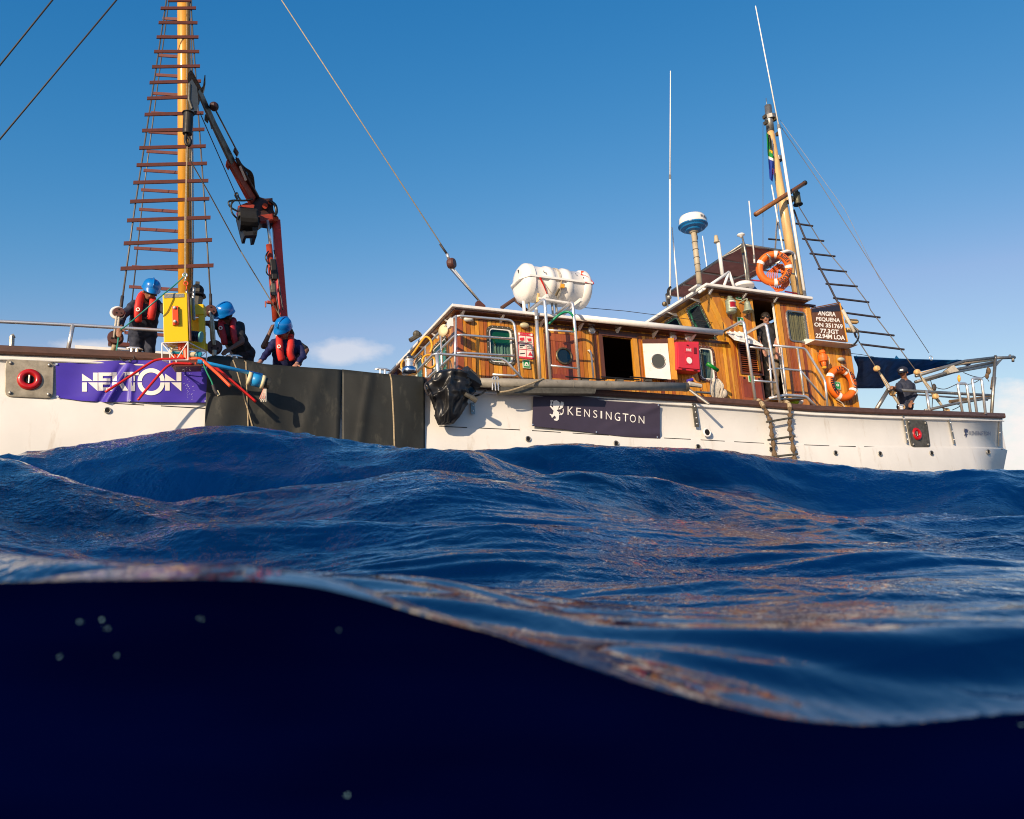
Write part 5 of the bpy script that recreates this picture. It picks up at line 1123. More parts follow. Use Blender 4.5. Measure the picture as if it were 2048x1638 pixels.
def poster():
    q = [P(1036, 664, VC - .01), P(1066, 667, VC - .01), P(1069, 719, VC - .01), P(1037, 716, VC - .01)]; F = lambda a, b, d=0: quadpt(q, a, b) - V * d
    t = thing('safety_poster', q[3], 'safety poster with red grid and pictograms beside the first window', 'poster'); G().hexa([F(0, 0), F(1, 0), F(1, 1), F(0, 1)], V * .008).mk('sheet', 'poster', t)
    R = lambda a, b, c, d, m, nm: G().hexa([F(a, b, .002), F(c, b, .002), F(c, d, .002), F(a, d, .002)], -V * .002).mk(nm, m, t)
    R(0, 0, 1, .13, 'poster_red', 'header'); R(0, .93, 1, 1, 'poster_red', 'footer'); R(0, .40, 1, .425, 'poster_red', 'grid_line'); R(0, .64, 1, .665, 'poster_red', 'grid_line'); R(.48, .13, .51, .93, 'poster_red', 'grid_line'); R(0, .13, .03, .93, 'poster_red', 'grid_line'); R(.97, .13, 1, .93, 'poster_red', 'grid_line')
    for s in (.06, .88): G().lathe(F(s, .065, .004), -V, [(.022, 0), (.022, .003)], 12).mk('white_dot', 'print_white', t)
    for i in range(7): R(.17 + .09 * i, .05, .24 + .09 * i, .085, 'print_white', 'header_mark')
    blobs = {(.10, .22): [(0, .0), (.28, -.03), (.30, .08), (.12, .11), (0, .09)], (.57, .22): [(0, 0), (.28, -.02), (.30, .09), (.1, .11)]}
    for (a, b), pl in blobs.items(): G().prism([F(a + x, b + y, .003) for x, y in pl], -V * .002).mk('pictogram', 'poster_red', t)
    for a, b, pl in ((.08, .50, [(0, 0), (.32, -.02), (.32, .02), (0, .05)]), (.56, .52, [(0, 0), (.2, .0), (.2, .03), (0, .03)]), (.08, .80, [(0, .02), (.32, -.02), (.32, .01), (0, .05)])): G().prism([F(a + x, b + y, .003) for x, y in pl], -V * .002).mk('pictogram', 'print_black', t)
    G().prism([F(.75, .71, .003), F(.90, .87, .003), F(.60, .87, .003)], -V * .002).mk('pictogram', 'poster_red', t)
    for a, b, w in ((.08, .35, .3), (.57, .35, .3), (.57, .58, .25), (.08, .58, .2)): R(a, b, a + w, b + .02, 'print_black', 'text_line')
poster()
def gsign(quad, v, lab, icon):
    q = [P(x, y, v) for x, y in quad]; F = lambda a, b, d=0: quadpt(q, a, b) - V * d; t = thing('safety_sign', q[3], lab, 'sign', 'green and white safety signs')
    G().hexa(q, V * .01).mk('plate', 'sign_pale', t); G().hexa([F(.1, .08, .002), F(.9, .08, .002), F(.9, .92, .002), F(.1, .92, .002)], -V * .002).mk('green_field', 'sign_green', t)
    pr = lambda pl: G().prism([F(x, y, .005) for x, y in pl], -V * .002).mk('pictogram', 'print_white', t)
    if icon == 'raft': pr([(.2, .6), (.35, .35), (.6, .28), (.78, .62), (.6, .58), (.5, .42), (.4, .62)]); pr([(.18, .68), (.82, .68), (.82, .76), (.18, .76)])
    elif icon == 'ring': ringmesh(lambda s, t2, d: F(s, t2, d), [(.5 + .24 * math.cos(a), .45 + .18 * math.sin(a)) for a in np.linspace(0, 6.1, 14)], [(.5 + .12 * math.cos(a), .45 + .09 * math.sin(a)) for a in np.linspace(0, 6.1, 14)], .004, .006).mk('pictogram', 'print_white', t)
    elif icon == '1': pr([(.45, .35), (.55, .30), (.58, .65), (.45, .65)]); pr([(.35, .7), (.65, .7), (.65, .76), (.35, .76)])
    else: pr([(.3, .45), (.5, .22), (.7, .45), (.58, .45), (.58, .7), (.42, .7), (.42, .45)])
gsign([(1045, 719), (1059, 720), (1061, 737), (1046, 736)], VC - .03, 'green liferaft sign below the red safety poster', 'raft')
gsign([(1470, 584), (1482, 586), (1484, 600), (1472, 598)], VC - .03, 'green sign high between lantern and bell', '1')
gsign([(1474, 634), (1486, 635), (1489, 650), (1477, 649)], VC - .04, 'green sign behind the top of the tall ladder', 'up')
gsign([(1669, 763), (1680, 764), (1682, 779), (1670, 778)], VC - .03, 'green sign framed by the lower lifebuoy', 'ring')
gsign([(1496, 751), (1509, 752), (1510, 765), (1498, 764)], VC - .03, 'pale green sign behind the ladder under the louvred vent', '1')
# ---------------------------------------------------------------- lifebuoys
def lifebuoy(c, ax, R, r, lab, bands, up, sy=1.0):
    t = thing('lifebuoy', c, lab, 'lifebuoy', 'orange lifebuoys with white bands'); ax = Vec(ax).normalized(); x = up - ax * up.dot(ax); x.normalize(); y = ax.cross(x)
    G().torus(c, ax, R, r, 48, 16, ax2=x).mk('ring', 'lifering', t, smooth=True)
    for a in bands:
        vs = []; n = 4; m = 16
        for i in range(n + 1):
            th = math.radians(a - 6 + 12 * i / n); d = x * math.cos(th) + y * math.sin(th)
            for k in range(m): b = 2 * math.pi * k / m; vs.append(Vec(c) + d * (R + (r + .004) * math.cos(b)) + ax * ((r + .004) * math.sin(b)))
        mk('white_band', vs, [(i * m + k, (i + 1) * m + k, (i + 1) * m + (k + 1) % m, i * m + (k + 1) % m) for i in range(n) for k in range(m)], 'tape_white', t, smooth=True)
    # stencilled letters round the ring: ship's name above, port below
    def word(s, mid, span):
        for i, ch in enumerate(s):
            if ch == ' ': continue
            th = math.radians(mid + span * ((i + .5) / len(s) - .5)); d = x * math.cos(th) + y * math.sin(th); tg = -x * math.sin(th) + y * math.cos(th)
            f = -ax if (-ax).dot(V) < 0 else ax; p = Vec(c) + d * R + f * (r * .985); w_, h_ = .024, .040
            rr = tg.cross(d).dot(f); tg2 = tg if rr < 0 else -tg
            if True:
                text('letter', ch, [p - tg2 * -w_ * -1 + d * h_, p + tg2 * w_ + d * h_, p + tg2 * w_ - d * h_, p - tg2 * w_ - d * h_], 'print_black', t, off=.03, ext=.006)
    return t, word
n1 = (V * .95 + U * .05)
t, wd_ = lifebuoy(P(1683, 767, VC - .09), n1, .292, .074, 'orange lifebuoy hanging on the after deckhouse wall above the rail', (28, 118, 205, 298), W)
wd_('ANGRA', 0, -62) ; wd_('PEQUENA', 75, -75); wd_('LUDERITZ', -110, -70)
G().tube(spline([P(1683, 730, VC - .2), P(1697, 742, VC - .2), P(1705, 765, VC - .18), P(1715, 780, VC - .16), P(1710, 790, VC - .16)]), .010, 6).mk('grab_line', 'rope_white', t)
G().tube(spline([P(1672, 798, VC - .1), P(1684, 806, VC - .1), P(1690, 815, VC - .1)]), .010, 6).mk('grab_line', 'rope_white', t)
ax_ = (ray(1549, 537).normalized() * .8 + V * .25 - W * .12)
t, wd_ = lifebuoy(P(1548, 537, .72), ax_, .285, .074, 'upper orange lifebuoy tilted on the wheelhouse roof rail with a coil of rope', (75, 165, 285, -5), W + U * .3)
wd_('ANGRA', 30, -60); wd_('PEQUENA', 120, -70)
G().tube(spline([P(1533, 508, .62), P(1540, 515, .60), P(1541, 525, .66)]), .022, 8).mk('hook', 'dull_steel', t); G().tube(spline([P(1567, 510, .62), P(1560, 522, .6), P(1552, 527, .66)]), .022, 8).mk('hook', 'dull_steel', t)
t = thing('rope_coil', P(1553, 583, .9), 'hanging coil of bright orange line beneath the upper lifebuoy', 'rope')
for k in range(12):
    a = k * .9; w0 = 10 + 5 * math.sin(k * 2.1); x0 = 1556 + (k % 4) * 3; G().tube(spline([P(x0, 528 + k % 3, .85 + .01 * k), P(x0 - 22 + k, 548, .84), P(x0 - 16 + k * 1.2, 570, .8 + .012 * k), P(x0 - 2, 579 + (k % 5), .8), P(x0 + 9 + k * .35, 568, .82), P(x0 + 7 + k * .3, 545, .85), P(x0, 528 + k % 3, .85 + .01 * k)]), .009, 6).mk('loop', 'lifering', t, smooth=True)
# orange float light and hanging gear
def epirb():
    c = P(1646, 716, VC - .14); t = thing('float_light', P(1648, 735, VC), 'orange float light hanging under the white ledge roof', 'marker light')
    G().lathe(c, W, [(.04, -.17), (.05, -.12), (.05, -.09), (.085, -.07), (.095, -.01), (.095, .05), (.06, .07), (.055, .09), (.07, .10), (.05, .16), (.03, .165)], 20).mk('body', 'lifering', t); G().ball(c - W * .2, .05, 10, 6, (1, 1, .6)).mk('tail_cap', 'cord_yellow', t)
    G().tube(spline([c + W * .1 + U * .05, c + U * .16, c + U * .14 - W * .12]), .007, 5).mk('cord', 'rope_white', t)
epirb()
# name board
def board():
    v = VC - .02; q = [P(1622, 618, v), P(1679, 607, v), P(1694, 684, v), P(1631, 677, v)]; F = lambda a, b, d=0: quadpt(q, a, b) - V * d; F0 = F
    t = thing('name_board', q[3], 'dark wooden name board lettered ANGRA PEQUENA beside the wheelhouse', 'sign'); G().hexa(q, V * .03).mk('board', 'board_brown', t)
    G().hexa([F(.02, .03, .001), F(.98, .03, .001), F(.98, .20, .001), F(.02, .12, .001)], -V * .003).mk('painted_shade_strip', 'board_shade', t)  # shade along the top of the board, painted on as a dark strip
    for a, b in (((0, -.02), (1, -.02)), ((1, 0), (1, 1))): G().tube([F(*a, .01), F(*b, .01)], .016, 4).mk('frame_batten', 'trim_yellow' if a[0] else 'rung_wood', t)
    X = lambda px, py: P(px, py, v - .003)
    def ln(s, x0, y0, x1, y1, x2, y2, x3, y3): text('lettering', s, [X(x0, y0), X(x1, y1), X(x2, y2), X(x3, y3)], 'print_white', t, off=.03, ext=.003)
    ln('ANGRA', 1636, 622, 1671, 624, 1671.5, 633.5, 1635, 630.5); ln('PEQUENA', 1632, 634, 1680, 636.5, 1680.5, 646.5, 1632, 642.5)
    ln('ON 351769', 1628, 644.5, 1685, 648.5, 1685.5, 658, 1628.5, 653); ln('77.3GT', 1640, 657, 1677, 659.5, 1677.5, 669, 1640.5, 666); ln('22.94M LOA', 1631, 666.5, 1689, 671, 1690, 680.5, 1631, 675.5)
    for y in (642, 660):
        p = P(1692, y, v + .25); G().lathe(p, (U * .98 - V * .1), [(.04, 0), (.055, .02), (.055, .26), (.035, .30)], 14).mk('wooden_peg', 'mast_pale', label='pale wooden roller sticking out behind the name board, the %s of two' % ('upper' if y < 650 else 'lower'), cat='roller', group='wooden rollers behind the name board')
mat('board_brown', (.17, .072, .036), .5, var=.35, vscale=12, stretch=(1, 1, .2)); mat('board_shade', (.02, .02, .035), .5)
board()
# ---------------------------------------------------------------- banners, mats, boom, tarpaulin
def cloth(quad, v, nu, nv, wav):
    vs = []
    for j in range(nv + 1):
        for i in range(nu + 1):
            s, t = i / nu, j / nv; top = curve_q(quad[0], s); bot = curve_q(quad[1], s); px, py = top[0] + (bot[0] - top[0]) * t, top[1] + (bot[1] - top[1]) * t
            vs.append(P(px, py, v - wav(px, py)))
    return vs, [(j * (nu + 1) + i, j * (nu + 1) + i + 1, (j + 1) * (nu + 1) + i + 1, (j + 1) * (nu + 1) + i) for j in range(nv) for i in range(nu)]
def curve_q(pts, s):
    n = len(pts) - 1; k = min(n - 1, int(s * n)); f = s * n - k; return (pts[k][0] + (pts[k + 1][0] - pts[k][0]) * f, pts[k][1] + (pts[k + 1][1] - pts[k][1]) * f)
def gauss(d, w): return math.exp(-(d / w) ** 2)
def lined(px, py, x0, y0, x1, y1):          # signed distance to a crease line
    dx, dy = x1 - x0, y1 - y0; l = math.hypot(dx, dy); return ((px - x0) * dy - (py - y0) * dx) / l
def wavN(px, py):
    f = min(1, max(0, (py - 722) / 40)); d1 = lined(px, py, 262, 722, 212, 806); d2 = lined(px, py, 262, 760, 259, 806)
    return .012 * math.sin(px * .055 + py * .02) + .045 * gauss(d1, 6) * (.3 + f) - .03 * gauss(d1 + 11, 6) * (.2 + f) + .03 * gauss(d2 - 2, 4) * f + .012 * math.sin(px * .02 + 1) + .025 * gauss(py - 802, 6) * gauss(px - 150, 50)
def nekton():
    v = -.035; t = thing('banner', P(263, 800, v), 'purple banner lettered NEKTON on the bow side of the hull', 'banner', None)
    vs, f = cloth(([(111, 726.5), (160, 724), (210, 722), (259, 720.5), (310, 720), (365, 721), (416, 722)], [(113, 795), (160, 801), (210, 804), (259, 803), (310, 804), (365, 805), (413, 805)]), v, 96, 22, wavN)
    mk('cloth', vs, f, 'purple', t, smooth=True)
    Z = lambda x, y: (x / 4.096, 600 + y / 4.096)
    def poly(pl, nm='letter'):
        out = []; n = len(pl); q = []
        for i in range(n):
            a, b = pl[i], pl[(i + 1) % n]; k = max(1, int(math.dist(a, b) / 22))
            for j in range(k): q.append((a[0] + (b[0] - a[0]) * j / k, a[1] + (b[1] - a[1]) * j / k))
        q = [Z(*p) for p in q]
        bm = bmesh.new(); vv = [bm.verts.new(P(x, y, v - wavN(x, y) - .007)) for x, y in q]; bm.faces.new(vv); bmesh.ops.triangulate(bm, faces=bm.faces[:])
        r = ([x.co.copy() for x in bm.verts], [tuple(y.index for y in p.verts) for p in bm.faces]) if not bm.verts.index_update() else None; bm.free(); return r
    def letter(polys):
        g = G()
        for p in polys: a, b = poly(p); g.add(a, b)
        g.mk('letter', 'print_white', t)
    R = lambda a, b, c, d: [(a, b), (c, b), (c, d), (a, d)]
    letter([[(672, 603), (762, 664), (672, 664)], R(762, 595, 800, 664), R(672, 675, 712, 750), [(722, 675), (800, 675), (800, 746)]])
    letter([R(806, 594, 842, 664), R(842, 594, 914, 622), R(842, 642, 904, 664), R(806, 675, 842, 743), R(842, 675, 904, 692), R(842, 716, 914, 743)])
    letter([R(920, 592, 956, 664), [(962, 664), (1012, 590), (1062, 590), (1004, 664)], R(920, 675, 956, 742), [(962, 675), (1006, 675), (1052, 742), (1004, 742)]])
    letter([R(1040, 589, 1136, 616), R(1072, 616, 1106, 664), R(1072, 675, 1106, 746)])
    for h in (0, 1):
        g = G(); n = 22; 
        for i in range(n):
            a0 = math.pi * (i / n) + h * math.pi; a1 = math.pi * ((i + 1) / n) + h * math.pi; o = (1238, 664 if h else 675); e = 1e-9
            qd = [(o[0] + 111 * math.cos(a0), o[1] + 105 * math.sin(a0)), (o[0] + 111 * math.cos(a1), o[1] + 105 * math.sin(a1)), (o[0] + 76 * math.cos(a1), o[1] + 71 * math.sin(a1)), (o[0] + 76 * math.cos(a0), o[1] + 71 * math.sin(a0))]
            a, b = poly(qd); g.add(a, b)
        g.mk('letter', 'print_white', t)
    letter([[(1352, 603), (1442, 664), (1352, 664)], R(1446, 592, 1485, 664), R(1352, 675, 1390, 742), [(1402, 675), (1485, 675), (1485, 748)]])
    for x, y in ((113, 728), (259, 722), (414, 724), (115, 793), (259, 801), (411, 802)): G().lathe(P(x, y, v - wavN(x, y) - .012), V, [(.014, 0), (.014, .01)], 10).mk('eyelet', 'steel', t)
    G().tube(spline([P(240, 700, .0), P(241, 718, -.05), P(258, 722, -.07), P(268, 716, -.06), P(264, 702, -.02)]), .007, 5).mk('lashing', 'cable_dark', t)
nekton()
def griffin(F, m, parent):
    g = G()
    polys = [[(455, 215), (500, 205), (540, 235), (545, 275), (525, 305), (520, 330), (500, 345), (530, 370), (535, 410), (530, 440), (528, 470), (505, 488), (470, 482), (458, 462), (490, 455), (485, 430), (462, 410), (448, 385), (458, 350), (438, 330), (418, 305), (405, 290), (408, 265), (425, 285), (445, 305), (455, 300), (440, 270), (450, 245)],
             [(410, 207), (452, 205), (448, 222), (432, 226), (440, 262), (424, 282), (408, 262), (416, 240)],
             [(520, 330), (545, 305), (550, 262), (558, 228), (572, 222), (568, 240), (590, 222), (584, 242), (604, 232), (594, 256), (604, 258), (590, 276), (598, 284), (580, 296), (588, 306), (566, 318), (548, 332)],
             [(452, 385), (478, 405), (460, 425), (440, 446), (430, 440), (424, 418), (400, 398), (410, 390), (436, 404)],
             [(526, 350), (545, 372), (568, 388), (584, 372), (586, 345), (580, 338), (594, 318), (598, 350), (592, 384), (570, 410), (545, 408), (528, 396), (545, 396), (562, 400), (552, 388)]]
    for p in polys:
        bm = bmesh.new(); vv = [bm.verts.new(F((x - 400) / 205, (y - 203) / 287)) for x, y in p]; bm.faces.new(vv); bmesh.ops.triangulate(bm, faces=bm.faces[:]); bm.verts.index_update()
        g.add([x.co.copy() for x in bm.verts], [tuple(y.index for y in q.verts) for q in bm.faces]); bm.free()
    g.mk('emblem', m, parent)
def wavK(px, py):
    a = lined(px, py, 1316, 812, 1195, 862); b = lined(px, py, 1318, 866, 1210, 868); return .008 * math.sin(px * .03 + py * .03) + .028 * gauss(a, 7) * max(0, (px - 1180) / 140) - .02 * gauss(a + 13, 7) * max(0, (px - 1180) / 140) + .02 * gauss(b, 6) * max(0, (px - 1200) / 120)
def kens():
    v = -.035; t = thing('banner', P(1190, 860, v), 'dark navy banner with white emblem lettered KENSINGTON amidships', 'banner', None)
    vs, f = cloth(([(1067, 784), (1130, 789), (1197, 796), (1250, 800), (1320, 808)], [(1064, 852), (1130, 859), (1195, 867), (1250, 873), (1320, 877)]), v, 72, 22, wavK); mk('cloth', vs, f, 'navy_banner', t, smooth=True)
    Fp = lambda px, py: P(px, py, v - wavK(px, py) - .008)
    griffin(lambda s, q: Fp(1099 + 29.5 * s, 800 + q * 42), 'print_white', t)
    chars = 'KENSINGTON'; Z = lambda x, y: (1040 + x / 6.827, 770 + y / 6.827)
    box = [(650, 732, 295, 410), (768, 834, 312, 420), (876, 954, 332, 436), (1000, 1056, 344, 448), (1100, 1122, 354, 456), (1172, 1250, 365, 472), (1292, 1368, 376, 488), (1402, 1480, 390, 498), (1500, 1582, 404, 512), (1620, 1698, 422, 524)]
    for ch, (x0, x1, y0, y1) in zip(chars, box):
        sl = .10 * (x1 - x0)
        def S(a, b, x0=x0, x1=x1, y0=y0, y1=y1, sl=sl): x, y = Z(x0 + (x1 - x0) * a, y0 - sl * .5 + (y1 - y0) * b + sl * a); return Fp(x, y)
        text('letter', ch, None, 'print_white', t, off=-.004, ext=0, surf=S)
    for x, y in ((1196, 794.5), (1193, 864), (1317, 810), (1065.5, 849), (1315, 874)): G().lathe(P(x, y, v - wavK(x, y) - .012), V, [(.012, 0), (.012, .01)], 10).mk('eyelet', 'steel', t)
kens()
def sternlogo():
    t = thing('hull_lettering', P(1955, 876, vo(1955)), 'small dark KENSINGTON lettering with emblem on the white stern', 'lettering')
    Fp = lambda px, py: P(px, py, vo(px) - .022)
    griffin(lambda s, q: Fp(1928 + 9 * s, 857 + q * 18), 'print_navy', t)
    text('lettering', 'KENSINGTON', None, 'print_navy', t, off=-.002, ext=0, surf=lambda a, b: Fp(1939 + 42 * a, 862 + 8 * b + a * 1.0))
mat('print_navy', (.03, .04, .10), .5)
sternlogo()
# black fender mats hung over the rail
def mats():
    wav = lambda px, py: .016 * math.sin(px * .021 + py * .013) + .008 * math.sin(px * .07 + py * .01) + .010 * noise.noise(Vec((px * .03, py * .012, 0))) + .02 * gauss(lined(px, py, 500, 720, 560, 860), 9) + .02 * gauss(lined(px, py, 650, 735, 600, 870), 7) + .02 * gauss(lined(px, py, 742, 740, 715, 900), 8)
    for (top, bot, lab) in (([(416, 716), (430, 713), (460, 716), (530, 730.5), (600, 736), (684, 741.5)], [(404, 960), (430, 960), (480, 960), (545, 960), (610, 960), (676, 960)], 'black rubber mat hanging over the hull beneath the crew in blue helmets'),
                            ([(684.2, 741), (740, 747), (790, 752), (848, 756)], [(684, 975), (740, 975), (792, 975), (850, 975)], 'black rubber mat hanging over the hull just left of the black bundle')):
        t = thing('fender_mat', P(*bot[1], -.08), lab, 'rubber mat', 'black rubber mats hung over the hull side'); vs, f = cloth((top, bot), -.075, 40, 30, wav)
        # the top edge folds inboard over the rail
        n = 41; fold = [vs[i] + V * .22 + W * .015 for i in range(n)]; m0 = len(vs); vs += fold; f += [(m0 + i, m0 + i + 1, i + 1, i) for i in range(n - 1)]
        o = mk('sheet', vs, f, 'black_mat', t, smooth=True); o.modifiers.new('s', 'SOLIDIFY').thickness = .02
    def cord(pts, lab, r=.009): G().tube([P(x, y, -.11) for x, y in pts], r, 6).mk('mat_rope', 'rope_tan', label=lab, cat='rope', group='thin ropes hanging over the black mats')
    cord([(466, 720), (472, 735), (478, 757), (507, 860)], 'slanting thin rope over the left black mat'); cord([(488, 722), (492, 724), (494, 790), (497, 870)], 'straight thin rope over the left black mat behind the blue tube'); cord([(780, 748), (783, 760), (787, 830), (790, 920)], 'single thin rope down the right black mat', .012)
mats()
def boom():
    v = -.22; t = thing('boom', P(1160, 783, v), 'long grey pole stowed along the rail above the dark banner', 'pole'); pts = [P(940, 765, v), P(1100, 768, v), P(1215, 771, v), P(1371, 774, v)]; r = 9.3 / ppm(pts[1])
    G().tube(pts, r, 20).mk('pole', 'grey_boom', t, smooth=True); G().tube([P(1368, 774, v), P(1374, 774, v)], r * 1.08, 20).mk('end_cap', 'plate_dark', t)
    for a in (1143, 1216): G().tube([P(a, curve_at([(940, 765), (1100, 768), (1371, 774)], a), v), P(a + 2, curve_at([(940, 765), (1100, 768), (1371, 774)], a), v)], r * 1.05, 20).mk('sleeve', 'grey_boom', t)
    G().hexa([P(1001, 774, v - .06), P(1193, 777, v - .06), P(1190, 787, v - .06), P(1001, 786, v - .06)], V * .14).mk('channel', 'plate_dark', t)
    for x in (985, 991): G().tube(corner([P(x, 780, v - .08), P(x, 755, v - .05), P(x + 5, 753, v - .05), P(x + 6, 781, v - .08)], .03), .010, 6).mk('clamp', 'steel', t)
    G().tube([P(988, 754, v), P(992, 780, v - .02)], .03, 8).mk('webbing', 'verdigris_dark', t)
    for x in (1165, 1235, 1292): p = P(x, 762, v + .05); G().box(p, U * .12, V * .08, W * .06).mk('bracket', 'plate_dark', t); G().tube([p + W * .05 - U * .3, p + W * .05 + U * .42], .012, 6).mk('rod', 'dark_iron', t)
    G().tube([P(1374, 776, v), P(1418, 808, v - .25)], .024, 8).mk('strut', 'dull_steel', t)
    G().tube(spline([P(1000, 784, v - .1), P(1020, 781, v - .12), P(1060, 768, v - .12), P(1087, 757, v - .05)]), .014, 7).mk('rope', 'rope_tan', label='khaki rope running over the grey pole', cat='rope')
    for x0, x1, y, m, l in ((1212, 1240, 783, 'teal_pale', 'strip of teal cloth showing under the grey pole'), (1271, 1292, 786, 'cord_yellow', 'orange box showing under the grey pole')): G().hexa([P(x0, y - 2, .1), P(x1, y - 1.5, .1), P(x1, y + 2.5, .1), P(x0, y + 1, .1)], V * .06).mk('stowed_box', m, label=l, cat='box')
    p = P(1095, 760, v + .05); 
    G().prism([P(x, y, .02) for x, y in ((951, 818), (948, 790), (955, 780), (965, 792), (960, 815))], V * .03)
mat('teal_pale', (.12, .42, .40), .6)
boom()
def bundle():
    t = thing('black_bundle', P(893, 850, -.3), 'crumpled black plastic tarpaulin bundle lashed at the end of the grey pole', 'tarpaulin')
    prof = [(741, 902, 20), (746, 903, 38), (755, 903, 50), (768, 903, 55), (782, 900, 52), (796, 901, 46), (810, 899, 37), (824, 897, 31), (836, 894, 25), (846, 892, 18), (850, 884, 8)]
    n = 110; vs = []; k0 = ppm(P(900, 790, -.28)); S_ = 7; M = (len(prof) - 1) * S_ + 1; rdg = lambda x: 1 - 2 * abs(math.sin(x))
    for j in range(M):
        s = j / S_; k = min(len(prof) - 2, int(s)); f = s - k; y, x, w = [prof[k][q] + (prof[k + 1][q] - prof[k][q]) * f for q in range(3)]
        c = P(x, y, -.22); R = w / k0; h = (y - 741) / 110
        for i in range(n):
            a = 2 * math.pi * i / n; q3 = Vec((math.cos(a) * 1.1, math.sin(a) * 1.1, h * 2.0)); wq = noise.noise_vector(q3 * 1.3) * .55; q4 = q3 + wq
            cr = abs(noise.noise(q4 * 1.15)) * .50 + abs(noise.noise(q4 * 2.3 + Vec((3, 1, 7)))) * .22 + abs(noise.noise(q4 * 6 + Vec((3, 1, 7)))) * .03 + .07 * (1 - rdg(2.5 * a + 1.4 * h + .4 + wq.x * 2))
            fold = 1.12 - cr
            vs.append(c + U * (R * fold * math.cos(a)) + V * (min(R, .32) * fold * .75 * math.sin(a)))
    f = [(j * n + i, j * n + (i + 1) % n, (j + 1) * n + (i + 1) % n, (j + 1) * n + i) for j in range(M - 1) for i in range(n)] + [tuple(range(n - 1, -1, -1)), tuple((M - 1) * n + i for i in range(n))]
    o = mk('tarpaulin', vs, f, 'black_tarp', t, smooth=True)
    w = mk('tarpaulin_neck', *(lambda g: (g.v, g.f))(G().tube([P(925, 752, -.25), P(945, 762, -.22), P(960, 770, -.22)], [.17, .13, .07], 9)), 'black_tarp', t)
    G().tube(spline([P(853, 765, -.3), P(850, 775, -.42), P(857, 790, -.4), P(862, 786, -.4)]), .015, 6).mk('lashing', 'cable_dark', t)
    G().tube(spline([P(950, 792, -.12), P(960, 789, -.2), P(968, 784, -.2), P(972, 779, -.15)]), .014, 7).mk('hose_end', 'hose_black', t); G().tube([P(930, 788, -.4), P(953, 801, -.4)], [.03, .045], 8).mk('wood_end', 'plate_dark', t)
bundle()
def ropeladder():
    t = thing('rope_ladder', P(1560, 920, -.1), 'brown rope ladder with wooden rungs hung over the side below the steel ladder', 'rope ladder')
    for pts, nm in (([(1508, 803, .1), (1516, 801, .02), (1524, 808, -.07), (1533, 824, -.09), (1541, 845, -.10), (1543, 865, -.1), (1547, 890, -.1), (1550, 925, -.1), (1551, 960, -.1)], 0), ([(1562, 806, .1), (1572, 804, .0), (1579, 812, -.07), (1580, 830, -.09), (1579, 850, -.1), (1582, 872, -.1), (1587, 900, -.1), (1590, 930, -.1), (1592, 965, -.1)], 1)):
        q = spline([P(*p) for p in pts], 8); r = [.034 + .012 * math.sin(i * 1.1) + random.uniform(-.006, .006) for i in range(len(q))]
        G().tube(q, r, 9).mk('side_rope', 'rope_brown', t, smooth=True); g = G()
        for i in range(10, len(q), 2):
            for k in range(3):
                d = (U * random.uniform(-1, 1) - V * .4 + W * random.uniform(-1, .6)).normalized(); g.tube([q[i], q[i] + d * random.uniform(.05, .085)], .003, 3)
        x = g.mk('frayed_strands', 'rope_brown', t); x['kind'] = 'stuff'
        G().tube(q[8:20], .041, 9).mk('chafe_wrap', 'rope_tan', t, smooth=True)
    for a, b in (((1533, 844), (1585, 835)), ((1536, 880), (1590, 872)), ((1541, 914), (1595, 908)), ((1545, 950), (1598, 945))): G().tube([P(*a, -.12), P(*b, -.12)], .02, 8).mk('rung', 'plate_dark', t)
ropeladder()
def mop():
    t = thing('rope_bundle', P(1440, 800, .5), 'pale rope bundle and cloth bag hanging below the after deckhouse window', 'rope bundle'); v = .55
    for k in range(14):
        x = 1424 + k * 1.7; G().tube(spline([P(1430 + k * .5, 758, v), P(x, 770 + random.uniform(-2, 2), v - .06), P(x - 2 + random.uniform(-2, 2), 784, v - .05), P(x + random.uniform(-3, 3), 797 + random.uniform(-3, 3), v - .02)]), .014, 6).mk('rope_strand', 'rope_white', t, smooth=True)
    G().ball(P(1446, 787, v), .085, 12, 8, (1.0, .7, 1.1)).mk('cloth_bag', 'rope_white', t, smooth=True); G().ball(P(1430, 762, v), .06, 10, 8, (1, 1, .8)).mk('knot', 'rope_white', t, smooth=True)
    t = thing('deck_brush', P(1425, 736, .4), 'green deck brush leaning by the after deckhouse window', 'brush'); v = .35
    G().tube([P(1414, 727, v), P(1436, 741, v)], .036, 12).mk('head', 'brush_green', t, smooth=True); G().tube([P(1424, 735, v), P(1420, 790, v)], .012, 8).mk('handle', 'dull_steel', t)
    t = thing('valve', P(1390, 770, .3), 'brass and pale pipe fitting at the end of the grey pole', 'pipe fitting'); G().tube([P(1377, 768, .1), P(1402, 772, .1)], [.05, .035], 10).mk('body', 'rope_white', t); G().tube(corner([P(1385, 755, .5), P(1392, 765, .4), P(1404, 768, .4), P(1403, 780, .4)], .05), .02, 8).mk('pipe', 'trim_amber', t); G().tube([P(1375, 762, .2), P(1385, 759, .2)], .03, 8).mk('purple_grip', 'purple', t)
    G().tube([P(1390, 784, .1), P(1420, 786, .15)], .022, 8).mk('rod', 'dull_steel', t)
    g = G().ball(P(1587, 803, .6), .1, 10, 7, (1.1, .7, .7)).mk('stowed_bag', 'lime', smooth=True, label='lime green and white bag on deck under the stair platform', cat='bag'); G().ball(P(1598, 803, .6), .09, 10, 7, (1, .7, .8)).mk('stowed_ball', 'tape_white', smooth=True, label='white and red striped ball beside the lime bag', cat='ball')
mat('lime', (.35, .60, .02), .5)
mop()
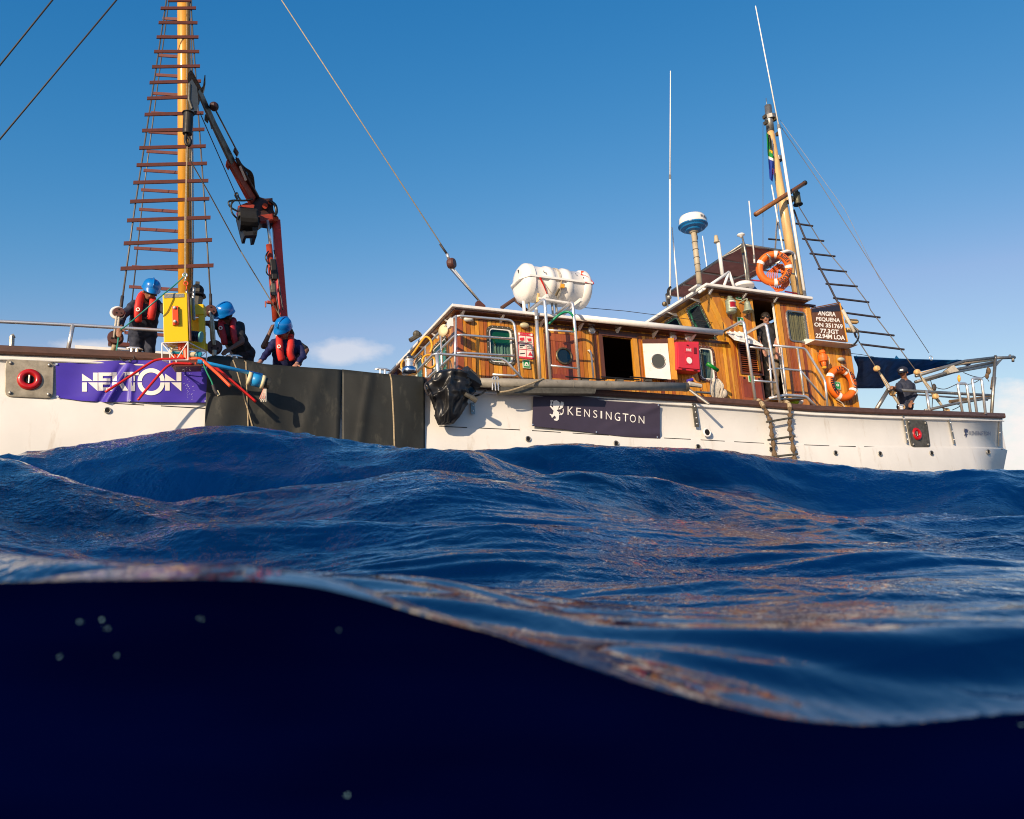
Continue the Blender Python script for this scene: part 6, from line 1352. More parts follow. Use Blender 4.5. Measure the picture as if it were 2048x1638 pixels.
def flag():
    t = thing('flag', P(1541, 262, AV), 'green blue and yellow flag hanging limp at the aft mast top', 'flag'); v = AV - .12
    def S(s, tt): 
        x = 1532.5 + 6 * tt * (1 - .4 * s); w = 14 * (.55 + .45 * math.sin(tt * 2.6 + .4)); return P(x + s * w, 266 + 92 * tt + s * 6, v - .05 * math.sin(s * 9 + tt * 4))
    bands = [('flag_green', 0, .48, 0, .45), ('print_black', 0, .30, .45, .8), ('flag_yellow', .34, .40, .3, 1.0), ('flag_green', .36, .50, .0, 1), ('print_white', .50, .56, 0, 1), ('flag_blue', .56, 1, 0, 1), ('tube_red', .72, .84, .7, 1.05), ('print_white', .06, .45, .82, 1)]
    for k, (m, t0, t1, s0, s1) in enumerate(bands):
        n = 6; vs = [S(s0 + (s1 - s0) * i / n, t0 + (t1 - t0) * j / n) - V * (.002 * k) for j in range(n + 1) for i in range(n + 1)]
        mk('flag_field', vs, [(j * (n + 1) + i, j * (n + 1) + i + 1, (j + 1) * (n + 1) + i + 1, (j + 1) * (n + 1) + i) for j in range(n) for i in range(n)], m, t, smooth=True)
flag()
# ---------------------------------------------------------------- deck crane
def crane():
    t = thing('deck_crane', B(uvw(P(560, 690, 2.0))[0], 2.0, rw(-3) - .75), 'red and black folding deck crane reaching over to the main mast', 'crane'); v = 2.0
    def X(x, y, vv=None): return P(x, y, v if vv is None else vv)
    # column, lower boom, cylinder
    def bar(a, b, wa, wb, m, nm, n=4, dep=1.0, sm=False):
        d = (b - a).normalized(); sd = d.cross(V).normalized(); ra, rb = wa / 2 / ppm(a), wb / 2 / ppm(b); vs = []
        if n == 4:
            g = G(); g.add([a + sd * ra - V * ra * dep, a - sd * ra - V * ra * dep, a - sd * ra + V * ra * dep, a + sd * ra + V * ra * dep, b + sd * rb - V * rb * dep, b - sd * rb - V * rb * dep, b - sd * rb + V * rb * dep, b + sd * rb + V * rb * dep],
                           [(0, 1, 2, 3), (7, 6, 5, 4), (0, 4, 5, 1), (1, 5, 6, 2), (2, 6, 7, 3), (3, 7, 4, 0)]); o = g.mk(nm, m, t); bevel(o, .012)
        else: o = G().tube([a, b], [ra, rb], n).mk(nm, m, t, smooth=True)
        return o
    bar(X(552, 441), X(570, 700), 15, 17, 'crane_bright', 'lower_boom'); bar(X(556, 445, v + .2), X(575, 700, v + .2), 9, 12, 'crane_grey', 'hydraulic_pipe', 10)
    bar(X(535, 441, v - .22), X(541, 492, v - .22), 6, 6, 'steel', 'piston_rod', 12); bar(X(538, 490, v - .24), X(552, 642, v - .24), 12, 14, 'crane_red', 'cylinder', 16); bar(X(552, 640, v - .2), X(554, 690, v - .2), 5, 6, 'steel', 'piston_rod', 10)
    bar(X(545, 520, v - .3), X(549, 560, v - .3), 11, 11, 'dark_iron', 'valve_block'); bar(X(546, 568, v - .3), X(547, 592, v - .3), 9, 8, 'plate_dark', 'valve_block')
    bar(X(533, 604, v - .3), X(548, 606, v - .3), 6, 7, 'crane_red', 'side_bracket'); bar(X(531, 602, v - .3), X(531, 615, v - .3), 3, 3, 'crane_red', 'side_bracket')
    for pts in (((537, 502), (531, 515), (537, 528)), ((535, 530), (533, 545), (543, 555)), ((541, 556), (552, 590), (560, 640)), ((548, 500), (557, 560), (566, 620)), ((543, 590), (541, 575), (548, 560))): G().tube(spline([X(x, y, v - .32) for x, y in pts]), .012, 6).mk('hydraulic_hose', 'hose_black', t, smooth=True)
    # elbow
    vE = v - .15
    G().prism([X(498, 408, vE), X(512, 392, vE), X(530, 397, vE), X(545, 396, vE), X(547, 420, vE), X(553, 436, vE), X(546, 443, vE), X(528, 440, vE), X(519, 446, vE), X(505, 436, vE)], V * .3).mk('elbow', 'crane_dark', t)
    G().prism([X(476, 412, vE - .1), X(494, 405, vE - .1), X(509, 410, vE - .1), X(507, 418, vE - .1), X(478, 418, vE - .1)], V * .3).mk('winch_bracket', 'crane_red', t)
    G().prism([X(519, 430, vE - .05), X(546, 427, vE - .05), X(553, 432, vE - .05), X(552, 440, vE - .05), X(520, 442, vE - .05)], V * .1).mk('pivot_plate', 'crane_red', t)
    for x, y in ((541, 404), (552, 437), (530, 412)): G().tube([X(x, y, vE - .1), X(x, y, vE + .1)], .045, 12).mk('pivot_pin', 'crane_red', t)
    # winch
    wv = vE - .15
    G().tube([X(479, 438, wv), X(513, 441, wv)], .20, 20).mk('winch_drum', 'dark_iron', t)
    G().prism([X(476, 422, wv - .02), X(480, 420, wv - .02), X(494, 470, wv - .02), X(488, 470, wv - .02)], V * .34).mk('winch_cheek', 'dark_iron', t); G().prism([X(500, 424, wv - .1), X(510, 420, wv - .1), X(519, 440, wv - .1), X(514, 469, wv - .1), X(507, 470, wv - .1)], V * .4).mk('winch_cheek', 'dark_iron', t)
    G().prism([X(477, 424, wv - .12), X(502, 422, wv - .12), X(502, 429, wv - .12), X(477, 431, wv - .12)], V * .12).mk('winch_bar', 'plate_dark', t); G().prism([X(487, 464, wv - .1), X(513, 461, wv - .1), X(514, 470, wv - .1), X(489, 471, wv - .1)], V * .12).mk('winch_bar', 'dark_iron', t)
    for pts in (((480, 425), (462, 415), (457, 405), (465, 401), (490, 401), (505, 398)), ((477, 440), (464, 425), (463, 408), (470, 400)), ((474, 398), (470, 390), (474, 386), (477, 394), (483, 402)), ((538, 401), (550, 410), (553, 423), (549, 432))): G().tube(spline([X(x, y, vE - .15) for x, y in pts]), .016 if pts[0][0] < 530 else .028, 6).mk('hydraulic_hose', 'hose_black', t, smooth=True)
    # upper boom, swung outboard
    vt = -.45; vv = lambda y: vt + (vE - vt) * (y - 150) / 250.
    Y = lambda x, y: P(x, y, vv(y))
    bar(Y(462, 325), Y(509, 402), 16, 25, 'crane_red', 'boom_section'); bar(Y(474, 318), Y(515, 395), 8, 9, 'crane_dark', 'boom_ram', 10); bar(Y(423, 240), Y(466, 328), 13, 15, 'crane_grey', 'boom_section'); bar(Y(398, 182), Y(428, 250), 13, 14, 'crane_grey', 'boom_section')
    bar(Y(430, 218), Y(473, 300), 3.2, 3.2, 'steel_brown', 'ram_rod', 8); G().ball(Y(428, 213), .07, 10, 8).mk('ram_joint', 'crane_dark', t); bar(Y(468, 298), Y(476, 310), 9, 9, 'crane_dark', 'ram_joint'); bar(Y(456, 320), Y(462, 330), 20, 20, 'crane_red', 'boom_collar')
    bar(Y(409, 234), Y(417, 240), 10, 12, 'crane_grey', 'side_lug'); bar(Y(421, 240), Y(425, 256), 7, 7, 'verdigris_dark', 'side_lug')
    for k in range(5): G().tube(spline([Y(472 + k, 315 + k * 4), Y(495 + k * 2, 345), Y(505 + k, 375), Y(512, 392)]), .012, 6).mk('hydraulic_hose', 'hose_black', t, smooth=True)
    G().prism([P(x, y, vv(y) - .13) for x, y in ((478, 333), (482, 331), (494, 360), (490, 362))], -V * .003).mk('white_decal', 'print_white', t)
    # head with sheave and hook
    G().prism([Y(376, 146), Y(382, 140), (Y(386, 144)), Y(404, 178), Y(400, 196), Y(396, 200), Y(382, 165)], V * .16).mk('boom_head', 'crane_grey2', t); G().prism([Y(398, 164), Y(402, 176), Y(406, 172), Y(409, 150), Y(411, 150), Y(411, 168), Y(406, 184), Y(400, 184)], V * .14).mk('boom_fork', 'crane_grey2', t)
    G().prism([P(x, y, vt) for x, y in ((378, 165), (384, 158), (394, 175), (397, 205), (394, 222), (388, 222), (381, 210))], V * .1).mk('sheave_plate', 'crane_grey', t); G().tube([P(379, 168, vt), P(378, 200, vt), P(384, 218, vt)], .02, 8).mk('sheave_rim', 'plate_dark', t)
    c = P(377, 226, vt); e = P(374.5, 268, vt); G().lathe(e, (c - e).normalized(), [(9 / ppm(e), 0), (9.3 / ppm(e), .04), (9.5 / ppm(e), (c - e).length * .95), (12 / ppm(e), (c - e).length * .97), (12 / ppm(e), (c - e).length)], 20).mk('hook_weight', 'dark_iron', t)
    G().tube(spline([P(373, 267, vt), P(371, 280, vt), P(374, 290, vt), P(379, 290, vt), P(381, 282, vt), P(377, 275, vt)]), .022, 8).mk('hook', 'dark_iron', t, smooth=True); G().tube([P(376, 222, vt), P(376, 228, vt)], .03, 8).mk('hook_rope', 'cable_dark', t)
    G().tube([P(400, 226, vv(226)), P(483, 415, wv)], .008, 5).mk('winch_rope', 'cable_dark', t)
    for s in ((369, 565), (371, 565)): G().tube([P(374.5, 290, vt), P(s[0] + 1, 420, vt), P(s[0], s[1], vt)], .007, 5).mk('sling_rope', 'rope_tan', label='sling rope from the crane hook to the yellow box, %s strand' % ('left' if s[0] < 370 else 'right'), cat='rope', group='sling ropes under the crane hook')
    G().tube([P(379, 318, vt), P(420, 390, 0), P(480, 500, 1.0), P(565, 640, 1.6)], .009, 5).mk('guy_line', 'rope_tan', label='tan line slanting from the crane hook down to the rightmost blue helmet', cat='rope')
mat('crane_dark', (.045, .015, .012), .5, var=.4, vscale=10, bump=.003); mat('crane_grey2', (.20, .20, .18), .45, metal=.4, var=.3, vscale=12); mat('steel_brown', (.20, .15, .10), .4, metal=.6)
crane()
# ---------------------------------------------------------------- hanging instrument rig
def rig():
    v = -.55; t = thing('instrument_rig', P(350, 730, v), 'yellow two box instrument rig hanging from the crane over the side', 'instrument'); X = lambda x, y, d=0: P(x, y, v + d)
    q = [X(325, 587), X(374, 585), X(377, 682.5), X(327.5, 684.5)]; off = P(383, 598, v + .30) - P(374, 585, v); n = (q[1] - q[0]).cross(q[3] - q[0]).normalized(); n = -n if n.dot(q[0]) > 0 else n
    F = lambda a, b, d=0: quadpt(q, a, b) + n * d
    bevel(G().hexa(q, off).mk('box', 'yellow_box', t), .008); G().hexa([F(.06, .015, .002), F(.88, .02, .002), F(.88, .095, .002), F(.06, .10, .002)], n * .003).mk('grey_label', 'grey_label', t)
    bevel(G().hexa([F(.37, .28, .004), F(.62, .28, .004), F(.62, .67, .004), F(.37, .67, .004)], n * .02).mk('red_plate', 'red_orange', t), .004)
    G().hexa([F(.43, .30, .025), F(.60, .30, .025), F(.60, .65, .025), F(.43, .65, .025)], n * .02).mk('red_handle', 'red_orange', t)
    for b in (.33, .61): G().ball(F(.46, b, .05), .02, 10, 7).mk('bolt', 'bulb', t, smooth=True)
    G().tube([F(1.05, .02, -.02), F(1.08, .98, -.03)], .02, 8).mk('side_pipe', 'rung_brown', t); G().tube([F(1.0, -.12, -.1), F(1.12, .5, -.15)], .018, 8).mk('hanger', 'dull_steel', t)
    # second box: a C shaped float
    q2 = [P(383, 609, v + .35), P(407, 608, v + .35), P(410, 699, v + .35), P(386, 700, v + .35)]; F2 = lambda a, b, d=0: quadpt(q2, a, b) - V * d
    o2 = P(412.5, 614, v + .6) - P(407, 608, v + .35)
    for a, b in ((0, .23), (.83, 1)): bevel(G().hexa([F2(-.1, a), F2(1, a), F2(1, b), F2(-.1, b)], o2).mk('float_block', 'yellow_box', t), .006)
    G().hexa([F2(-.1, .22, -.15), F2(1, .22, -.15), F2(1, .84, -.15), F2(-.1, .84, -.15)], o2 * .55).mk('float_back', 'yellow_box', t); G().hexa([F2(.55, .22, -.02), F2(1, .22, -.02), F2(1, .84, -.02), F2(.55, .84, -.02)], o2 * .5).mk('float_side', 'yellow_box', t)
    a, b = P(384, 672, v + .2), P(403, 674, v + .15); 
    for k in range(5): G().torus(a.lerp(b, k / 5), (b - a).normalized(), .058, .014, 18, 6).mk('coil_turn', 'hose_navy', t, smooth=True)
    G().lathe(a, b - a, [(.05, 0), (.05, (b - a).length * .8), (.072, (b - a).length * .85), (.072, (b - a).length)], 18).mk('coil_core', 'teal_pale', t)
    for (x0, y0), (x1, y1) in (((386, 600), (388, 640)), ((388, 575), (386, 600))): G().tube([P(x0, y0, v + .1), P(x1, y1, v + .1)], .02, 8).mk('hanger', 'dull_steel', t)
    # white wire frame
    A = [(324, 686), (376, 684), (376, 720), (324, 720)]; Bk = [(340, 697, .35), (413, 703, .35), (413, 736, .35), (340, 727, .35)]
    W_ = lambda a, b, r=.007: G().tube([a, b], r, 6).mk('frame_wire', 'tape_white', t)
    f4 = [X(*p) for p in A]; b4 = [P(x, y, v + .35) for x, y, _ in Bk]
    for i in range(4): W_(f4[i], f4[(i + 1) % 4]); W_(b4[i], b4[(i + 1) % 4]); W_(f4[i], b4[i])
    W_(f4[0], X(352, 720)); W_(f4[1], X(352, 720)); W_(X(352, 720), X(353, 728)); W_(X(353, 728), b4[3]); W_(b4[1], P(378, 735, v + .35)); W_(f4[0], b4[1], .006)
    def cyl(x0, y0, x1, y1, r, m, nm='bottle'): a, b = X(x0, y0, .15), X(x1, y1, .15); return G().lathe(a, b - a, [(r * .85, 0), (r, .015), (r, (b - a).length - .015), (r * .85, (b - a).length)], 20).mk(nm, m, t, smooth=False)
    cyl(341, 701, 361, 703, .048, 'cream'); cyl(343, 704, 362, 706, .044, 'teal', 'sensor_bottle'); cyl(360, 700, 368, 702, .052, 'cream'); cyl(366, 703, 375, 706, .06, 'teal', 'sensor_bottle'); cyl(375, 711, 392, 710, .042, 'cream'); cyl(391, 710, 403, 713, .055, 'teal', 'sensor_bottle'); cyl(342, 713, 366, 715, .042, 'red_orange', 'red_bottle')
    for p in (((366, 680), (368, 700)), ((360, 683), (361, 700)), ((370, 690), (372, 720))): G().tube([X(*p[0], .1), X(*p[1], .1)], .03, 8).mk('red_post', 'red_orange', t)
    G().hexa([X(345, 722), X(400, 718), X(404, 732), X(352, 733)], V * .25).mk('base_plate', 'rung_brown', t)
    for i in range(9): G().tube(spline([X(345 + i * 6, 720, .05), X(349 + i * 6, 727, .0), X(343 + i * 7, 734, .05)]), .008, 5).mk('loose_line', 'red_orange' if i % 3 else 'rope_brown', t)
    def arm(pts, r, m, nm='red_arm'): return G().tube(spline([P(x, y, vv) for x, y, vv in pts], 5), r, 10).mk(nm, m, t, smooth=True)
    arm([(370, 717, v), (340, 718, v), (318, 719, v), (300, 726, v - .02), (255, 756, v - .08), (211, 784, v - .15)], .016, 'tube_red'); arm([(385, 728, v), (350, 727, v), (338, 731, v), (325, 742, v - .03), (300, 771, v - .1), (276, 800, v - .15)], .016, 'tube_red')
    arm([(366, 720, v + .1), (392, 717, v), (404, 720, v), (418, 732, v - .02), (440, 752, v - .05), (461, 773, v - .1)], .021, 'red_orange'); arm([(395, 728, v + .2), (425, 732, v + .2), (440, 742, v + .2), (475, 772, v + .2), (512, 804, v + .2)], .020, 'tube_red')
    G().tube([P(395, 723, v), P(403, 724, v)], .034, 10).mk('blue_joint', 'tube_blue', t); G().tube([P(402, 724, v), P(425, 729, v + .02), P(525, 751, v + .1)], [.024, .026, .026], 12).mk('blue_tube', 'tube_blue', t, smooth=True)
    a, b = P(495, 756, v + .1), P(529, 765, v + .1); d = (b - a); r = .085
    G().tube([a + d * .22, a + d * .80], r, 20).mk('blue_canister', 'tube_blue', t, smooth=True); G().tube([a, a + d * .22], r * 1.08, 20).mk('cream_end', 'cream', t, smooth=True); G().tube([a + d * .80, b], r * 1.08, 20).mk('cream_end', 'cream', t, smooth=True); G().tube([b, b + d * .3], [r * .8, r * .9], 14).mk('dark_end', 'black_mat', t)
    for k in range(9): G().tube(spline([P(529 + k * .4, 776, v + .1), P(524 + k, 788, v + .08), P(520 + k * 1.5, 798 + k % 3 * 3, v + .06)]), .012, 6).mk('rope_tassel', 'rope_white' if k % 3 else 'tassel_pink', t, smooth=True)
    arm([(407, 728, v), (414, 745, v), (424, 765, v), (427, 780, v)], .010, 'hose_green', 'green_line'); arm([(426, 770, v), (429, 780, v), (434, 788, v)], .02, 'cable_dark', 'dark_clip'); G().hexa([P(431, 783, v), P(436, 780, v), P(440, 789, v), P(435, 792, v)], V * .02).mk('cream_tag', 'cream', t)
    # green tag line held by the left man, shackle above the box
    G().tube(spline([P(371, 549, v), P(352, 568, v), P(325, 590, v - .1), P(290, 620, v - .1), P(252, 652, v + .35), P(240, 662, .1), P(234, 695, .05), P(231, 712, .0), P(236, 705, .05)]), .009, 6).mk('tag_line', 'line_green', label='green tag line from the yellow box to the hand of the left man', cat='rope')
    for k, (x, y) in enumerate(((370, 550), (371, 558), (372, 567), (373, 577))): G().torus(X(x, y), U if k % 2 else V, .026, .008, 14, 6).mk('chain_link', 'steel' if k < 2 else 'red_orange', t, smooth=True)
    # falling drops
    g = G()
    for k in range(60):
        x = 372 + random.gauss(4, 6); y = 735 + random.random() ** 1.3 * 68; g.ball(X(x, y, random.uniform(0, .2)), random.uniform(.002, .0045), 6, 4)
    o = g.mk('water_drops', 'tape_white', label='drops of water falling from the yellow rig past the purple banner', cat='water drops'); o['kind'] = 'stuff'
mat('hose_navy', (.008, .015, .05), .4); mat('tassel_pink', (.5, .22, .18), .8); mat('line_green', (.02, .25, .20), .6)
rig()
# block and drum seen behind the yellow box
def deckgear():
    t = thing('mast_sheave', P(397, 620, 1.2), 'dark steel sheave block standing behind the yellow box', 'pulley block'); c = P(394, 582, 1.2); G().lathe(c - V * .05, V, [(.08, 0), (.10, .02), (.10, .08), (.08, .1)], 20).mk('sheave', 'dark_iron', t); G().box(c - U * .03 - V * .09 - W * .04, U * .06, V * .18, W * .16).mk('cheek', 'plate_dark', t)
    G().lathe(P(393, 593, 1.2), W, [(.14, 0), (.13, .03), (.05, .05)], 18).mk('flange', 'dark_iron', t); G().tube([P(394, 595, 1.2), P(392, 622, 1.2)], [.09, .07], 10).mk('neck', 'plate_dark', t)
deckgear()
# ---------------------------------------------------------------- people
def person(lab, J, look, cloth, skin, legs='navy_cloth', sleeves='long', hair='hair', beard=False, fwd=None, helmet=True, vest=None, cap=False, glasses=False, longhair=False, headtilt=0, vox=.011):
    Z = Vec((0, 0, 1)); prim = []           # (a, b, ra, rb, mat)
    def S(a, b, ra, rb, m): prim.append((Vec(a), Vec(b), ra, rb, m))
    H, NK, CH, PE = J['head'], J['neck'], J['chest'], J['pelvis']
    up = (H - NK).normalized(); look = Vec(look); f = (look - up * look.dot(up)).normalized(); sd = up.cross(f)
    # head: skull, face, jaw, nose, ears
    S(H + up * .035 - f * .012, H + up * .03 + f * .012, .092, .086, hair if not (helmet or cap) else hair); S(H + f * .022, H - up * .045 + f * .030, .074, .060, skin); S(H - up * .075 + f * .040, H - up * .078 + f * .046, .045, .040, hair if beard else skin)
    S(H + f * .088 + up * .012, H + f * .105 - up * .018, .012, .015, skin); S(H + f * .085 - up * .048 + sd * .012, H + f * .085 - up * .048 - sd * .012, .012, .012, 'lip')
    for s in (1, -1): S(H + sd * .085 * s - up * .01, H + sd * .088 * s - up * .025, .016, .013, skin); S(H + f * .078 + sd * .032 * s + up * .012, H + f * .082 + sd * .036 * s + up * .012, .013, .013, 'hair'); S(H + f * .080 + sd * .02 * s + up * .030, H + f * .078 + sd * .045 * s + up * .030, .010, .009, skin)
    S(NK - up * .03, H - up * .04, .060, .055, skin)
    if longhair: S(H - f * .06 + up * .02, H - f * .09 - up * .13 + sd * .03, .07, .055, 'hair'); S(H - f * .05 - sd * .07, H - f * .06 - up * .13 - sd * .06, .05, .04, 'hair')
    sL, sR = J['sL'], J['sR']; ax = (sR - sL).normalized(); fr = (CH - PE).cross(ax).normalized(); fr = fr if fr.dot(look) > 0 else -fr
    m = cloth
    S(NK.lerp((sL + sR) / 2, .4), (sL + sR) / 2, .075, .09, m)
    for q_ in (sL, sR): S(NK.lerp(q_, .25), q_.lerp(NK, .12), .052, .058, m)
    S(sL.lerp(CH, .22), sR.lerp(CH, .22), .070, .070, m)
    for k in (-1, 1): S(CH + ax * .085 * k + (NK - CH) * .15, PE + ax * .07 * k + (CH - PE) * .25, .115, .105, m)
    S(CH + fr * .02, PE + (CH - PE) * .3, .135, .12, m); S(PE - ax * .08, PE + ax * .08, .115, .115, legs)
    def arm(s, e, h, fd):
        if s is None: return
        if sleeves == 'long': S(s, e, .066, .050, m); S(e, e.lerp(h, .78), .050, .036, m); S(e.lerp(h, .78), h, .030, .026, skin)
        else: S(s, s.lerp(e, .68), .070, .062, m); S(s.lerp(e, .60), e, .048, .042, skin); S(e, h, .042, .027, skin)
        d = (h - e).normalized(); fd = Vec(fd).normalized(); pn = d.cross(fd); pn = pn.normalized() if pn.length > .1 else d.orthogonal().normalized()
        wd = pn; S(h, h + d * .075, .030, .030, skin); S(h + d * .035 - wd * .022, h + d * .07 - wd * .026, .020, .017, skin); S(h + d * .035 + wd * .022, h + d * .07 + wd * .026, .020, .017, skin)
        for k, L_ in enumerate((.062, .075, .072, .055)):
            b0 = h + d * .082 + wd * (.030 - .020 * k); k1 = b0 + (d * .75 + fd * .45).normalized() * L_ * .55; S(b0, k1, .0105, .0098, skin); S(k1, k1 + (d * .25 + fd * .95).normalized() * L_ * .55, .0098, .0085, skin)
        t0 = h + d * .02 + wd * .035; t1 = t0 + (d * .6 + wd * .7).normalized() * .045; S(t0, t1, .014, .012, skin); S(t1, t1 + (d * .8 + fd * .4).normalized() * .035, .012, .010, skin)
    arm(J['sL'], J.get('eL'), J.get('hL'), J.get('fdL', (0, 0, -1))) if J.get('eL') else None; arm(J['sR'], J.get('eR'), J.get('hR'), J.get('fdR', (0, 0, -1))) if J.get('eR') else None
    for k, q in ((-1, 'L'), (1, 'R')):
        hip = PE + ax * .09 * k - Z * .04; kn = J.get('k' + q, hip - Z * .43 + fr * .03); ft = J.get('f' + q, kn - Z * .43 - fr * .03)
        S(hip, kn, .092, .066, legs); S(kn, ft, .066, .050, legs); S(ft - Z * .02 - fr * .03, ft - Z * .035 + Vec((fr.x, fr.y, 0)).normalized() * .17, .045, .036, 'boot')
    g = G()
    for a, b, ra, rb, mm in prim:
        g.ball(a, ra, 14, 10); g.ball(b, rb, 14, 10)
        if (b - a).length > 1e-4: g.tube([a, b], [ra, rb], 14)
    base = min((v.z for v in g.v)); at = Vec((PE.x, PE.y, base)); t = thing('person', at, lab, 'person')
    me = bpy.data.meshes.new('b'); me.from_pydata([tuple(v - at) for v in g.v], [], g.f); o = bpy.data.objects.new('b', me); COL.objects.link(o)
    r = o.modifiers.new('r', 'REMESH'); r.mode = 'VOXEL'; r.voxel_size = vox; sm = o.modifiers.new('s', 'SMOOTH'); sm.factor = .5; sm.iterations = 2
    bpy.context.view_layer.update(); nm = bpy.data.meshes.new_from_object(o.evaluated_get(bpy.context.evaluated_depsgraph_get())); bpy.data.objects.remove(o); bpy.data.meshes.remove(me)
    nm.name = 'body'; nm.materials.clear(); ms = []
    for p in prim:
        if p[4] not in ms: ms.append(p[4])
    for x in ms: nm.materials.append(MATS[x])
    n = len(nm.vertices); co = np.empty(n * 3, np.float32); nm.vertices.foreach_get('co', co); co = co.reshape(-1, 3)
    # cloth folds: push the clothed skin in and out a little along the normals
    no = np.empty(n * 3, np.float32); nm.vertices.foreach_get('normal', no); no = no.reshape(-1, 3)
    def owner(C):
        best = None; bi = None
        for k, (a, b, ra, rb, mm) in enumerate(prim):
            A = np.array(a - at, np.float32); D = np.array(b - a, np.float32); l2 = float(D @ D) + 1e-9; tt = np.clip(((C - A) @ D) / l2, 0, 1); q = np.linalg.norm(C - A - tt[:, None] * D, axis=1) - (ra + (rb - ra) * tt)
            q = q - (.006 if mm in (skin, 'lip', 'hair') and mm != cloth and k < 12 else 0)
            if best is None: best = q.copy(); bi = np.full(len(C), k)
            else: m_ = q < best; best[m_] = q[m_]; bi[m_] = k
        return bi
    bi = owner(co); clothy = np.array([prim[k][4] in (cloth, legs) for k in range(len(prim))])[bi]; w = co + np.array(at)
    fold = (np.sin(w[:, 0] * 46 + np.sin(w[:, 2] * 31) * 2.0 + w[:, 1] * 20) * .5 + np.sin(w[:, 2] * 60 + w[:, 0] * 33 + np.sin(w[:, 0] * 25) * 2) * .5) * .0065
    co = co + no * (fold * clothy)[:, None]; nm.vertices.foreach_set('co', co.astype(np.float32).ravel())
    cen = np.array([p.center for p in nm.polygons], np.float32); bf = owner(cen); mi = np.array([ms.index(p[4]) for p in prim])[bf]
    nm.polygons.foreach_set('material_index', mi.astype(np.int32)); nm.polygons.foreach_set('use_smooth', np.ones(len(nm.polygons), bool)); nm.update()
    b = bpy.data.objects.new('body', nm); COL.objects.link(b); b.parent = t; WL[b.name] = at.copy()
    if helmet:
        c = H + up * .058; hu = (up * .97 - f * .1 + sd * headtilt).normalized(); hf = (f - hu * f.dot(hu)).normalized(); hs = hu.cross(hf); vs = []; nn = 28; R = .118
        prof = [(1.07, -.012), (1.06, 0), (1.0, .012), (.99, .04), (.93, .075), (.80, .105), (.58, .128), (.30, .140), (.06, .143)]
        for rr, hh in prof:
            for k in range(nn):
                a = 2 * math.pi * k / nn; brim = max(0, math.cos(a)) ** 3 * (.045 if hh < .005 else 0); ridge = .009 * math.exp(-((math.sin(a) / .16) ** 2)) * (1 if hh > .03 else 0)
                vs.append(c + hf * ((R * 1.16 * rr + brim + .0) * math.cos(a)) + hs * (R * rr * math.sin(a)) + hu * (hh + ridge - (.016 if (brim > .01) else 0)))
        fc = [(i * nn + k, i * nn + (k + 1) % nn, (i + 1) * nn + (k + 1) % nn, (i + 1) * nn + k) for i in range(len(prof) - 1) for k in range(nn)] + [tuple((len(prof) - 1) * nn + k for k in range(nn))]
        hm = mk('helmet', vs, fc, 'helmet_blue', t, smooth=True); hm.modifiers.new('s', 'SOLIDIFY').thickness = .004
        G().tube([c + hf * (R * 1.17 * math.cos(a)) + hu * (.045 + .108 * math.sin(a)) for a in np.linspace(.1, 3.04, 14)], .0085, 6).mk('ridge', 'helmet_blue', hm, smooth=True)
    if cap:
        c = H + up * .045; G().ball(c, .105, 18, 12, (1.08, .98, .78), (f, sd, up)).mk('cap', 'navy_cap', t, smooth=True); G().prism([c + f * .08 + sd * .07 - up * .005, c + f * .17 + sd * .05 - up * .02, c + f * .19 - up * .022, c + f * .17 - sd * .05 - up * .02, c + f * .08 - sd * .07 - up * .005], up * .008).mk('cap_peak', 'navy_cap', t)
        G().prism([c + f * .113 + sd * .035 + up * .012, c + f * .113 - sd * .035 + up * .012, c + f * .100 - sd * .03 + up * .04, c + f * .100 + sd * .03 + up * .04], f * .004).mk('cap_badge', 'print_white', t)
    if glasses:
        g = G(); 
        for s in (1, -1): g.ball(H + f * .094 + sd * .033 * s + up * .012, .024, 12, 8, (.35, 1.0, .75), (f, sd, up))
        g.tube([H + f * .098 + sd * .06 + up * .018, H + f * .102 + up * .018, H + f * .098 - sd * .06 + up * .018], .005, 6); g.tube([H + f * .095 + sd * .06 + up * .018, H + sd * .09 + up * .01], .004, 5); g.tube([H + f * .095 - sd * .06 + up * .018, H - sd * .09 + up * .01], .004, 5); g.mk('sunglasses', 'glass_dark', t, smooth=True)
    if vest:
        vm_, L_, R_, = vest[:3]; fdir = (fr * .8 + Vec((0, -1, 0)) * .2).normalized()
        g = G(); pts = spline(L_, 5); r = [.043 + .011 * math.sin(min(1, i / 6) * 1.5) for i in range(len(pts))]; r[0] = r[-1] = .032; g.tube(pts, r, 12, flat=.72, fdir=fr); pts = spline(R_, 5); r = [.043 + .011 * math.sin(min(1, i / 6) * 1.5) for i in range(len(pts))]; r[0] = r[-1] = .035; g.tube(pts, r, 12, flat=.72, fdir=fr)
        g.tube(spline([L_[0], NK - f * .085 + up * .0, R_[0]], 5), .045, 12); vo_ = g.mk('life_vest', vm_, t, smooth=True)
        G().tube([L_[-1].lerp(L_[-2], .3) - fr * .01, R_[-1].lerp(R_[-2], .3) - fr * .01], .02, 8).mk('vest_belt', 'black_cloth', vo_)
        if len(vest) > 3:
            c = vest[3]; G().torus(c, Vec((0, 1, 0)), .022, .007, 16, 6).mk('vest_emblem', 'print_white', vo_)
    return t
mat('lip', (.16, .05, .04), .5); mat('boot', (.02, .02, .02), .6); mat('navy_cap', (.012, .016, .035), .8)
def X(x, y, v): return P(x, y, v)
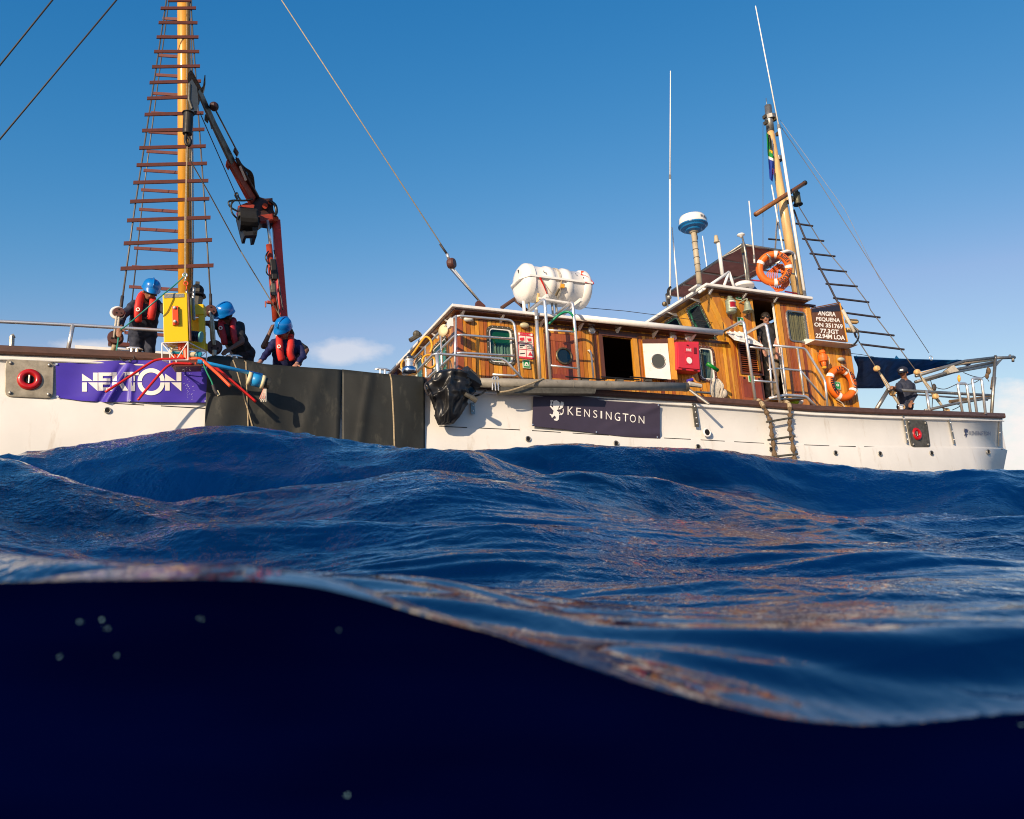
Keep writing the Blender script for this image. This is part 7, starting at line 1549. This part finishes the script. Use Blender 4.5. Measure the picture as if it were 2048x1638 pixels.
# left man, leaning over the rail, left hand on it
v = .5
person('person in blue helmet and bright red vest left of the yellow box',
       dict(head=X(300, 585, .30), neck=X(295, 602, .38), chest=X(289, 625, .46), pelvis=X(286, 668, .62), sL=X(268, 609, .42), sR=X(313, 607, .46), eL=X(246, 632, .30), hL=X(240, 657, .14), eR=X(330, 623, .30), hR=X(352, 640, .05), fdL=-W, fdR=-W),
       (RT * .35 - FW * .75 - UP * .45), 'navy_cloth', 'skin_brown', legs='navy_cloth', beard=True, vest=('vest_red', [X(284, 588, .30), X(279, 602, .27), X(276, 624, .26), X(277, 645, .30)], [X(306, 597, .30), X(306, 610, .28), X(304, 624, .28), X(301, 640, .32)], X(276, 619, .19)))
person('person in black t-shirt, blue helmet and dark red vest bending towards the wooden deadeye',
       dict(head=X(452, 632, .30), neck=X(456, 648, .40), chest=X(462, 666, .45), pelvis=X(486, 706, .70), sL=X(439, 652, .36), sR=X(480, 652, .52), eL=X(418, 647, .25), hL=X(398, 645, .1), eR=X(483, 684, .30), hR=X(458, 699, .12), fdL=-W, fdR=-W - U * .5),
       (-RT * .55 - FW * .7 - UP * .4), 'black_cloth', 'skin_dark', legs='grey_cloth', sleeves='short', beard=True, headtilt=-.12, vest=('vest_dark', [X(440, 644, .30), X(443, 657, .28), X(447, 673, .30), X(450, 690, .34)], [X(466, 640, .36), X(466, 655, .32), X(468, 672, .30), X(473, 691, .34)], X(441, 656, .20)))
person('person with long dark hair under blue helmet, both hands on the black mat',
       dict(head=X(568, 660, .30), neck=X(572, 677, .42), chest=X(571, 698, .46), pelvis=X(569, 738, .62), sL=X(549, 686, .42), sR=X(595, 688, .46), eL=X(534, 706, .36), hL=X(519, 726, .10), eR=X(607, 712, .36), hR=X(592, 730, .10), fdL=-W * .8 - U * .6, fdR=-W),
       (-RT * .35 - FW * .8 - UP * .35), 'royal_cloth', 'skin_light', legs='navy_cloth', longhair=True, headtilt=.1, vest=('vest_red', [X(558, 672, .32), X(559, 688, .26), X(560, 705, .26), X(564, 722, .30)], [X(582, 674, .34), X(582, 690, .28), X(580, 706, .28), X(586, 721, .32)], X(558, 693, .18)))
person('person standing behind the dark haired crew member, one hand raised to the helmet',
       dict(head=X(572, 668, 1.0), neck=X(574, 684, 1.0), chest=X(573, 700, 1.0), pelvis=X(573, 738, 1.05), sL=X(553, 690, .95), sR=X(600, 692, 1.0), eL=X(527, 693, .75), hL=X(541, 662, .70), eR=X(613, 700, .95), hR=X(600, 725, .9), fdL=U, fdR=-W),
       (-FW), 'black_cloth', 'skin_dark', sleeves='short', helmet=False)
G().lathe(P(603, 695, .30), -(FW * .9 - RT * .3), [(.034, 0), (.034, .03)], 18)
# man in the wheelhouse doorway
person('person in black t-shirt and sunglasses standing in the wheelhouse doorway',
       dict(head=X(1531, 636, 1.05), neck=X(1533, 650, 1.08), chest=X(1537, 668, 1.1), pelvis=X(1541, 705, 1.12), sL=X(1519, 655, 1.12), sR=X(1552, 655, 1.05), eL=X(1516, 680, 1.05), hL=X(1526, 700, .95), eR=X(1553, 684, .98), hR=X(1554, 706, .85), fdL=-W, fdR=-W),
       (-RT * .3 - FW), 'black_cloth', 'skin_light', legs='khaki_cloth', sleeves='short', helmet=False, glasses=True, vox=.012)
# man at the stern
person('person in navy overalls and dark cap gripping the rail at the stern',
       dict(head=X(1806, 745, .55), neck=X(1809, 759, .58), chest=X(1811, 775, .60), pelvis=X(1810, 812, .62), sL=X(1797, 771, .60), sR=X(1824, 771, .62), eL=X(1800, 783, .30), hL=X(1787, 776, .20), eR=X(1830, 790, .55), hR=X(1822, 806, .42), fdL=-W, fdR=-W),
       (-RT * .55 - FW * .8), 'navy_cloth', 'skin_brown', cap=True, helmet=False, glasses=True, vox=.012)
